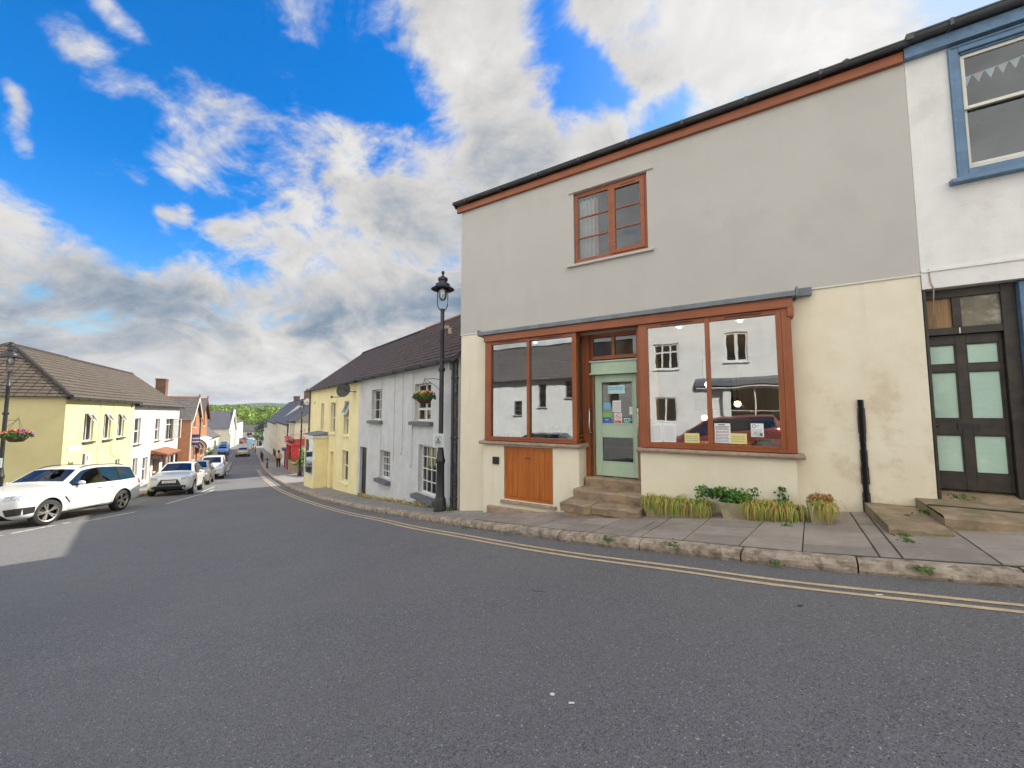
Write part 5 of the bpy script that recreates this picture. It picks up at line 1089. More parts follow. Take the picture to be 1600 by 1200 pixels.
# ------------------------------------------------------------------ across the road, behind the photographer: what the shop windows reflect
def opp(t, y): return cafe_pt(t, y, 0)
OA = CA+math.pi
ow = empty('white_shop', 'tall white shop with black windows across the road, mirrored in the shop glass', 'shop', opp(7.5, -11.4)+Vector((0, 0, -1.6)), OA, world_z=True)
def build_opp():
    # local x runs to the photograph's left: x = 7.5 - t ; inward is away from the cafe
    def X(t): return 7.5-t
    ops = [(X(3.3), 1.98, X(2.2), 3.15), (X(5.95), 2.12, X(5.10), 3.38), (X(3.15), -.38, X(2.2), .70), (X(9.2), 2.1, X(8.3), 3.4), (X(4.95), -1.6, X(4.5), 1.0, .3, 0), (X(7.05), -.35, X(5.2), 1.02), (X(10.5), -.35, X(7.25), 1.02)]
    house(ow, X(14), X(1.1), 7, -3.4, 5.6, 7.6, 'white_render', 'roofgrey', ops, over=.2)
    window(ow, *[ops[0][0], ops[0][2], ops[0][1], ops[0][3]], cols=3, rows=2, rel=.68, y=.08, bar=.07, fw=.07, sill=(.06, .06, .08, 'white_render'))
    for i in (1, 3): window(ow, *[ops[i][0], ops[i][2], ops[i][1], ops[i][3]], cols=2, rows=1, y=.08, bar=.12, fw=.08, sill=(.06, .06, .08, 'white_render'))
    window(ow, *[ops[2][0], ops[2][2], ops[2][1], ops[2][3]], cols=2, rows=1, y=.08, bar=.07, fw=.06)
    window(ow, *[ops[5][0], ops[5][2], ops[5][1], ops[5][3]], cols=2, rows=2, rel=.35, y=.08, fw=.05); window(ow, *[ops[6][0], ops[6][2], ops[6][1], ops[6][3]], cols=3, rows=2, rel=.35, y=.08, fw=.05)
    f = MB(); f.prism([(X(11), -.003, 1.50), (X(11), -.28, 1.36), (X(11), -.28, 1.16), (X(11), -.003, 1.12)], (X(3.95)-X(11), 0, 0)); f.build('shop_canopy', M['slategrey'], ow)
    e = MB(); e.box(X(11), X(4.0), -.20, -.003, 1.06, 1.115); e.build('canopy_trim', M['whitepvc'], ow)
build_opp()
oc = empty('white_cottage', 'low white slate-roofed cottage across the road, mirrored in the left shop window', 'cottage', opp(-3, -11.8)+Vector((0, 0, -2.5)), OA, world_z=True)
def build_oc():
    def X(t): return -3-t
    ops = [(X(-3.5), .33, X(-3.95), 1.58), (X(-1.85), .80, X(-2.35), 1.72), (X(-5.0), -.10, X(-5.55), .70), (X(.2), .5, X(-.3), 1.6)]
    house(oc, X(1.05), X(-9.5), 7, -4.5, 1.95, 4.3, 'white_render', 'roofgrey', ops, over=.25)
    for o in ops: window(oc, *[o[0], o[2], o[1], o[3]], cols=1, rows=3, y=.1, frame='lead', fw=.04, sill=(.06, .07, .08, 'slategrey'))
build_oc()
# ------------------------------------------------------------------ ground, road, pavements, kerbs
def sheet(name, ss, ns, dz, m, far=None):
    mb = MB(); S = len(ss); N = len(ns); g = []
    for s in ss:
        for n in ns:
            x, y = XY(s, n); z = H(x, y)+dz
            if far: z += far(s, n)
            g.append((x, y, z))
    fs = []; uv = []
    for i in range(S-1):
        for j in range(N-1): fs.append((i*N+j, (i+1)*N+j, (i+1)*N+j+1, i*N+j+1)[::-1])
    mb.add(g, fs, 0); o = mb.build(name, m, smooth=True); return tag(o, kind='structure')
def arange(a, b, d): return list(np.arange(a, b+d*.5, d))
def farz(s, n):
    t = min(1, max(0, (s-190)/420)); return 8.5*t*t*(3-2*t)
sheet('ground', [-400, -120, -60]+arange(-40, 130, 2)+[140, 160, 190, 230, 280, 340, 420, 520, 640, 900, 1500, 3000], [-3000, -900, -400, -200, -100, -60]+arange(-40, 30, 2)+[45, 70, 110, 200, 400, 900, 3000], -.10, M['ground'], farz)
sheet('road', arange(-20, 40, .5)+arange(41, 175, 2), arange(-24, 8, .5), 0., M['asphalt'])
KR = [(-9, 9.6), (-5.5, 8.1), (-3, 6.95), (-1.4, 6.25), (.48, 5.47), (1.03, 5.26), (1.56, 5.05), (2.14, 4.85), (2.82, 4.68), (3.24, 4.56), (4.12, 4.31), (5.11, 4.10), (6.85, 3.84), (8.61, 3.59), (10.33, 3.43), (12.42, 3.15), (16.02, 2.8), (20.54, 2.36), (24.82, 2.06), (30, 1.98), (36.99, 1.90), (47.84, 1.74), (60, 1.72), (73.22, 1.70), (95, 1.6), (120, 1.5)]
KL = [(19, -16), (20.2, -11), (21.2, -7.6), (22.3, -6.0), (24, -4.8), (26, -4.15), (28, -3.9), (35, -3.75), (41.5, -3.7), (44.5, -3.2), (46.2, -1.9), (47, -1.25), (53, -1.15), (60, -1.2), (62, -2.0), (64, -3.5), (67, -4.3), (90, -4.7), (125, -5.2)]
def smooth_line(P, step):
    P = [Vector(p) for p in P]; out = []
    for i in range(len(P)-1):
        p0, p1, p2, p3 = P[max(i-1, 0)], P[i], P[i+1], P[min(i+2, len(P)-1)]
        m1 = (p2-p0)*.5; m2 = (p3-p1)*.5; L = (p2-p1).length; m1 *= L/max((p2-p0).length*.5, 1e-6); m2 *= L/max((p3-p1).length*.5, 1e-6)
        n = max(1, int(L/step))
        for k in range(n):
            t = k/n; out.append((2*t**3-3*t**2+1)*p1+(t**3-2*t**2+t)*m1+(-2*t**3+3*t**2)*p2+(t**3-t**2)*m2)
    out.append(P[-1]); return out
def world_line(P, step): return [Vector(XY(*p)) for p in smooth_line(P, step)]
RL = world_line(KR, .12); LL = world_line(KL, .15)
def normals(L, side):     # unit normals pointing to the building side
    o = []
    for i in range(len(L)):
        t = (L[min(i+1, len(L)-1)]-L[max(i-1, 0)]).normalized(); o.append(Vector((t.y, -t.x))*side)
    return o
RN = normals(RL, 1); LN = normals(LL, -1)
def arclen(L):
    a = [0.]
    for i in range(1, len(L)): a.append(a[-1]+(L[i]-L[i-1]).length)
    return a
RA_ = arclen(RL); LA_ = arclen(LL)
def at_arc(L, N, A, u):
    i = int(np.clip(np.searchsorted(A, u)-1, 0, len(A)-2)); f = (u-A[i])/(A[i+1]-A[i]); return L[i].lerp(L[i+1], f), N[i].lerp(N[i+1], f).normalized()
PH = .125
def strip(L, N, A, offs, u0, u1, dz, mb, step=.25, mi=0, hf=None):
    n = max(1, int((u1-u0)/step)); prev = None
    for k in range(n+1):
        p, q = at_arc(L, N, A, u0+(u1-u0)*k/n); row = []
        for j, o in enumerate(offs):
            c = p+q*o; row.append((c.x, c.y, H(c.x, c.y)+(dz if not hf else hf(j))))
        if prev:
            for j in range(len(offs)-1): mb.quad(prev[j], row[j], row[j+1], prev[j+1], mi)
        prev = row
# pavement beds
mb = MB(); strip(RL, RN, RA_, [.15, .6, 1.2, 1.8, 2.6, 3.6, 5.2], 0, RA_[-1], PH-.012, mb, .4); tag(mb.build('pavement', M['tarmac'], smooth=True), kind='structure')
mb = MB(); strip(LL, LN, LA_, [.15, .6, 1.2, 2.0, 4.0], 0, LA_[-1], PH-.012, mb, .5); tag(mb.build('pavement', M['tarmac'], smooth=True), kind='structure')
def arc_of(L, A, pt): i = min(range(len(L)), key=lambda k: (L[k]-Vector(pt)).length); return A[i]
uA = 0.; uB = arc_of(RL, RA_, (-.9, 8.15))
def slabs():
    mb = MB(); rnd = random.Random(11); bed = MB(); strip(RL, RN, RA_, [.15, .8, 1.6, 2.4, 3.4, 4.6], uA, uB+.05, PH-.004, bed, .25); bo = bed.build('paving_joints', M['joint']); tag(bo, kind='structure')
    u = uA
    narrow = [arc_of(RL, RA_, tuple(p)) for p in ((1.75, 5.45), (3.95, 3.68))]
    while u < uB:
        w = rnd.uniform(.56, .66)
        rep = 1
        for nr in narrow:
            if nr-.3 < u < nr+.32: w = .17
        v = .20; e = min(u+w, uB); g = .007 if w > .3 else .010
        first = rnd.uniform(.28, .55); row = first
        while v < 4.3:
            b = v+row; row = rnd.choice((.36, .42, .45, .5, .62)) 
            dz = PH+.004+rnd.uniform(-.003, .005); tl = rnd.uniform(-.003, .003)
            nn = 2; top = []
            P = []
            for (uu, vv) in ((u+g, v+.009), (e-g, v+.009), (e-g, b-.009), (u+g, b-.009)):
                p, q = at_arc(RL, RN, RA_, uu); c = p+q*vv; P.append((c.x, c.y, H(c.x, c.y)+dz+tl*(1 if vv > v+.01 else -1)))
            mi = 1 if rnd.random() < .3 else 0
            lo = [(x, y, z-.03) for x, y, z in P]
            mb.add(P+lo, [(3, 2, 1, 0), (0, 1, 5, 4), (1, 2, 6, 5), (2, 3, 7, 6), (3, 0, 4, 7)], mi)
            v = b
        u = e
    tag(mb.build('paving_slabs', [M['slab'], M['slab2']], bevel=.003), kind='structure')
slabs()
def kerb(L, N, A, u0, u1, seed, name='kerb', detail=True):
    mb = MB(); rnd = random.Random(seed); u = u0
    while u < u1:
        l = rnd.uniform(.75, 1.35); e = min(u+l, u1); n = max(2, int((e-u)/(.055 if detail else .3))); prev = None; jz = rnd.uniform(-.008, .008); jo = rnd.uniform(-.012, .012); wv = rnd.uniform(0, 6)
        for k in range(n+1):
            uu = u+.008+(e-u-.016)*k/n; p, q = at_arc(L, N, A, uu); end = .012 if k in (0, n) else 0; row = []
            r = lambda a: rnd.uniform(-a, a) if detail else 0
            for o, z in ((.03+r(.012), -.06), (.0+r(.013), .035), (.004+r(.013), .075), (.016+r(.007)+end, .108+r(.005)), (.05+r(.004)+end, .125-end*.7+r(.003)), (.10, .130-end*.6+r(.003)), (.165, .129-end*.5), (.175, .08)):
                c = p+q*(o+jo+.006*math.sin(uu*4+wv)); row.append((c.x, c.y, H(c.x, c.y)+z+jz))
            if prev:
                for j in range(len(row)-1): mb.add([prev[j], row[j], row[j+1], prev[j+1]], [(0, 1, 2, 3)], 0, None, True)
            if k in (0, n): mb.poly(row)
            prev = row
        u = e
    tag(mb.build(name, M['kerb'], auto=50), kind='structure')
uM = arc_of(RL, RA_, XY(26, 2.05))
kerb(RL, RN, RA_, .2, uM, 3); kerb(RL, RN, RA_, uM, RA_[-1], 4, detail=False); kerb(LL, LN, LA_, .0, LA_[-1], 5, detail=False)
# gutter strip of darker tarmac, then the double yellow lines
mb = MB(); uE = arc_of(RL, RA_, XY(47.5, 1.7))
for a in (-.43, -.575):
    n = int(uE/.25); prev = None; rnd = random.Random(int(-a*1000))
    for k in range(n+1):
        p, q = at_arc(RL, RN, RA_, uE*k/n); w = .029+rnd.uniform(-.003, .003); row = []
        for o in (a-w, a+w): c = p+q*o; row.append((c.x, c.y, H(c.x, c.y)+.005))
        if prev: mb.quad(prev[0], row[0], row[1], prev[1])
        prev = row
tag(mb.build('road_marking', M['yellow_line']), kind='structure')
def mark(mb, p, q, w):
    p, q = Vector(p), Vector(q); t = (q-p).normalized(); nn = Vector((-t.y, t.x))*w/2; n = max(1, int((q-p).length/.6))
    for k in range(n):
        a, b = p.lerp(q, k/n), p.lerp(q, (k+1)/n); mb.quad(*[(c.x, c.y, H(c.x, c.y)+.005) for c in (a-nn, b-nn, b+nn, a+nn)])
mb = MB()
P0, P1 = Vector((-13.25, 9.5)), Vector((-13.72, 12.6)); L = (P1-P0).length
k = 0.
while k < L: mark(mb, P0.lerp(P1, k/L), P0.lerp(P1, min(1, (k+1.25)/L)), .10); k += 1.45
for a, b in (((-13.4, 12.75), (-13.55, 14.6)), ((-14.2, 16.6), (-15.5, 20.2)), ((-15.4, 20.2), (-16.7, 22.6)), ((-16.3, 21.2), (-18.6, 25.2))): mark(mb, a, b, .09)
for s in (75, 79, 83): mark(mb, XY(s, -1.6), XY(s+2, -1.7), .12)
tag(mb.build('road_marking', M['white_line']), kind='structure')
# far hills
mb = MB(); prev = None
for k in range(121):
    n = -1900+3400*k/120; row = []
    prof = 14+11*math.exp(-((n+560)/330)**2)+9*math.exp(-((n-250)/420)**2)+3*math.sin(n*.009)+1.5*math.sin(n*.031+1)
    for s, f in ((700, -.35), (900, .25), (1150, .62), (1400, .9), (1600, 1.0), (1900, .6)):
        x, y = XY(s, n); row.append((x, y, -4+(prof*1.45+5)*f+.8*math.sin(n*.05+s)))
    if prev:
        for j in range(5): mb.add([prev[j], row[j], row[j+1], prev[j+1]], [(3, 2, 1, 0)], 0, None, True)
    prev = row
tag(mb.build('hills', M['hill']), kind='structure')

# ------------------------------------------------------------------ trees
def crown(mb, c, r, n, size, rnd, nm=2, flat=.8):
    for _ in range(n):
        d = Vector((rnd.gauss(0, 1), rnd.gauss(0, 1), rnd.gauss(0, 1))).normalized(); q = rnd.random()**.45
        p = Vector(c)+Vector((d.x*r*q, d.y*r*q, d.z*r*flat*q)); leaf_quad(mb, p, size, rnd, rnd.randrange(nm))
def woodland():
    rnd = random.Random(21); mb = MB()
    for _ in range(760):
        s = rnd.uniform(195, 620); n = rnd.uniform(-150-.2*s, 130); x, y = XY(s, n)
        u = x/y*620
        if not (-560 < u < -180): continue
        zb = H(x, y)+farz(s, n); r = rnd.uniform(3.0, 5.2); hgt = rnd.uniform(6.5, 11); sc = s/300
        for b in range(4):
            c = (x+rnd.gauss(0, r*.45), y+rnd.gauss(0, r*.45), zb+hgt*rnd.uniform(.5, .95)); crown(mb, c, r*.62, 46, .55+.38*sc, rnd, 2)
    tag(mb.build('woodland', [M['woodfar'], M['wooddark']]), kind='stuff')
woodland()
def tree(name, label, px, Z, ytop, r, leaf, cat='tree', group=None, n=900, lean=0, trunk=True):
    X = (px-800)/620*Z; zb = H(X, Z); zt = (645.6-ytop)/620*Z; h = zt-zb
    t = empty(name, label, cat, (X, Z, zb), 0, group); rnd = random.Random(int(px*7+Z)); 
    mb = MB(); mb.tube([(0, 0, -.2), (.05*h*.2, 0, h*.35), (0, .1, h*.7)], [h*.035, h*.025, h*.01], 8)
    for a in range(5): an = a*1.3; mb.tube([(0, 0, h*(.3+.06*a)), (r*.5*math.cos(an), r*.5*math.sin(an), h*(.5+.06*a))], [h*.014, h*.006], 5)
    if trunk: mb.build('trunk', M['basket'], t)
    c = MB()
    for k in range(11):
        an = rnd.uniform(0, 6.28); rr = r*rnd.uniform(.1, .62); zz = h*rnd.uniform(.35, .88)
        crown(c, (rr*math.cos(an), rr*math.sin(an), zz), r*rnd.uniform(.3, .5), n//11, max(.06, r*.075), rnd, 2, .85)
    c.build('crown', [M[l] for l in leaf], t); return t
tree('evergreen_tree', 'dark evergreen tree standing out against the bright green wood', 412, 140, 651, 3.2, ('darkleaf', 'darkleaf'))
tree('tree', 'bright green rounded tree above the far roofs, left of the evergreen', 395, 165, 652, 5.0, ('woodfar', 'wooddark')); tree('tree', 'bushy green tree at the kerb where the cream row ends', 412, 112, 672, 2.2, ('wooddark', 'shrub')); tree('tree', 'broad yellow-green tree behind the big white far house', 383, 170, 640, 7.5, ('woodfar', 'woodfar'))
tree('tree', 'tall green tree behind the cream row, right of the evergreen', 425, 150, 646, 5.5, ('woodfar', 'wooddark')); tree('tree', 'green tree peeping over the chapel roof', 345, 190, 634, 6.5, ('woodfar', 'wooddark'))
# a tree across the road, mirrored in the left shop window
o = cafe_pt(-11.5, -22, 0); t = empty('tree', 'green tree behind the cottage across the road, mirrored in the left shop window', 'tree', (o.x, o.y, -4.0)); rnd = random.Random(3)
m = MB(); m.tube([(0, 0, 0), (.1, 0, 4), (0, .1, 8)], [.3, .2, .08], 8); m.build('trunk', M['basket'], t); m = MB()
for k in range(9): crown(m, (rnd.gauss(0, 1.3), rnd.gauss(0, 1.3), rnd.uniform(5.5, 9)), 1.3, 130, .2, rnd, 2)
m.build('crown', [M['woodfar'], M['wooddark']], t)

# ------------------------------------------------------------------ street lamps and flower baskets
def lamp(label, x, y, zt, arm_az=None, reach=.66, plate=True, lod=False, group='heritage lamp posts'):
    zb = H(x, y)+PH; h = zt-zb; t = empty('street_lamp', label, 'street lamp', (x, y, zb), 0, group); s = 10 if lod else 20
    b = MB(); b.lathe((0, 0, 0), [(.155, -.1), (.155, .15), (.145, .18), (.145, .27), (.13, .30), (.108, .36), (.096, 1.14), (.118, 1.19), (.118, 1.24), (.098, 1.29), (.076, 1.48), (.062, 1.56), (.060, 1.6)], s, sm=True); b.build('base', M['blackpaint'], t, auto=35)
    p = MB(); zt_ = h-1.05; p.lathe((0, 0, 0), [(.060, 1.6), (.056, h*.57), (.085, h*.572), (.085, h*.585), (.054, h*.587), (.050, h*.74), (.058, h*.742), (.058, h*.75), (.050, h*.752), (.050, zt_), (.058, zt_), (.058, zt_+.06), (0, zt_+.06)], s); p.build('pole', M['blackpaint'], t, auto=35)
    y_ = MB()
    for sx in (-1, 1): y_.tube([(sx*.03, 0, zt_+.0), (sx*.08, 0, zt_+.05), (sx*.125, 0, zt_+.14), (sx*.132, 0, zt_+.35), (sx*.132, 0, zt_+.60)], .013, 6)
    y_.build('yoke', M['blackpaint'], t)
    g = MB(); g.lathe((0, 0, zt_+.27), [(0, 0), (.05, .015), (.088, .07), (.106, .16), (.112, .34)], s); g.build('globe', M['lampglass'], t); g = MB(); g.lathe((0, 0, zt_+.38), [(0, 0), (.04, .02), (.05, .1), (.04, .2)], 10); g.build('lamp_bulb', M['curtain'], t)
    k = MB(); k.lathe((0, 0, zt_+.56), [(.12, .04), (.28, .0), (.298, .012), (.28, .03), (.19, .08), (.185, .135), (.17, .155), (.105, .18), (.10, .23), (.125, .245), (.125, .30), (.10, .32), (.05, .35), (.026, .37), (.024, .41), (.042, .435), (.042, .465), (.026, .49), (0, .495)], s); k.build('hood', M['blackpaint'], t, auto=35)
    if arm_az is not None:
        a = MB(); d = Vector((math.cos(R(arm_az)), math.sin(R(arm_az)), 0)); zc = h*.535
        k_ = d*(reach/.66); a.tube([Vector((0, 0, zc)), k_*.3+Vector((0, 0, zc+.03)), k_*.62+Vector((0, 0, zc+.02)), k_*.66+Vector((0, 0, zc+.06))], .008, 5); a.tube([Vector((0, 0, zc-.30)), k_*.22+Vector((0, 0, zc-.16)), k_*.45+Vector((0, 0, zc-.06)), k_*.58+Vector((0, 0, zc))], .007, 5); a.build('basket_arm', M['blackpaint'], t)
    return t, zb
def basket(label, c, r, seed, lod=1., cols=('flower', 'floweryel', 'flowerpurple')):
    t = empty('hanging_basket', label, 'flower basket', c, 0, 'hanging flower baskets'); rnd = random.Random(seed)
    b = MB(); b.lathe((0, 0, 0), [(0, -r*.62), (r*.45, -r*.58), (r*.72, -r*.3), (r*.86, 0), (r*.8, .0), (0, -.03)], 16); b.build('bowl', M['basket'], t)
    f = MB(); n = int(420*lod)
    for _ in range(n):
        a = rnd.uniform(0, 6.283); q = math.sqrt(rnd.random())*r*1.12; z = rnd.uniform(-.02, .5)*r*(1-(q/r)**2*.6)+.02-(.25*r if q > r*.9 else 0)*rnd.random(); leaf_quad(f, (q*math.cos(a), q*math.sin(a), z), r*.16, rnd)
    f.build('foliage', M['shrub'], t)
    for ci, cn in enumerate(cols):
        g = MB()
        for _ in range(int(70*max(lod, 1))):
            a = rnd.uniform(0, 6.283); q = math.sqrt(rnd.random())*r*1.05; 
            if ci == 2: a = rnd.uniform(-.6, .9)
            leaf_quad(g, (q*math.cos(a), q*math.sin(a), r*.5*(1-(q/r)**2*.5)+rnd.uniform(0, .06)), r*.12, rnd, 0, 1.2)
        g.build('flowers', M[cn], t)
    ch = MB()
    for k in range(3): a = 2.1*k; ch.tube([(r*.8*math.cos(a), r*.8*math.sin(a), 0), (0, 0, r*1.9)], .005, 4)
    ch.build('chain', M['blackpaint'], t); return t
def lamp_plate(label, x, y, z, az):
    t = empty('lamp_plate', label, 'plaque', (x, y, z), R(az), 'plaques on the lamp posts')
    b = MB(); b.box(-.19, .19, -.006, .006, 0, .42); b.build('plate', M['lampplate'], t)
    d = MB()
    for k in range(16):
        if k == 4: continue
        a = 2*math.pi*k/16; u = Vector((math.cos(a), 0, math.sin(a))); w = Vector((-math.sin(a), 0, math.cos(a)))*.012; c = Vector((0, -.0075, .21)); sc = .13 if abs(u.x) > .8 else .165
        d.quad(*(c+u*.09-w*.3, c+u*sc-w, c+u*sc+w, c+u*.09+w*.3), 0)
    d.poly([(-.095, -.008, .12), (.095, -.008, .12), (.03, -.008, .27), (0, -.008, .33), (-.03, -.008, .27)], 1); d.poly([(-.045, -.0085, .13), (.045, -.0085, .13), (.03, -.0085, .215), (-.03, -.0085, .215)], 2); d.quad((-.12, -.008, .03), (.12, -.008, .03), (.12, -.008, .085), (-.12, -.008, .085), 3)
    t.scale = (.66, 1, .80)
    d.build('emblem', [M['teal'], M['slategrey'], M['sandstone'], M['cable']], t)
l1, zb = lamp('tall black lamp post with flower basket outside the grey cottage', -1.78, 10.0, 3.66, 190, .42)
d = Vector((math.cos(R(190)), math.sin(R(190)), 0)); c = Vector((-1.78, 10, zb))+d*.42+Vector((0, 0, (3.66-zb)*.535+.05)); basket('basket of red and yellow flowers hanging by the grey cottage', c-Vector((0, 0, .50)), .25, 1)
lamp_plate('square pale plaque on the lamp post outside the grey cottage', -1.82, 9.86, zb+1.56, 10)
m = MB(); o_ = empty('camera_bracket', 'small pale bracket on the lamp post by the grey cottage', 'bracket', (-1.70, 10.0, zb+4.55)); m.box(-.02, .10, -.03, .03, .0, .08); m.box(.08, .16, -.05, .03, -.14, .02); m.build('bracket_body', M['sandstone'], o_)
lL, zb2 = lamp('tall black lamp post with flower basket in front of the lemon corner house', -18.45, 14.5, 2.54, -12)
d = Vector((math.cos(R(-12)), math.sin(R(-12)), 0)); c = Vector((-18.45, 14.5, zb2))+d*.66+Vector((0, 0, (2.54-zb2)*.535+.05)); basket('basket of coral flowers hanging by the lemon corner house', c-Vector((0, 0, .95*.62)), .36, 2, cols=('flower', 'flower', 'flowerpurple'))
lamp_plate('square pale plaque on the lamp post beside the white car', -18.40, 14.34, zb2+1.56, 48)
l2, zb3 = lamp('black lamp post in front of the red shop and bushes', -16.2, 30.7, 1.1, 190, lod=True)
c = Vector((-16.2, 30.7, zb3))+Vector((math.cos(R(190))*.66, math.sin(R(190))*.66, (1.1-zb3)*.535+.05)); basket('small basket of dark foliage hanging on the lamp post by the red shop', c-Vector((0, 0, .55)), .30, 3, .4, ('flowerred', 'flowerpurple'))
lamp('black lamp post against the cream terrace', (421.7-800)/620*77, 77, -1.75, None, lod=True)
lamp('slender black lamp post at the far end of the pavement', (405.8-800)/620*98, 98, -2.2, None, lod=True)

# ------------------------------------------------------------------ planters under the shop window
def blades(mb, x0, x1, y0, y1, z, n, rnd, L=(.25, .42), front=True, cols=(0, 0, 1, 2)):
    for _ in range(n):
        x = rnd.uniform(x0, x1); y = rnd.uniform(y0, y1); l = rnd.uniform(*L)*rnd.choice((.6, .85, 1, 1, 1.1)); a = rnd.gauss(-math.pi/2, .75) if front else rnd.uniform(0, 6.28)
        dx, dy = math.cos(a), math.sin(a); w = rnd.uniform(.007, .013); pts = []; out = rnd.uniform(.25, .6)*l; up = rnd.uniform(.10, .26)*l; drop = rnd.uniform(.35, .8)*l if front else rnd.uniform(-.1, .3)*l
        for k in range(6):
            t = k/5; pts.append(Vector((x+dx*out*min(1, t*1.5)**.8, y+dy*out*min(1, t*1.5)**.8, z+up*math.sin(math.pi*min(1, t*1.25)*.9)-drop*max(0, t-.35)**1.2*1.5)))
        side = Vector((-dy, dx, 0)); c = rnd.choice(cols)
        for k in range(5):
            wa, wb = w*(1-k/5.5), w*(1-(k+1)/5.5); mi = c if k < 2 else rnd.choice((c, c, 2 if c else 1))
            mb.quad(pts[k]-side*wa, pts[k+1]-side*wb, pts[k+1]+side*wb, pts[k]+side*wa, mi)
def trough(name, label, t0, t1, y0, y1, zt, seed, nb, taper=.03, shrub_at=None, cols=(0, 0, 1, 2), L=(.25, .42), bx=None):
    tm = (t0+t1)/2; ym = (y0+y1)/2; p = cafe_pt(tm, ym, 0); zb = H(p.x, p.y)+PH+.0; t = empty(name, label, 'planter', (p.x, p.y, zb), CA, 'stone planters along the cafe wall'); h = zt-zb; rnd = random.Random(seed); hw, hd = (t1-t0)/2, (y1-y0)/2
    b = MB(); r = lambda f, z, g: [(-hw*1+g, -hd+g, z), (hw-g, -hd+g, z), (hw-g, hd-g, z), (-hw+g, hd-g, z)]
    rings = [r(0, -.12, taper*1.2), r(0, 0, taper), r(0, h, 0), r(0, h, .03), r(0, h-.04, .035)]
    for i in range(4):
        for k in range(4): b.quad(rings[i][k], rings[i][(k+1) % 4], rings[i+1][(k+1) % 4], rings[i+1][k])
    b.poly(rings[4], 1); b.build('trough', [M['stone'], M['soil']], t, bevel=.008)
    f = MB(); x0, x1 = bx or (-hw+.02, hw-.02); blades(f, x0, x1, -hd+.02, hd-.04, h-.02, nb, rnd, cols=cols, L=L); blades(f, x0, x1, -hd*.6, hd-.02, h-.02, nb//3, rnd, (.16, .30), False, (0, 0, 0, 1)); blades(f, x0, x1, -hd*.9, hd-.02, h-.01, nb//6, rnd, (.30, .46), False, (0, 1))
    f.build('grass', [M['bladegreen'], M['bladeyellow'], M['bladestraw']], t)
    if shrub_at is not None:
        s = MB()
        for k in range(24):
            c = (shrub_at+rnd.gauss(0, .19), rnd.uniform(-hd*.5, hd*.6), h+rnd.uniform(.02, .17)); crown(s, c, .10, 50, .028, rnd, 1)
        s.build('shrub', M['midleaf'], t)
        s = MB()
        for k in range(5):
            a = rnd.uniform(2.4, 3.6); s.tube([(shrub_at-.1, 0, h), (shrub_at-.1+.2*math.cos(a), .05*k-.1, h+.12), (shrub_at-.1+.34*math.cos(a), .06*k-.12, h+.10+.03*k)], .004, 4)
            for j in range(14): leaf_quad(s, (shrub_at-.1+rnd.uniform(.12, .36)*math.cos(a), .06*k-.12+rnd.gauss(0, .03), h+.10+rnd.gauss(0, .035)), .024, rnd)
        s.build('trailing_stem', M['darkleaf'], t)
    return t
trough('planter', 'stone trough under a thick fringe of green and straw grass beside the steps', 4.50, 5.52, -.62, -.30, -1.46, 1, 900, cols=(0, 0, 0, 1, 2), L=(.26, .40))
trough('planter', 'stone trough with a dark green shrub and drooping yellow grass', 5.64, 6.64, -.70, -.36, -1.36, 2, 900, .05, -.32, (0, 1, 1, 2), (.26, .44), (-.12, .5))
tp = trough('planter', 'small pale stone pot with grass drooping from its right side', 6.74, 7.00, -.86, -.50, -1.24, 3, 260, .035, None, (0, 1, 2), (.22, .36), (-.02, .13))
f = MB(); rnd = random.Random(9)
for _ in range(70): crown(f, (rnd.uniform(-.09, .14), rnd.uniform(-.05, .15), .30+rnd.uniform(-.02, .05)), .035, 5, .022, rnd, 1)
f.build('rusty_foliage', M['bladestraw'], tp)
w = empty('weed', 'upright young nettle growing behind the yellow grass trough', 'weed', cafe_pt(6.48, -.26, -1.36), CA); f = MB(); f.tube([(0, 0, -.3), (0, 0, .22)], .004, 4); rnd = random.Random(2)
for k in range(46): leaf_quad(f, (rnd.gauss(0, .045), rnd.gauss(0, .03), rnd.uniform(.02, .24)), .03, rnd)
f.build('leaves', M['shrub'], w)
# weeds in the kerb joints and at the wall foot
def weed(label, x, y, dz, n, r, m='weed', blade=False, group=None):
    z = H(x, y)+dz; t = empty('weed', label, 'weed', (x, y, z), 0, group); rnd = random.Random(int(abs(x*97+y*31)*10)); f = MB()
    for _ in range(n): leaf_quad(f, (rnd.gauss(0, r), rnd.gauss(0, r), abs(rnd.gauss(0, r*.5))+.005), .024 if r > .05 else .018, rnd, 0, 1.)
    if blade: blades(f, -r, r, -r, r, 0, n, rnd, (.06, .16), False, (0,))
    f.build('leaves', M[m], t)
wd = [((950, 845), 'weed sprouting in the kerb joint below the cafe steps', .10), ((1052, 853), 'weed sprouting in the kerb joint below the left grass trough', .10), ((1437, 893), 'broad-leaved weed in the kerb joint at the right, near the landing', .08)]
def ground_hit(px, py, dz=0):
    r = pixdir(px, py); k = 1.
    while k < 200:
        p = r*k
        if p.z < H(p.x, p.y)+dz: return p
        k += .01 if k < 40 else .1
    return p
for (px, py), lab, dz in wd: p = ground_hit(px, py, dz); weed(lab, p.x, p.y, dz, 60, .045)
grp = 'grass tufts at the foot of the kerb'
for px, py in ((792, 834), (1215, 884), (727, 827), (528, 788), (705, 812)):
    p = ground_hit(px, py, .02); weed('little green grass tuft growing at the foot of the granite kerb', p.x, p.y, .02, 26, .04, group=grp)
for px, py in ((1160, 806), (1228, 822), (1412, 838), (1420, 848)): p = ground_hit(px, py, PH); weed('small moss tuft in a paving joint by the planters and low step', p.x, p.y, PH, 30, .035, group='moss tufts in the paving')
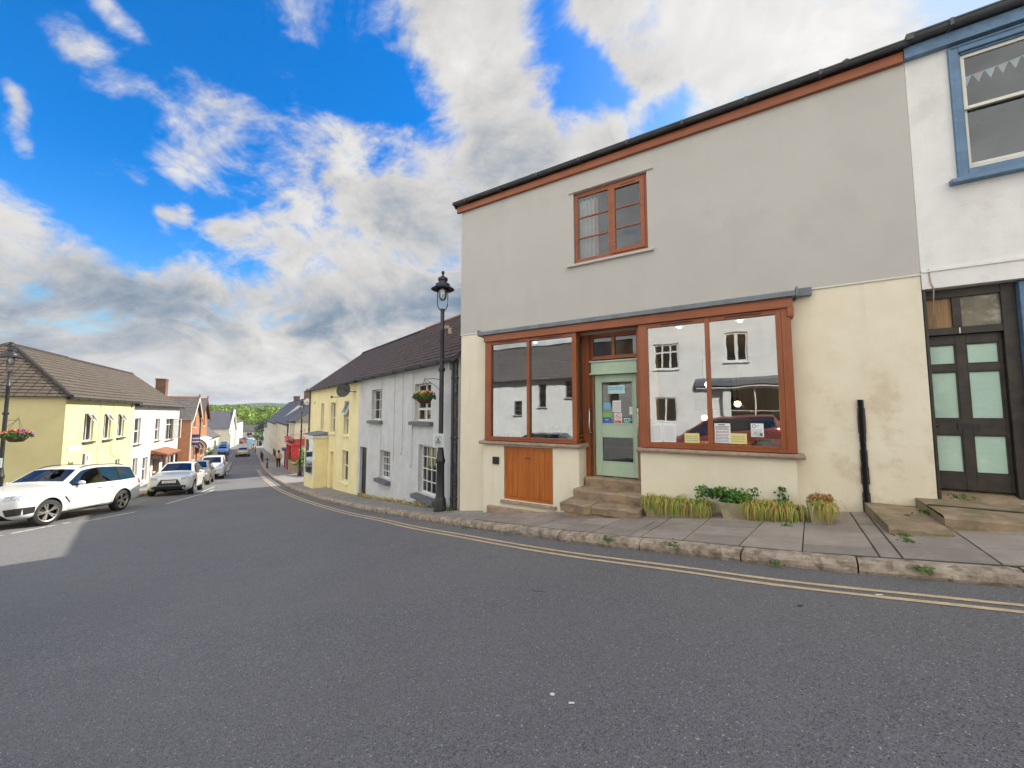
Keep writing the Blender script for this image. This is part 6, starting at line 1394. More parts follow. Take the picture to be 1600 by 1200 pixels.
for (t, y, lab) in ((8.02, -.45, 'moss tuft where the low step meets the landing'), (8.4, -.74, 'moss at the left foot of the landing front'), (8.45, .12, 'grass tuft at the door sill on the landing')):
    p = cafe_pt(t, y, 0); weed(lab, p.x, p.y, (-1.14 if y > 0 else -1.28 if t < 8.1 else -1.30)-H(p.x, p.y), 60, .06)
for t in (-.15, -.5): p = cot_pt(t, -.12, 0); weed('dark green weed at the foot of the black downpipe' if t > -.3 else 'low weeds round the foot of the lamp post', p.x, p.y, PH, 90, .10 if t > -.3 else .16)
def litter(label, px, py, pts, m, group=None):
    p = ground_hit(px, py, .004); t = MB(); t.prism([(a, b, 0) for a, b in pts], (0, 0, .003)); o = t.build('litter', M[m], loc=(p.x, p.y, H(p.x, p.y)+.006)); tag(o, label, 'litter', group)
litter('round white scrap lying on the road, left of the flat one', 863, 1086, [(-.012, -.008), (.010, -.012), (.016, .004), (.002, .014), (-.014, .008)], 'paper'); litter('small flat white scrap on the road near the bottom of the picture', 893, 1100, [(-.018, -.006), (.018, -.005), (.017, .006), (-.017, .007)], 'paper')
litter('curled dark leaf on the road below the yellow lines at the right', 1250, 947, [(-.03, -.008), (.0, -.016), (.03, .0), (.005, .012)], 'basket'); litter('pale scrap by the yellow lines below the small stone pot', 1374, 930, [(-.03, -.006), (.03, -.004), (.028, .008), (-.028, .009)], 'paper'); litter('thin dark twig on the road right of the middle', 842, 925, [(-.07, .02), (.06, -.016), (.062, -.010), (-.068, .028)], 'basket')
dry = MB(); rnd = random.Random(6)
for k in range(300):
    t = -7.5+rnd.random()*6.6; p = cot_pt(t, -.05-abs(rnd.gauss(0, .07)), 0); z = H(p.x, p.y)+PH
    leaf_quad(dry, (p.x, p.y, z+abs(rnd.gauss(0, .05))), .05, rnd, rnd.randrange(2), .8)
tag(dry.build('dry_weeds', [M['bladestraw'], M['bladeyellow']]), kind='stuff')
# ------------------------------------------------------------------ vehicles (built nose towards +x, left side +y, wheels on z = 0)
SUV = dict(L=4.70, W=1.90, wb=2.86, fo=.86, wr=.372, ax=.80, st=[
    (0.00, .44, .66, .74, .72, .60), (.05, .30, .84, .91, .85, .74), (.20, .24, .94, 1.015, .95, .82), (.50, .22, 1.0, 1.085, .99, .85), (1.0, .22, 1.035, 1.135, 1.0, .86), (1.36, .22, 1.055, 1.175, 1.0, .87),
    (1.48, .22, 1.06, 1.23, 1.0, .87), (2.06, .22, 1.07, 1.60, 1.0, .725), (2.24, .22, 1.075, 1.655, 1.0, .71), (2.74, .22, 1.08, 1.70, 1.0, .705), (2.82, .22, 1.08, 1.702, 1.0, .705), (3.50, .22, 1.09, 1.695, 1.0, .70), (3.58, .22, 1.09, 1.692, 1.0, .70),
    (4.18, .24, 1.12, 1.66, .99, .685), (4.34, .25, 1.13, 1.635, .985, .68), (4.54, .28, 1.11, 1.33, .97, .71), (4.63, .32, 1.05, 1.12, .94, .75), (4.70, .46, .88, .95, .86, .72)], ws=(6, 7), cab=(6, 14), rw=(14, 15), bp=(9, 11))
XOVER = dict(L=4.29, W=1.77, wb=2.67, fo=.85, wr=.345, ax=.77, st=[
    (0.00, .44, .66, .72, .70, .6), (.05, .30, .82, .88, .84, .72), (.2, .22, .90, .965, .95, .8), (.55, .2, .95, 1.02, .99, .83), (1.0, .2, .98, 1.06, 1.0, .84), (1.22, .2, .99, 1.10, 1.0, .85),
    (1.32, .2, 1.0, 1.15, 1.0, .85), (2.0, .2, 1.02, 1.54, 1.0, .68), (2.2, .2, 1.03, 1.59, 1.0, .67), (2.52, .2, 1.04, 1.615, 1.0, .665), (2.6, .2, 1.04, 1.615, 1.0, .665), (3.2, .2, 1.07, 1.59, 1.0, .655), (3.28, .2, 1.07, 1.585, 1.0, .655),
    (3.75, .22, 1.11, 1.53, .985, .64), (3.88, .24, 1.12, 1.50, .98, .635), (4.1, .28, 1.08, 1.26, .95, .68), (4.22, .32, 1.0, 1.07, .91, .72), (4.29, .46, .84, .90, .83, .68)], ws=(6, 7), cab=(6, 14), rw=(14, 15), bp=(9, 11))
MPV = dict(L=4.3, W=1.78, wb=2.65, fo=.85, wr=.325, ax=.76, st=[
    (0.00, .42, .60, .66, .68, .6), (.05, .28, .76, .82, .82, .7), (.22, .2, .85, .91, .94, .78), (.5, .18, .91, .99, .98, .82), (.8, .18, .95, 1.05, 1.0, .84), (.95, .18, .97, 1.10, 1.0, .85),
    (1.05, .18, .98, 1.16, 1.0, .85), (1.85, .18, 1.01, 1.55, 1.0, .67), (2.1, .18, 1.02, 1.60, 1.0, .66), (2.45, .18, 1.03, 1.625, 1.0, .655), (2.53, .18, 1.03, 1.625, 1.0, .655), (3.2, .18, 1.05, 1.605, 1.0, .65), (3.28, .18, 1.05, 1.60, 1.0, .65),
    (3.85, .2, 1.08, 1.54, .985, .63), (3.98, .22, 1.08, 1.50, .98, .63), (4.14, .26, 1.04, 1.24, .95, .67), (4.24, .3, .97, 1.04, .91, .7), (4.3, .42, .82, .88, .83, .66)], ws=(6, 7), cab=(6, 14), rw=(14, 15), bp=(9, 11))
VAN = dict(L=4.38, W=1.81, wb=2.73, fo=.88, wr=.325, ax=.76, st=[
    (0.00, .40, .62, .70, .70, .6), (.05, .26, .82, .88, .84, .7), (.2, .2, .93, 1.0, .95, .8), (.45, .18, 1.0, 1.08, .98, .83), (.7, .18, 1.05, 1.15, 1.0, .85), (.82, .18, 1.07, 1.19, 1.0, .86),
    (.92, .18, 1.08, 1.26, 1.0, .86), (1.62, .18, 1.10, 1.72, 1.0, .76), (1.8, .18, 1.10, 1.77, 1.0, .76), (2.12, .18, 1.11, 1.80, 1.0, .77), (2.2, .18, 1.11, 1.80, 1.0, .77), (2.6, .18, 1.12, 1.81, 1.0, .78), (3.2, .18, 1.12, 1.81, 1.0, .78),
    (4.1, .2, 1.12, 1.80, .99, .78), (4.25, .22, 1.12, 1.77, .985, .78), (4.30, .25, 1.10, 1.66, .97, .78), (4.34, .28, 1.05, 1.40, .95, .78), (4.38, .4, .9, 1.1, .90, .72)], ws=(6, 7), cab=(6, 10), rw=(99, 99), bp=(99, 99))
SALOON = dict(L=4.4, W=1.77, wb=2.6, fo=.88, wr=.315, ax=.74, st=[
    (0.00, .40, .56, .60, .68, .6), (.05, .26, .68, .72, .82, .7), (.25, .18, .77, .82, .94, .78), (.7, .17, .84, .90, .98, .82), (1.1, .17, .88, .955, 1.0, .83), (1.28, .17, .90, .99, 1.0, .84),
    (1.38, .17, .91, 1.04, 1.0, .84), (2.05, .17, .93, 1.38, 1.0, .66), (2.2, .17, .94, 1.42, 1.0, .65), (2.55, .17, .95, 1.445, 1.0, .65), (2.63, .17, .95, 1.445, 1.0, .65), (3.1, .17, .96, 1.42, 1.0, .645), (3.2, .17, .96, 1.41, 1.0, .645),
    (3.42, .18, .98, 1.36, .99, .64), (3.5, .19, .985, 1.33, .985, .64), (4.0, .22, .96, 1.06, .95, .72), (4.3, .28, .92, .97, .91, .72), (4.4, .42, .76, .80, .83, .66)], ws=(6, 7), cab=(6, 14), rw=(14, 15), bp=(9, 11))

def car_shell(sp, seg):
    L, W2 = sp['L'], sp['W']/2; bm = bmesh.new(); rings = []
    for (x, zb, zs, zt, ws, wr) in sp['st']:
        w = W2*ws; r = W2*wr; X = L/2-x; hi = max(zt-.07, zs+.022)
        P = [(0, zb), (.80*w, zb), (.975*w, zb+.10), (1.0*w, zb+(zs-zb)*.48), (.985*w, zs-.07), (.945*w, zs+.012), (r, hi), (r*.90, zt-.012), (0, zt+.022)]
        ring = [bm.verts.new((X, y, z)) for y, z in P]+[bm.verts.new((X, -y, z)) for y, z in P[-2:0:-1]]
        rings.append(ring)
    n = len(rings[0]); mats = {}
    cab0, cab1 = sp['cab']; ws = sp['ws']; rw = sp['rw']; bp = sp['bp']
    for i in range(len(rings)-1):
        for j in range(n):
            f = bm.faces.new((rings[i][j], rings[i][(j+1) % n], rings[i+1][(j+1) % n], rings[i+1][j])); jj = j if j < 8 else 15-j; m = 0
            if jj == 5 and cab0 <= i < cab1: m = 2
            if jj == 5 and (i == 9 and bp[0] == 9 or i == 11 and cab1 > 12): m = 3
            if jj == 7 and ws[0] <= i < ws[1]: m = 1
            if jj == 7 and rw[0] <= i < rw[1]: m = 4
            if jj == 0: m = 3
            f.material_index = m; f.smooth = True
    bm.faces.new(rings[0][::-1]); bm.faces.new(rings[-1])
    bmesh.ops.recalc_face_normals(bm, faces=bm.faces)
    cl = bm.edges.layers.float.get('crease_edge') or bm.edges.layers.float.new('crease_edge'); bm.edges.ensure_lookup_table()
    for i in range(len(rings)-1):
        for j in (5, 6, 7, n-5, n-6, n-7):
            e = bm.edges.get((rings[i][j], rings[i+1][j]))
            if e: e[cl] = .55 if j in (5, n-5, 6, n-6) else .3
        for j in (4, n-4, 2, n-2):
            e = bm.edges.get((rings[i][j], rings[i+1][j]))
            if e: e[cl] = .35
    for i in (sp['ws'][0], sp['ws'][1], sp['rw'][0], sp['rw'][1]):
        if i < len(rings):
            for j in (6, 7, 8, 9):
                e = bm.edges.get((rings[i][j], rings[i][(j+1) % n])); 
                if e: e[cl] = .5
    for i in (9, 10, 11, 12):
        if bp[0] == 9:
            for j in (5, n-6):
                e = bm.edges.get((rings[i][j], rings[i][(j+1) % n]))
                if e: e[cl] = .95
    me = bpy.data.meshes.new('car_shell'); bm.to_mesh(me); bm.free()
    for k in range(5): me.materials.append(None)
    o = bpy.data.objects.new('car_shell', me); COL.objects.link(o); s = o.modifiers.new('s', 'SUBSURF'); s.levels = s.render_levels = seg
    if seg > 1:     # wheel arches
        cut = MB(); xf = L/2-sp['fo']; xr = xf-sp['wb']
        for x in (xf, xr):
            for sy in (-1, 1): cut.lathe((x, sy*(W2+.02), sp['wr']-.005), [(0, -.34 if sy > 0 else -.1), (sp['wr']+.065, -.34 if sy > 0 else -.1), (sp['wr']+.065, .1 if sy > 0 else .34), (0, .1 if sy > 0 else .34)], 28, axis='y')
        co = cut.build('cutter', [M['black']]*4); bmc = bmesh.new(); bmc.from_mesh(co.data); bmesh.ops.remove_doubles(bmc, verts=bmc.verts, dist=1e-5); bmesh.ops.recalc_face_normals(bmc, faces=bmc.faces)
        for f in bmc.faces: f.material_index = 3
        bmc.to_mesh(co.data); bmc.free(); bo = o.modifiers.new('b', 'BOOLEAN'); bo.object = co; bo.operation = 'DIFFERENCE'; bo.solver = 'EXACT'
    dg = bpy.context.evaluated_depsgraph_get(); out = bpy.data.meshes.new_from_object(o.evaluated_get(dg))
    bpy.data.objects.remove(o)
    if seg > 1: bpy.data.objects.remove(co)
    return out
SHELLS = {}
WHEELS = {}
def car(label, sp, paint, x, y, heading, name='parked_car', cat='car', group=None, detail=2, front=True, hl=None, plate=None, spokes=5, steer=0, lowtrim=False, fx=None, dz=0.):
    key = (id(sp), detail)
    if key not in SHELLS: SHELLS[key] = car_shell(sp, 2 if detail >= 2 else 1)
    me = SHELLS[key]; L, W2 = sp['L'], sp['W']/2; xf = L/2-sp['fo']; xr = xf-sp['wb']; wr = sp['wr']
    d = Vector((math.cos(R(heading)), math.sin(R(heading)), 0)); z0 = H(x, y)
    zf, zr = H(x+d.x*xf, y+d.y*xf), H(x+d.x*xr, y+d.y*xr); sd_ = Vector((-d.y, d.x)); zl, zrr = H(x+sd_.x*.75, y+sd_.y*.75), H(x-sd_.x*.75, y-sd_.y*.75)
    t = empty(name, label, cat, (x, y, (zf+zr)/2+.003+dz), 0, group); t.rotation_mode = 'XYZ'
    pitch = math.atan2(zr-zf, sp['wb']); roll = math.atan2(zl-zrr, 1.5); t.rotation_euler = (roll, pitch, R(heading))
    bv = BVHTree.FromPolygons([v.co.copy() for v in me.vertices], [tuple(p.vertices) for p in me.polygons])
    parts = {0: ('body', paint), 1: ('windscreen', 'carglass'), 2: ('side_window', 'carglass'), 3: ('dark_trim', 'trim'), 4: ('rear_window', 'carglass')}
    for mi, (nm, mm) in parts.items():
      for sgn in ((0,) if mi != 2 else (1, -1)):
        fs = [p for p in me.polygons if p.material_index == mi and (not sgn or p.center.y*sgn > 0)]
        if not fs: continue
        idx = {}; vs = []; ff = []
        for p in fs:
            q = []
            for v in p.vertices:
                if v not in idx: idx[v] = len(vs); vs.append(me.vertices[v].co.copy())
                q.append(idx[v])
            ff.append(q)
        m2 = MB(); m2.add(vs, ff, 0, None, True); o = m2.build(nm, M[mm], t, auto=38)
        if mi == 0: body = o
    inn = MB(); inn.box(xr-.4, xf-.35, -W2*.62, W2*.62, .45, .80); inn.box(-.35, -.1, -W2*.6, -W2*.1, .8, 1.22); inn.box(-.35, -.1, W2*.1, W2*.6, .8, 1.22); inn.build('seats', M['black'], t)
    def side(px, pz, s, off=.004):
        h = bv.ray_cast(Vector((px, s*3, pz)), Vector((0, -s, 0)))
        return Vector((px, (h[0].y if h[0] else s*W2)+s*off, pz))
    def frontp(py, pz, f=1, off=.004):
        h = bv.ray_cast(Vector((f*5, py, pz)), Vector((-f, 0, 0)))
        return Vector(((h[0].x if h[0] else f*(L/2-.1))+f*off, py, pz))
    def patch(mb, q, fn, nu=6, nv=3, mi=0):
        tl, tr, br_, bl = q; g = []
        for a in range(nv+1):
            for b in range(nu+1):
                u, v = b/nu, a/nv; A = (tl[0]+(tr[0]-tl[0])*u, tl[1]+(tr[1]-tl[1])*u); B = (bl[0]+(br_[0]-bl[0])*u, bl[1]+(br_[1]-bl[1])*u); g.append(fn(A[0]+(B[0]-A[0])*v, A[1]+(B[1]-A[1])*v))
        mb.add(g, [(a*(nu+1)+b, a*(nu+1)+b+1, (a+1)*(nu+1)+b+1, (a+1)*(nu+1)+b) for a in range(nv) for b in range(nu)], mi, None, True)
    # wheels
    wk = (wr, spokes, detail)
    if wk not in WHEELS:
        n = 28 if detail >= 2 else 14
        a = MB(); a.lathe((0, 0, 0), [(wr*.70, .115), (wr*.93, .112), (wr*.985, .09), (wr, .05), (wr, -.05), (wr*.985, -.09), (wr*.93, -.112), (wr*.7, -.115)], n, axis='y'); a.lathe((0, 0, 0), [(0, -.05), (wr*.70, -.05)], n, 0, 'y')
        b = MB(); b.lathe((0, 0, 0), [(wr*.63, .075), (wr*.66, .112), (wr*.705, .118), (wr*.71, .105)], n, axis='y'); b.lathe((0, 0, 0), [(0, .098), (wr*.12, .098), (wr*.17, .085), (wr*.17, .05)], 12, axis='y')
        for k in range(spokes):
            for da in ((-.16, .16) if spokes == 5 else (0,)):
                an = 2*math.pi*k/spokes; a1 = an+da; u = Vector((math.cos(a1), 0, math.sin(a1))); w0 = Vector((-math.sin(a1), 0, math.cos(a1)))*wr*(.055 if spokes == 5 else .10); c0 = Vector((math.cos(an), 0, math.sin(an)))*wr*.10; c1 = u*wr*.66; yv = Vector((0, .095, 0)); y2 = Vector((0, .108, 0)); y3 = Vector((0, .07, 0))
                b.add([c0-w0*.8+yv, c0+w0*.8+yv, c1+w0+y2, c1-w0+y2, c0-w0*.8+y3, c0+w0*.8+y3, c1+w0+y3, c1-w0+y3], [(0, 1, 2, 3), (0, 4, 5, 1), (1, 5, 6, 2), (3, 2, 6, 7), (0, 3, 7, 4)])
        WHEELS[wk] = (a, b)
    wa, wb_ = WHEELS[wk]
    for wx in (xf, xr):
        for s in (1, -1):
            o = wa.build('wheel', M['rubber'], t); o.location = (wx, s*(W2-.125), wr); o.rotation_euler[2] = (0 if s > 0 else math.pi)+(R(steer) if wx == xf else 0)
            wb_.build('rim', M['alloy'], o, auto=30)
    f = MB(); hq = hl or dict(z0=.70, z1=.82, y0=.42, y1=.80)
    for s in (1, -1):
        m = MB(); patch(m, ((s*hq['y0']*W2, hq['z1']-.01), (s*hq['y1']*W2, hq['z1']+.025), (s*hq['y1']*W2, hq['z0']+.02), (s*hq['y0']*W2, hq['z0'])), lambda a, b: frontp(a, b), 8, 3); m.build('headlight', M['headlight'], t)
        zt = sp['st'][-3][2]; m = MB(); patch(m, ((s*.70*W2, zt+.02), (s*.90*W2, zt+.03), (s*.90*W2, zt-.26), (s*.78*W2, zt-.24)), lambda a, b: frontp(a, b, -1), 5, 4); patch(m, ((-L/2+.10, zt+.02), (-L/2+.30, zt+.01), (-L/2+.26, zt-.16), (-L/2+.08, zt-.18)), lambda a, b: side(a, b, s), 4, 3); m.build('tail_light', M['taillight'], t)
    g = MB(); gz = hq['z0']
    fx = fx or 'std'
    if fx == 'shield':    # wide trapezium grille holding the plate, dark lower bumper
        patch(g, ((-.36*W2, gz+.02), (.36*W2, gz+.02), (.52*W2, gz-.26), (-.52*W2, gz-.26)), lambda a, b: frontp(a, b), 8, 4); patch(g, ((-.90*W2, gz-.27), (.90*W2, gz-.27), (.80*W2, .27), (-.80*W2, .27)), lambda a, b: frontp(a, b), 12, 4)
    elif fx == 'twin':
        for s in (-1, 1): patch(g, ((s*.03*W2, gz+.05), (s*.33*W2, gz+.06), (s*.29*W2, gz-.19), (s*.05*W2, gz-.19)), lambda a, b: frontp(a, b), 5, 4)
        for s in (-1, 1): patch(g, ((s*.52*W2, .56), (s*.90*W2, .60), (s*.88*W2, .40), (s*.60*W2, .37)), lambda a, b: frontp(a, b, 1, .008), 6, 3)
        patch(g, ((-.45*W2, .50), (.45*W2, .50), (.5*W2, .34), (-.5*W2, .34)), lambda a, b: frontp(a, b), 8, 3)
        for s in (-1, 1): patch(g, ((L/2-.42, .60), (L/2-.13, .60), (L/2-.17, .40), (L/2-.42, .43)), lambda a, b: side(a, b, s, .006), 5, 3)
    else:
        patch(g, ((-.45*W2, gz+.02), (.45*W2, gz+.02), (.4*W2, gz-.10), (-.4*W2, gz-.10)), lambda a, b: frontp(a, b), 8, 3); patch(g, ((-.7*W2, .46), (.7*W2, .46), (.62*W2, .30), (-.62*W2, .30)), lambda a, b: frontp(a, b), 10, 3)
    g.build('grille', M['black'], t)
    pl = MB(); pz = gz-.14 if fx == 'shield' else .50; c = frontp(0, pz+.055); bx = c.x+.006; pl.box(bx, bx+.010, -.26, .26, pz, pz+.115)
    if plate: 
        pp = pl.build('number_plate', M['plate'], t); tx = MB(); text_mb(tx, plate, .10, Matrix.Translation((bx+.011, 0, pz+.056)) @ Matrix.Rotation(R(90), 4, 'Z') @ Matrix.Rotation(R(90), 4, 'X'), 0, .001); tx.build('plate_lettering', M['ink'], pp)
    else: pl.build('number_plate', M['plate'], t)
    rz = sp['st'][-1][2]-.22; rp = MB(); c = frontp(0, rz, -1); rp.box(c.x-.012, c.x+.02, -.26, .26, rz-.055, rz+.06); rp.build('rear_plate', M['yplate'], t)
    mz = sp['st'][6][2]+.07; mx = L/2-sp['st'][7][0]+.28
    for s in (1, -1):
        m = MB(); c = side(mx, mz-.02, s); m.ball((c.x+.02, c.y+s*.12, mz+.03), .105, 10, 6, 0, (.62, 1.0, .72)); m.build('door_mirror', M[paint], t); m = MB(); m.box(c.x-.02, c.x+.04, min(c.y-s*.02, c.y+s*.06), max(c.y-s*.02, c.y+s*.06), mz-.045, mz-.005); m.build('mirror_stalk', M['black'], t)
    if detail >= 2:
        ln = MB(); W = .0045
        zb_ = .36; xs = [L/2-sp['st'][6][0]-.02, L/2-sp['st'][9][0]-.05, xr+.50]
        for s in (1, -1):
            for k, xx in enumerate(xs):
                prev = None
                for q in range(15):
                    z = zb_+(sp['st'][8][2]-.03-zb_)*q/14; xq = xx+(.0 if k < 2 else (-.20*max(0, (q-8)/6)))
                    a, b = side(xq-W, z, s, .003), side(xq+W, z, s, .003)
                    if prev: ln.quad(prev[0], prev[1], b, a)
                    prev = (a, b)
            prev = None
            for q in range(21):
                xx = xs[0]+(xs[2]-xs[0])*q/20; a, b = side(xx, zb_-W, s, .003), side(xx, zb_+W, s, .003)
                if prev: ln.quad(prev[0], prev[1], b, a)
                prev = (a, b)
        for y_ in (-.72*W2, .72*W2):
            prev = None
            for q in range(10):
                xx = L/2-.35-(sp['st'][5][0]-.40)*q/9; hh = bv.ray_cast(Vector((xx, y_, 3)), Vector((0, 0, -1))); z = hh[0].z+.003; a, b = Vector((xx, y_-W, z)), Vector((xx, y_+W, z))
                if prev: ln.quad(prev[0], prev[1], b, a)
                prev = (a, b)
        ln.build('shut_lines', M['black'], t)
        for s in (1, -1):
            for xx in (xs[1]+.17, xs[2]+.05):
                m = MB(); c = side(xx, sp['st'][8][2]-.13, s); m.tube([(c.x-.10, c.y-s*.005, c.z), (c.x-.08, c.y+s*.025, c.z), (c.x+.08, c.y+s*.025, c.z), (c.x+.10, c.y-s*.005, c.z)], .012, 6); m.build('door_handle', M[paint], t)
            m = MB(); patch(m, ((xf-.45, .33), (xr+.45, .36), (xr+.45, .25), (xf-.45, .25)), lambda a, b: side(a, b, s, .006), 8, 2); m.build('sill_trim', M['black'], t)
        wp = MB()
        for y_ in (-.1, .45):
            a = frontp(0, 1.2)
            pts = []
            for q in range(5):
                yy = y_-.42*q/4; xx = L/2-sp['st'][6][0]-.02-.16*q/4; hh = bv.ray_cast(Vector((xx, yy, 3)), Vector((0, 0, -1))); pts.append(Vector((xx, yy, hh[0].z+.012)))
            wp.tube(pts, .009, 4)
        wp.build('wiper', M['black'], t)
    if lowtrim:
        for s in (1, -1):
            m = MB(); pts = []
            for q in range(9):
                xx = L/2-2.15-1.95*q/8; hh = bv.ray_cast(Vector((xx, s*W2*.60, 3)), Vector((0, 0, -1))); pts.append(Vector((xx, s*W2*.60, hh[0].z+(.035 if 0 < q < 8 else .0))))
            m.tube(pts, .016, 6); m.build('roof_rail', M['black'], t)
            m = MB(); patch(m, ((xf-.50, .78), (xf-.43, .78), (xf-.62, .58), (xf-.66, .58)), lambda a, b: side(a, b, s, .005), 2, 3); m.build('side_vent', M['black'], t)
    return t

car('large white car parked by the lemon corner house, nose out of the picture', SUV, 'carwhite', -15.12, 13.46, -79.5, hl=dict(z0=.80, z1=.93, y0=.46, y1=.93), fx='twin', steer=-14, lowtrim=True)
def park(label, sp, paint, fxp, fyp, az, **k):      # by the middle of the front bumper; az: street bearing, nose towards the camera
    a = R(az); d = Vector((math.sin(a), -math.cos(a))); L = sp['L']; return car(label, sp, paint, fxp-d.x*L/2, fyp-d.y*L/2, math.degrees(math.atan2(d.y, d.x)), **k)
park('white car with dark grille facing up the street, behind the large white car', XOVER, 'carwhite', -16.55, 19.4, 30, hl=dict(z0=.76, z1=.88, y0=.50, y1=.90), fx='shield', plate='AF60 AFM', lowtrim=False)
park('grey-gold car parked between the white car and the white van', MPV, 'cargrey', -20.9, 26.3, 32)
park('small white van parked facing up the street, last before the kerb build-out', VAN, 'carwhite', -23.75, 31.6, 33, name='parked_van', cat='van')
car('champagne saloon driving away down the middle of the street', SALOON, 'carsand', -40.9, 60.9, 123.8, name='driving_car', detail=1)
for s, n, sp, paint, lab in ((83.5, -3.0, SALOON, 'carblue', 'bright blue car parked past the low white cottage'), (91, -3.2, XOVER, 'carpale', 'pale blue car parked behind the bright blue one'), (99, -3.3, MPV, 'carsilver', 'silver car parked third in line past the low white cottage'), (107, -3.6, VAN, 'carpale', 'pale van parked furthest down the left kerb')):
    x, y = XY(s, n); car(lab, sp, paint, x, y, -56, detail=1, group='cars parked down the left kerb')
for px, Z, sp, paint, hd, lab in ((355, 112, XOVER, 'cardark', 20, 'black car nearest the chapel at the far junction'), (362, 117, SALOON, 'carsilver', 15, 'silver car below the chapel gable window'), (373, 119, XOVER, 'cardark', 60, 'dark car left of the maroon one at the far junction'), (382, 116, MPV, 'carred', 100, 'maroon car in the middle of the far junction'), (389, 128, SALOON, 'carwhite', 10, 'white car behind the maroon one at the far junction'), (395.5, 134, XOVER, 'carsilver', 5, 'silver car between the white one and the dark one, far away'), (402, 138, MPV, 'cardark', 0, 'dark car furthest right at the far junction')):
    X = (px-800)/620*Z; car(lab, sp, paint, X, Z, hd, detail=1, group='cars at the far junction')
o = cafe_pt(5.0, -9.7, 0); car('maroon car parked across the road, mirrored in the right shop window', MPV, 'carred', o.x, o.y, -31.8+180)
o = cafe_pt(-3.2, -9.8, 0); car('dark car parked across the road, mirrored low in the left shop window', XOVER, 'cardark', o.x, o.y, -31.8+180)

# ------------------------------------------------------------------ street furniture down the hill
def bollard(label, x, y, h=1.0):
    zb = H(x, y)+PH; t = empty('bollard', label, 'bollard', (x, y, zb), 0, 'black bollards')
    m = MB(); m.lathe((0, 0, 0), [(.11, -.1), (.11, .08), (.085, .12), (.08, h*.72), (.10, h*.74), (.10, h*.78), (.08, h*.80), (.08, h*.90), (.10, h*.93), (.06, h*.98), (0, h)], 12); m.build('post', M['blackpaint'], t, auto=40); m = MB(); m.lathe((0, 0, 0), [(.083, h*.60), (.086, h*.61), (.086, h*.69), (.083, h*.70)], 12); m.build('band', M['bollardwhite'], t)
P = lambda px, Z: ((px-800)/620*Z, Z)
bollard('black bollard nearest the woman on the right pavement', *P(422, 40.4)); bollard('black bollard at the kerb left of the blue board', *P(399.3, 83)); bollard('black bollard between the nearest one and the blue board', *P(402.6, 71))
bollard('black bollard at the near end of the left build-out', *P(357.4, 45.5)); bollard('black bollard at the far end of the left build-out', *P(359, 50))
def railing(label, s0, s1, n):
    a = Vector(XY(s0, n)); b = Vector(XY(s1, n)); t = empty('guard_rail', label, 'railing', (a.x, a.y, H(a.x, a.y)+PH)); o = Vector((a.x, a.y, H(a.x, a.y)+PH)); m = MB(); k = int((b-a).length/.14); pts = []
    for q in range(k+1): c = a.lerp(b, q/k); z = H(c.x, c.y)+PH; pts.append(Vector((c.x, c.y, z))-o)
    m.tube([p+Vector((0, 0, 1.0)) for p in pts], .028, 6); m.tube([p+Vector((0, 0, .15)) for p in pts], .02, 6)
    for q, p in enumerate(pts): m.tube([p, p+Vector((0, 0, 1.0))], .03 if q % 14 == 0 else .010, 5)
    m.build('rails', M['blackpaint'], t)
railing('grey-green guard railing along the right kerb before the far bollards', 57, 66, 1.95)
t = empty('wall_railing', 'dark green railing on a low wall in front of the cream terrace', 'railing', (*XY(57, 3.25), H(*XY(57, 3.25))), DA); m = MB(); m.box(-5, 0, -.15, .1, -.4, .55); m.build('low_wall', M['stone'], t); m = MB()
for k in range(36): m.tube([(-.07-.137*k, 0, .55), (-.07-.137*k, 0, 1.35)], .014, 4)
m.tube([(-5, 0, 1.35), (0, 0, 1.35)], .025, 5); m.build('railing', mat('dark_green_paint', (.02, .06, .05), .5, .1), t)
x, y = P(394, 100); t = empty('information_board', 'pale blue information board on a post at the far kerb', 'board', (x, y, H(x, y)), R(15)); m = MB(); m.box(-.65, .65, -.03, .03, .5, 1.75); m.build('board', M['bluesign'], t); m = MB(); m.tube([(.45, .06, 0), (.45, .06, 1.9)], .05, 6); m.tube([(-.45, .06, 0), (-.45, .06, 1.8)], .04, 6); m.build('post', M['blackpaint'], t)
x, y = P(410, 99); t = empty('litter_bin', 'black litter bin on the far right pavement', 'bin', (x, y, H(x, y)+PH)); m = MB(); m.lathe((0, 0, 0), [(.30, 0), (.34, .1), (.34, .95), (.38, 1.0), (.38, 1.1), (.2, 1.35), (0, 1.4)], 12); m.build('bin_body', M['blackpaint'], t)
x, y = -18.62, 17.35; 
def parking_sign(x, y):
    t = empty('parking_sign', 'parking sign on a grey post by the lemon wall', 'sign', (x, y, H(x, y)), R(LA)); m = MB(); m.tube([(0, 0, 0), (0, 0, 2.1)], .045, 8); m.build('post', M['slategrey'], t); m = MB(); m.box(.05, .42, -.06, -.05, 1.55, 2.08); m.build('sign_plate', M['plate'], t); m = MB(); m.frame(.065, .405, 1.57, 2.06, .018, -.063, -.0605); m.box(.10, .22, -.063, -.0605, 1.80, 2.0); m.build('sign_print', M['flowerpurple'], t)
parking_sign(-18.20, 17.05)
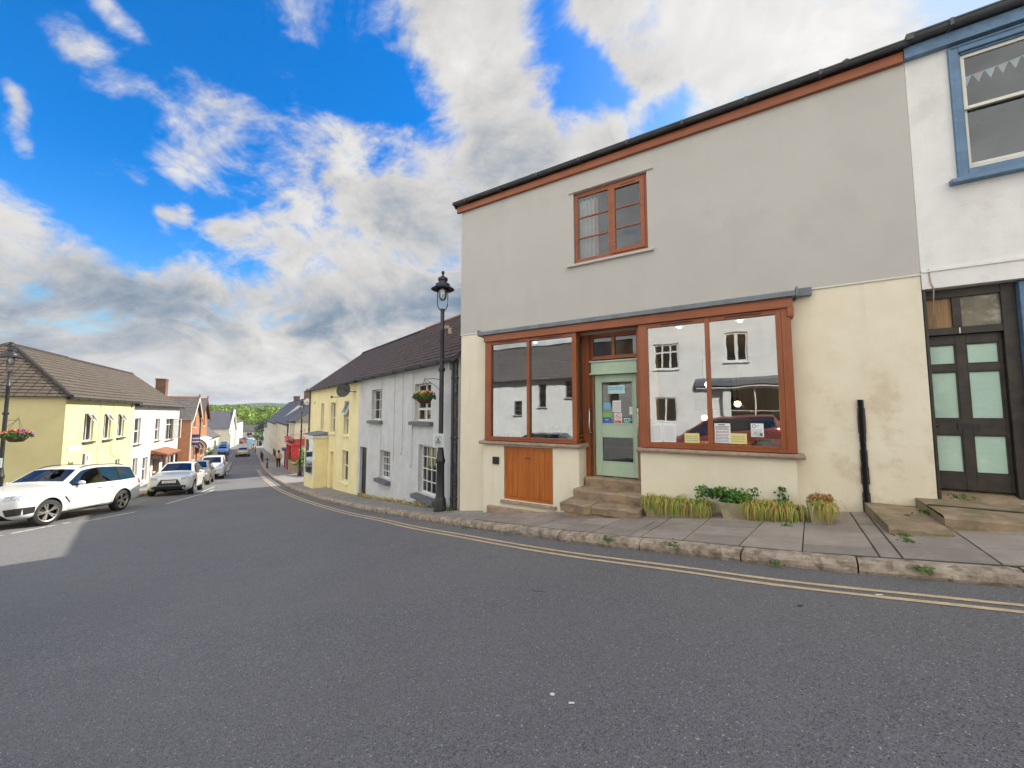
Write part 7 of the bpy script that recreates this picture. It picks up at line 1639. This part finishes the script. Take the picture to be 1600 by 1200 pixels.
# stone raised bed with flowers, iron railings at its end, bushes by the yellow cottage
def bed():
    p = row_pt(39.9, 3.75); t = empty('raised_flower_bed', 'stone raised bed with red flowers and bushes in front of the red shop', 'flower bed', (p.x, p.y, H(p.x, p.y)+PH), DA); m = MB(); rnd = random.Random(3)
    m.box(-2.0, 2.2, -.35, .9, -.5, .92); m.box(-2.08, 2.28, -.42, .97, .921, 1.0); m.build('stone_wall', M['stone'], t, bevel=.04)
    f = MB()
    for k in range(26): crown(f, (rnd.uniform(-1.9, 2.0), rnd.uniform(-.2, .8), 1.0+rnd.uniform(0, .55)), .30, 42, .09, rnd, 2)
    f.build('foliage', [M['shrub'], M['weed']], t); f = MB()
    for k in range(150): leaf_quad(f, (rnd.uniform(-1.9, 1.2), rnd.uniform(-.35, .7), 1.0+rnd.uniform(.0, .95)), .085, rnd, 0, 1)
    f.build('flowers', M['flowerred'], t); r = MB()
    for k in range(7): r.tube([(-2.3, -.35+.2*k, 0), (-2.3, -.35+.2*k, 1.0)], .015, 4)
    r.tube([(-2.3, -.4, 1.0), (-2.3, .9, 1.0)], .02, 5); r.build('end_railing', M['blackpaint'], t)
bed()
def bush(label, x, y, r, h, leaf, n, seed):
    t = empty('bush', label, 'bush', (x, y, H(x, y)+PH)); rnd = random.Random(seed); m = MB()
    for k in range(5): m.tube([(0, 0, 0), (rnd.gauss(0, r*.4), rnd.gauss(0, r*.4), h*.7)], [.03, .008], 5)
    m.build('stems', M['basket'], t); f = MB()
    for k in range(14): crown(f, (rnd.gauss(0, r*.45), rnd.gauss(0, r*.45), h*rnd.uniform(.3, .9)), r*.42, n//14, .085, rnd, len(leaf))
    f.build('foliage', [M[l] for l in leaf], t)
x, y = P(478.5, 33.0); bush('lime green bush between the white shop bay and the lamp post', x, y, .75, 2.3, ('brightleaf', 'brightleaf', 'weed'), 900, 5); x, y = P(474, 36.5); bush('darker leafy bush behind the lamp post and lime bush', x, y, .8, 2.4, ('shrub', 'weed'), 700, 6)
p = Vector(P(480, 31.0)); t = empty('garden_wall', 'low brown stone wall in front of the lime green bush', 'wall', (p.x, p.y, H(p.x, p.y)), DA); m = MB(); m.box(-1.6, 2.2, .1, .35, -.5, .85); m.build('stones', M['step'], t, bevel=.03)
x, y = XY(66.0, -3.9); bush('grey-green climber against the low white cottage', x, y, .9, 1.9, ('shrub', 'bladegreen'), 500, 8)
for k, (px, py) in enumerate(((437, 683), (444.5, 682.5), (451, 683))): pass

# ------------------------------------------------------------------ the woman walking on the right pavement
def person(label, x, y, az):
    zb = H(x, y)+PH; t = empty('person', label, 'person', (x, y, zb), R(az))
    bm = bmesh.new(); J = {}; sl = bm.verts.layers.skin.verify()
    def v(n, p, r): J[n] = (bm.verts.new(p), r)
    # x: right, y: forward
    for n, p, r in (('pelvis', (0, 0, .92), .135), ('waist', (0, .01, 1.08), .115), ('chest', (0, .02, 1.28), .135), ('neck0', (0, .02, 1.42), .065), ('neck', (0, .03, 1.47), .05), ('head0', (0, .05, 1.54), .078), ('head', (0, .05, 1.62), .085), ('crown', (0, .03, 1.68), .055)): v(n, p, r)
    for s, sg in ((-1, 'l'), (1, 'r')):
        st = s
        v('hip'+sg, (s*.09, 0, .88), .10); v('knee'+sg, (s*.10, .13*st, .50), .068); v('ank'+sg, (s*.10, .06*st-.10, .09), .042); v('toe'+sg, (s*.11, .06*st+.05, .03), .035)
        v('sh'+sg, (s*.17, .02, 1.36), .062); v('elb'+sg, (s*.245, -.04, 1.10), .045); v('wri'+sg, (s*.22, .12, .93), .032); v('palm'+sg, (s*.21, .16, .87), .030)
        for k in range(4): v('f%d%s' % (k, sg), (s*.205+s*.012, .15+.018*k, .80-.008*(k in (1, 2))), .009)
        v('th'+sg, (s*.19, .20, .85), .010)
    E = [('pelvis', 'waist'), ('waist', 'chest'), ('chest', 'neck0'), ('neck0', 'neck'), ('neck', 'head0'), ('head0', 'head'), ('head', 'crown')]
    for sg in 'lr': E += [('pelvis', 'hip'+sg), ('hip'+sg, 'knee'+sg), ('knee'+sg, 'ank'+sg), ('ank'+sg, 'toe'+sg), ('chest', 'sh'+sg), ('sh'+sg, 'elb'+sg), ('elb'+sg, 'wri'+sg), ('wri'+sg, 'palm'+sg), ('palm'+sg, 'th'+sg)]+[('palm'+sg, 'f%d%s' % (k, sg)) for k in range(4)]
    for a, b in E: bm.edges.new((J[a][0], J[b][0]))
    for n, (vt, r) in J.items(): vt[sl].radius = (r, r*.85 if n in ('pelvis', 'waist', 'chest') else r); vt[sl].use_root = n == 'pelvis'
    me = bpy.data.meshes.new('body'); bm.to_mesh(me); bm.free(); o = bpy.data.objects.new('body', me); COL.objects.link(o); o.modifiers.new('skin', 'SKIN'); s = o.modifiers.new('sub', 'SUBSURF'); s.levels = s.render_levels = 1
    dg = bpy.context.evaluated_depsgraph_get(); m2 = bpy.data.meshes.new_from_object(o.evaluated_get(dg)); bpy.data.objects.remove(o); m2.materials.clear(); m2.materials.append(M['skin'])
    b = bpy.data.objects.new('body', m2); COL.objects.link(b); b.parent = t
    for p in m2.polygons: p.use_smooth = True
    def cloth(name, test, off, m):
        bm = bmesh.new(); bm.from_mesh(m2); bm.normal_update(); kill = [f for f in bm.faces if not test(f.calc_center_median())]; bmesh.ops.delete(bm, geom=kill, context='FACES')
        for vv in bm.verts: vv.co += vv.normal*off
        k = bpy.data.meshes.new(name); bm.to_mesh(k); bm.free(); k.materials.clear(); k.materials.append(M[m]); q = bpy.data.objects.new(name, k); COL.objects.link(q); q.parent = t
    cloth('jumper', lambda c: .93 < c.z < 1.43 and not (c.z < .97 and abs(c.x) > .17), .014, 'pink'); cloth('trousers', lambda c: .10 < c.z <= .95 and abs(c.x) < .20 and not (abs(c.x) > .17 and c.z > .75), .018, 'navy'); cloth('shoes', lambda c: c.z <= .10, .008, 'black')
    h = MB(); h.ball((0, .02, 1.635), .105, 12, 8, 0, (1, 1.05, 1.08)); h.ball((0, -.03, 1.52), .085, 10, 6, 0, (1.0, .7, 1.1)); h.build('hair', M['hair'], t)
    fc = MB(); fc.ball((0, .135, 1.575), .018, 6, 4, 0, (.7, 1.2, 1)); fc.build('nose', M['skin'], b)
x, y = P(439.3, 40.8); person('woman in a pink jumper and dark trousers walking down the right pavement', x, y, 30)

# ------------------------------------------------------------------ the air of the valley
hz = MB(); hz.box(-2600, 1500, -700, 2700, -30, 62)
m = bpy.data.materials.new('valley_haze'); m.use_nodes = True; t = NT(m.node_tree); t.n.remove(t.n['Principled BSDF'])
pv = t.new('ShaderNodeVolumePrincipled'); pv.inputs['Color'].default_value = (.80, .88, 1, 1); pv.inputs['Density'].default_value = .00017; t.l.new(pv.outputs[0], t.n['Material Output'].inputs['Volume'])
ho = hz.build('haze', m); tag(ho, kind='stuff')
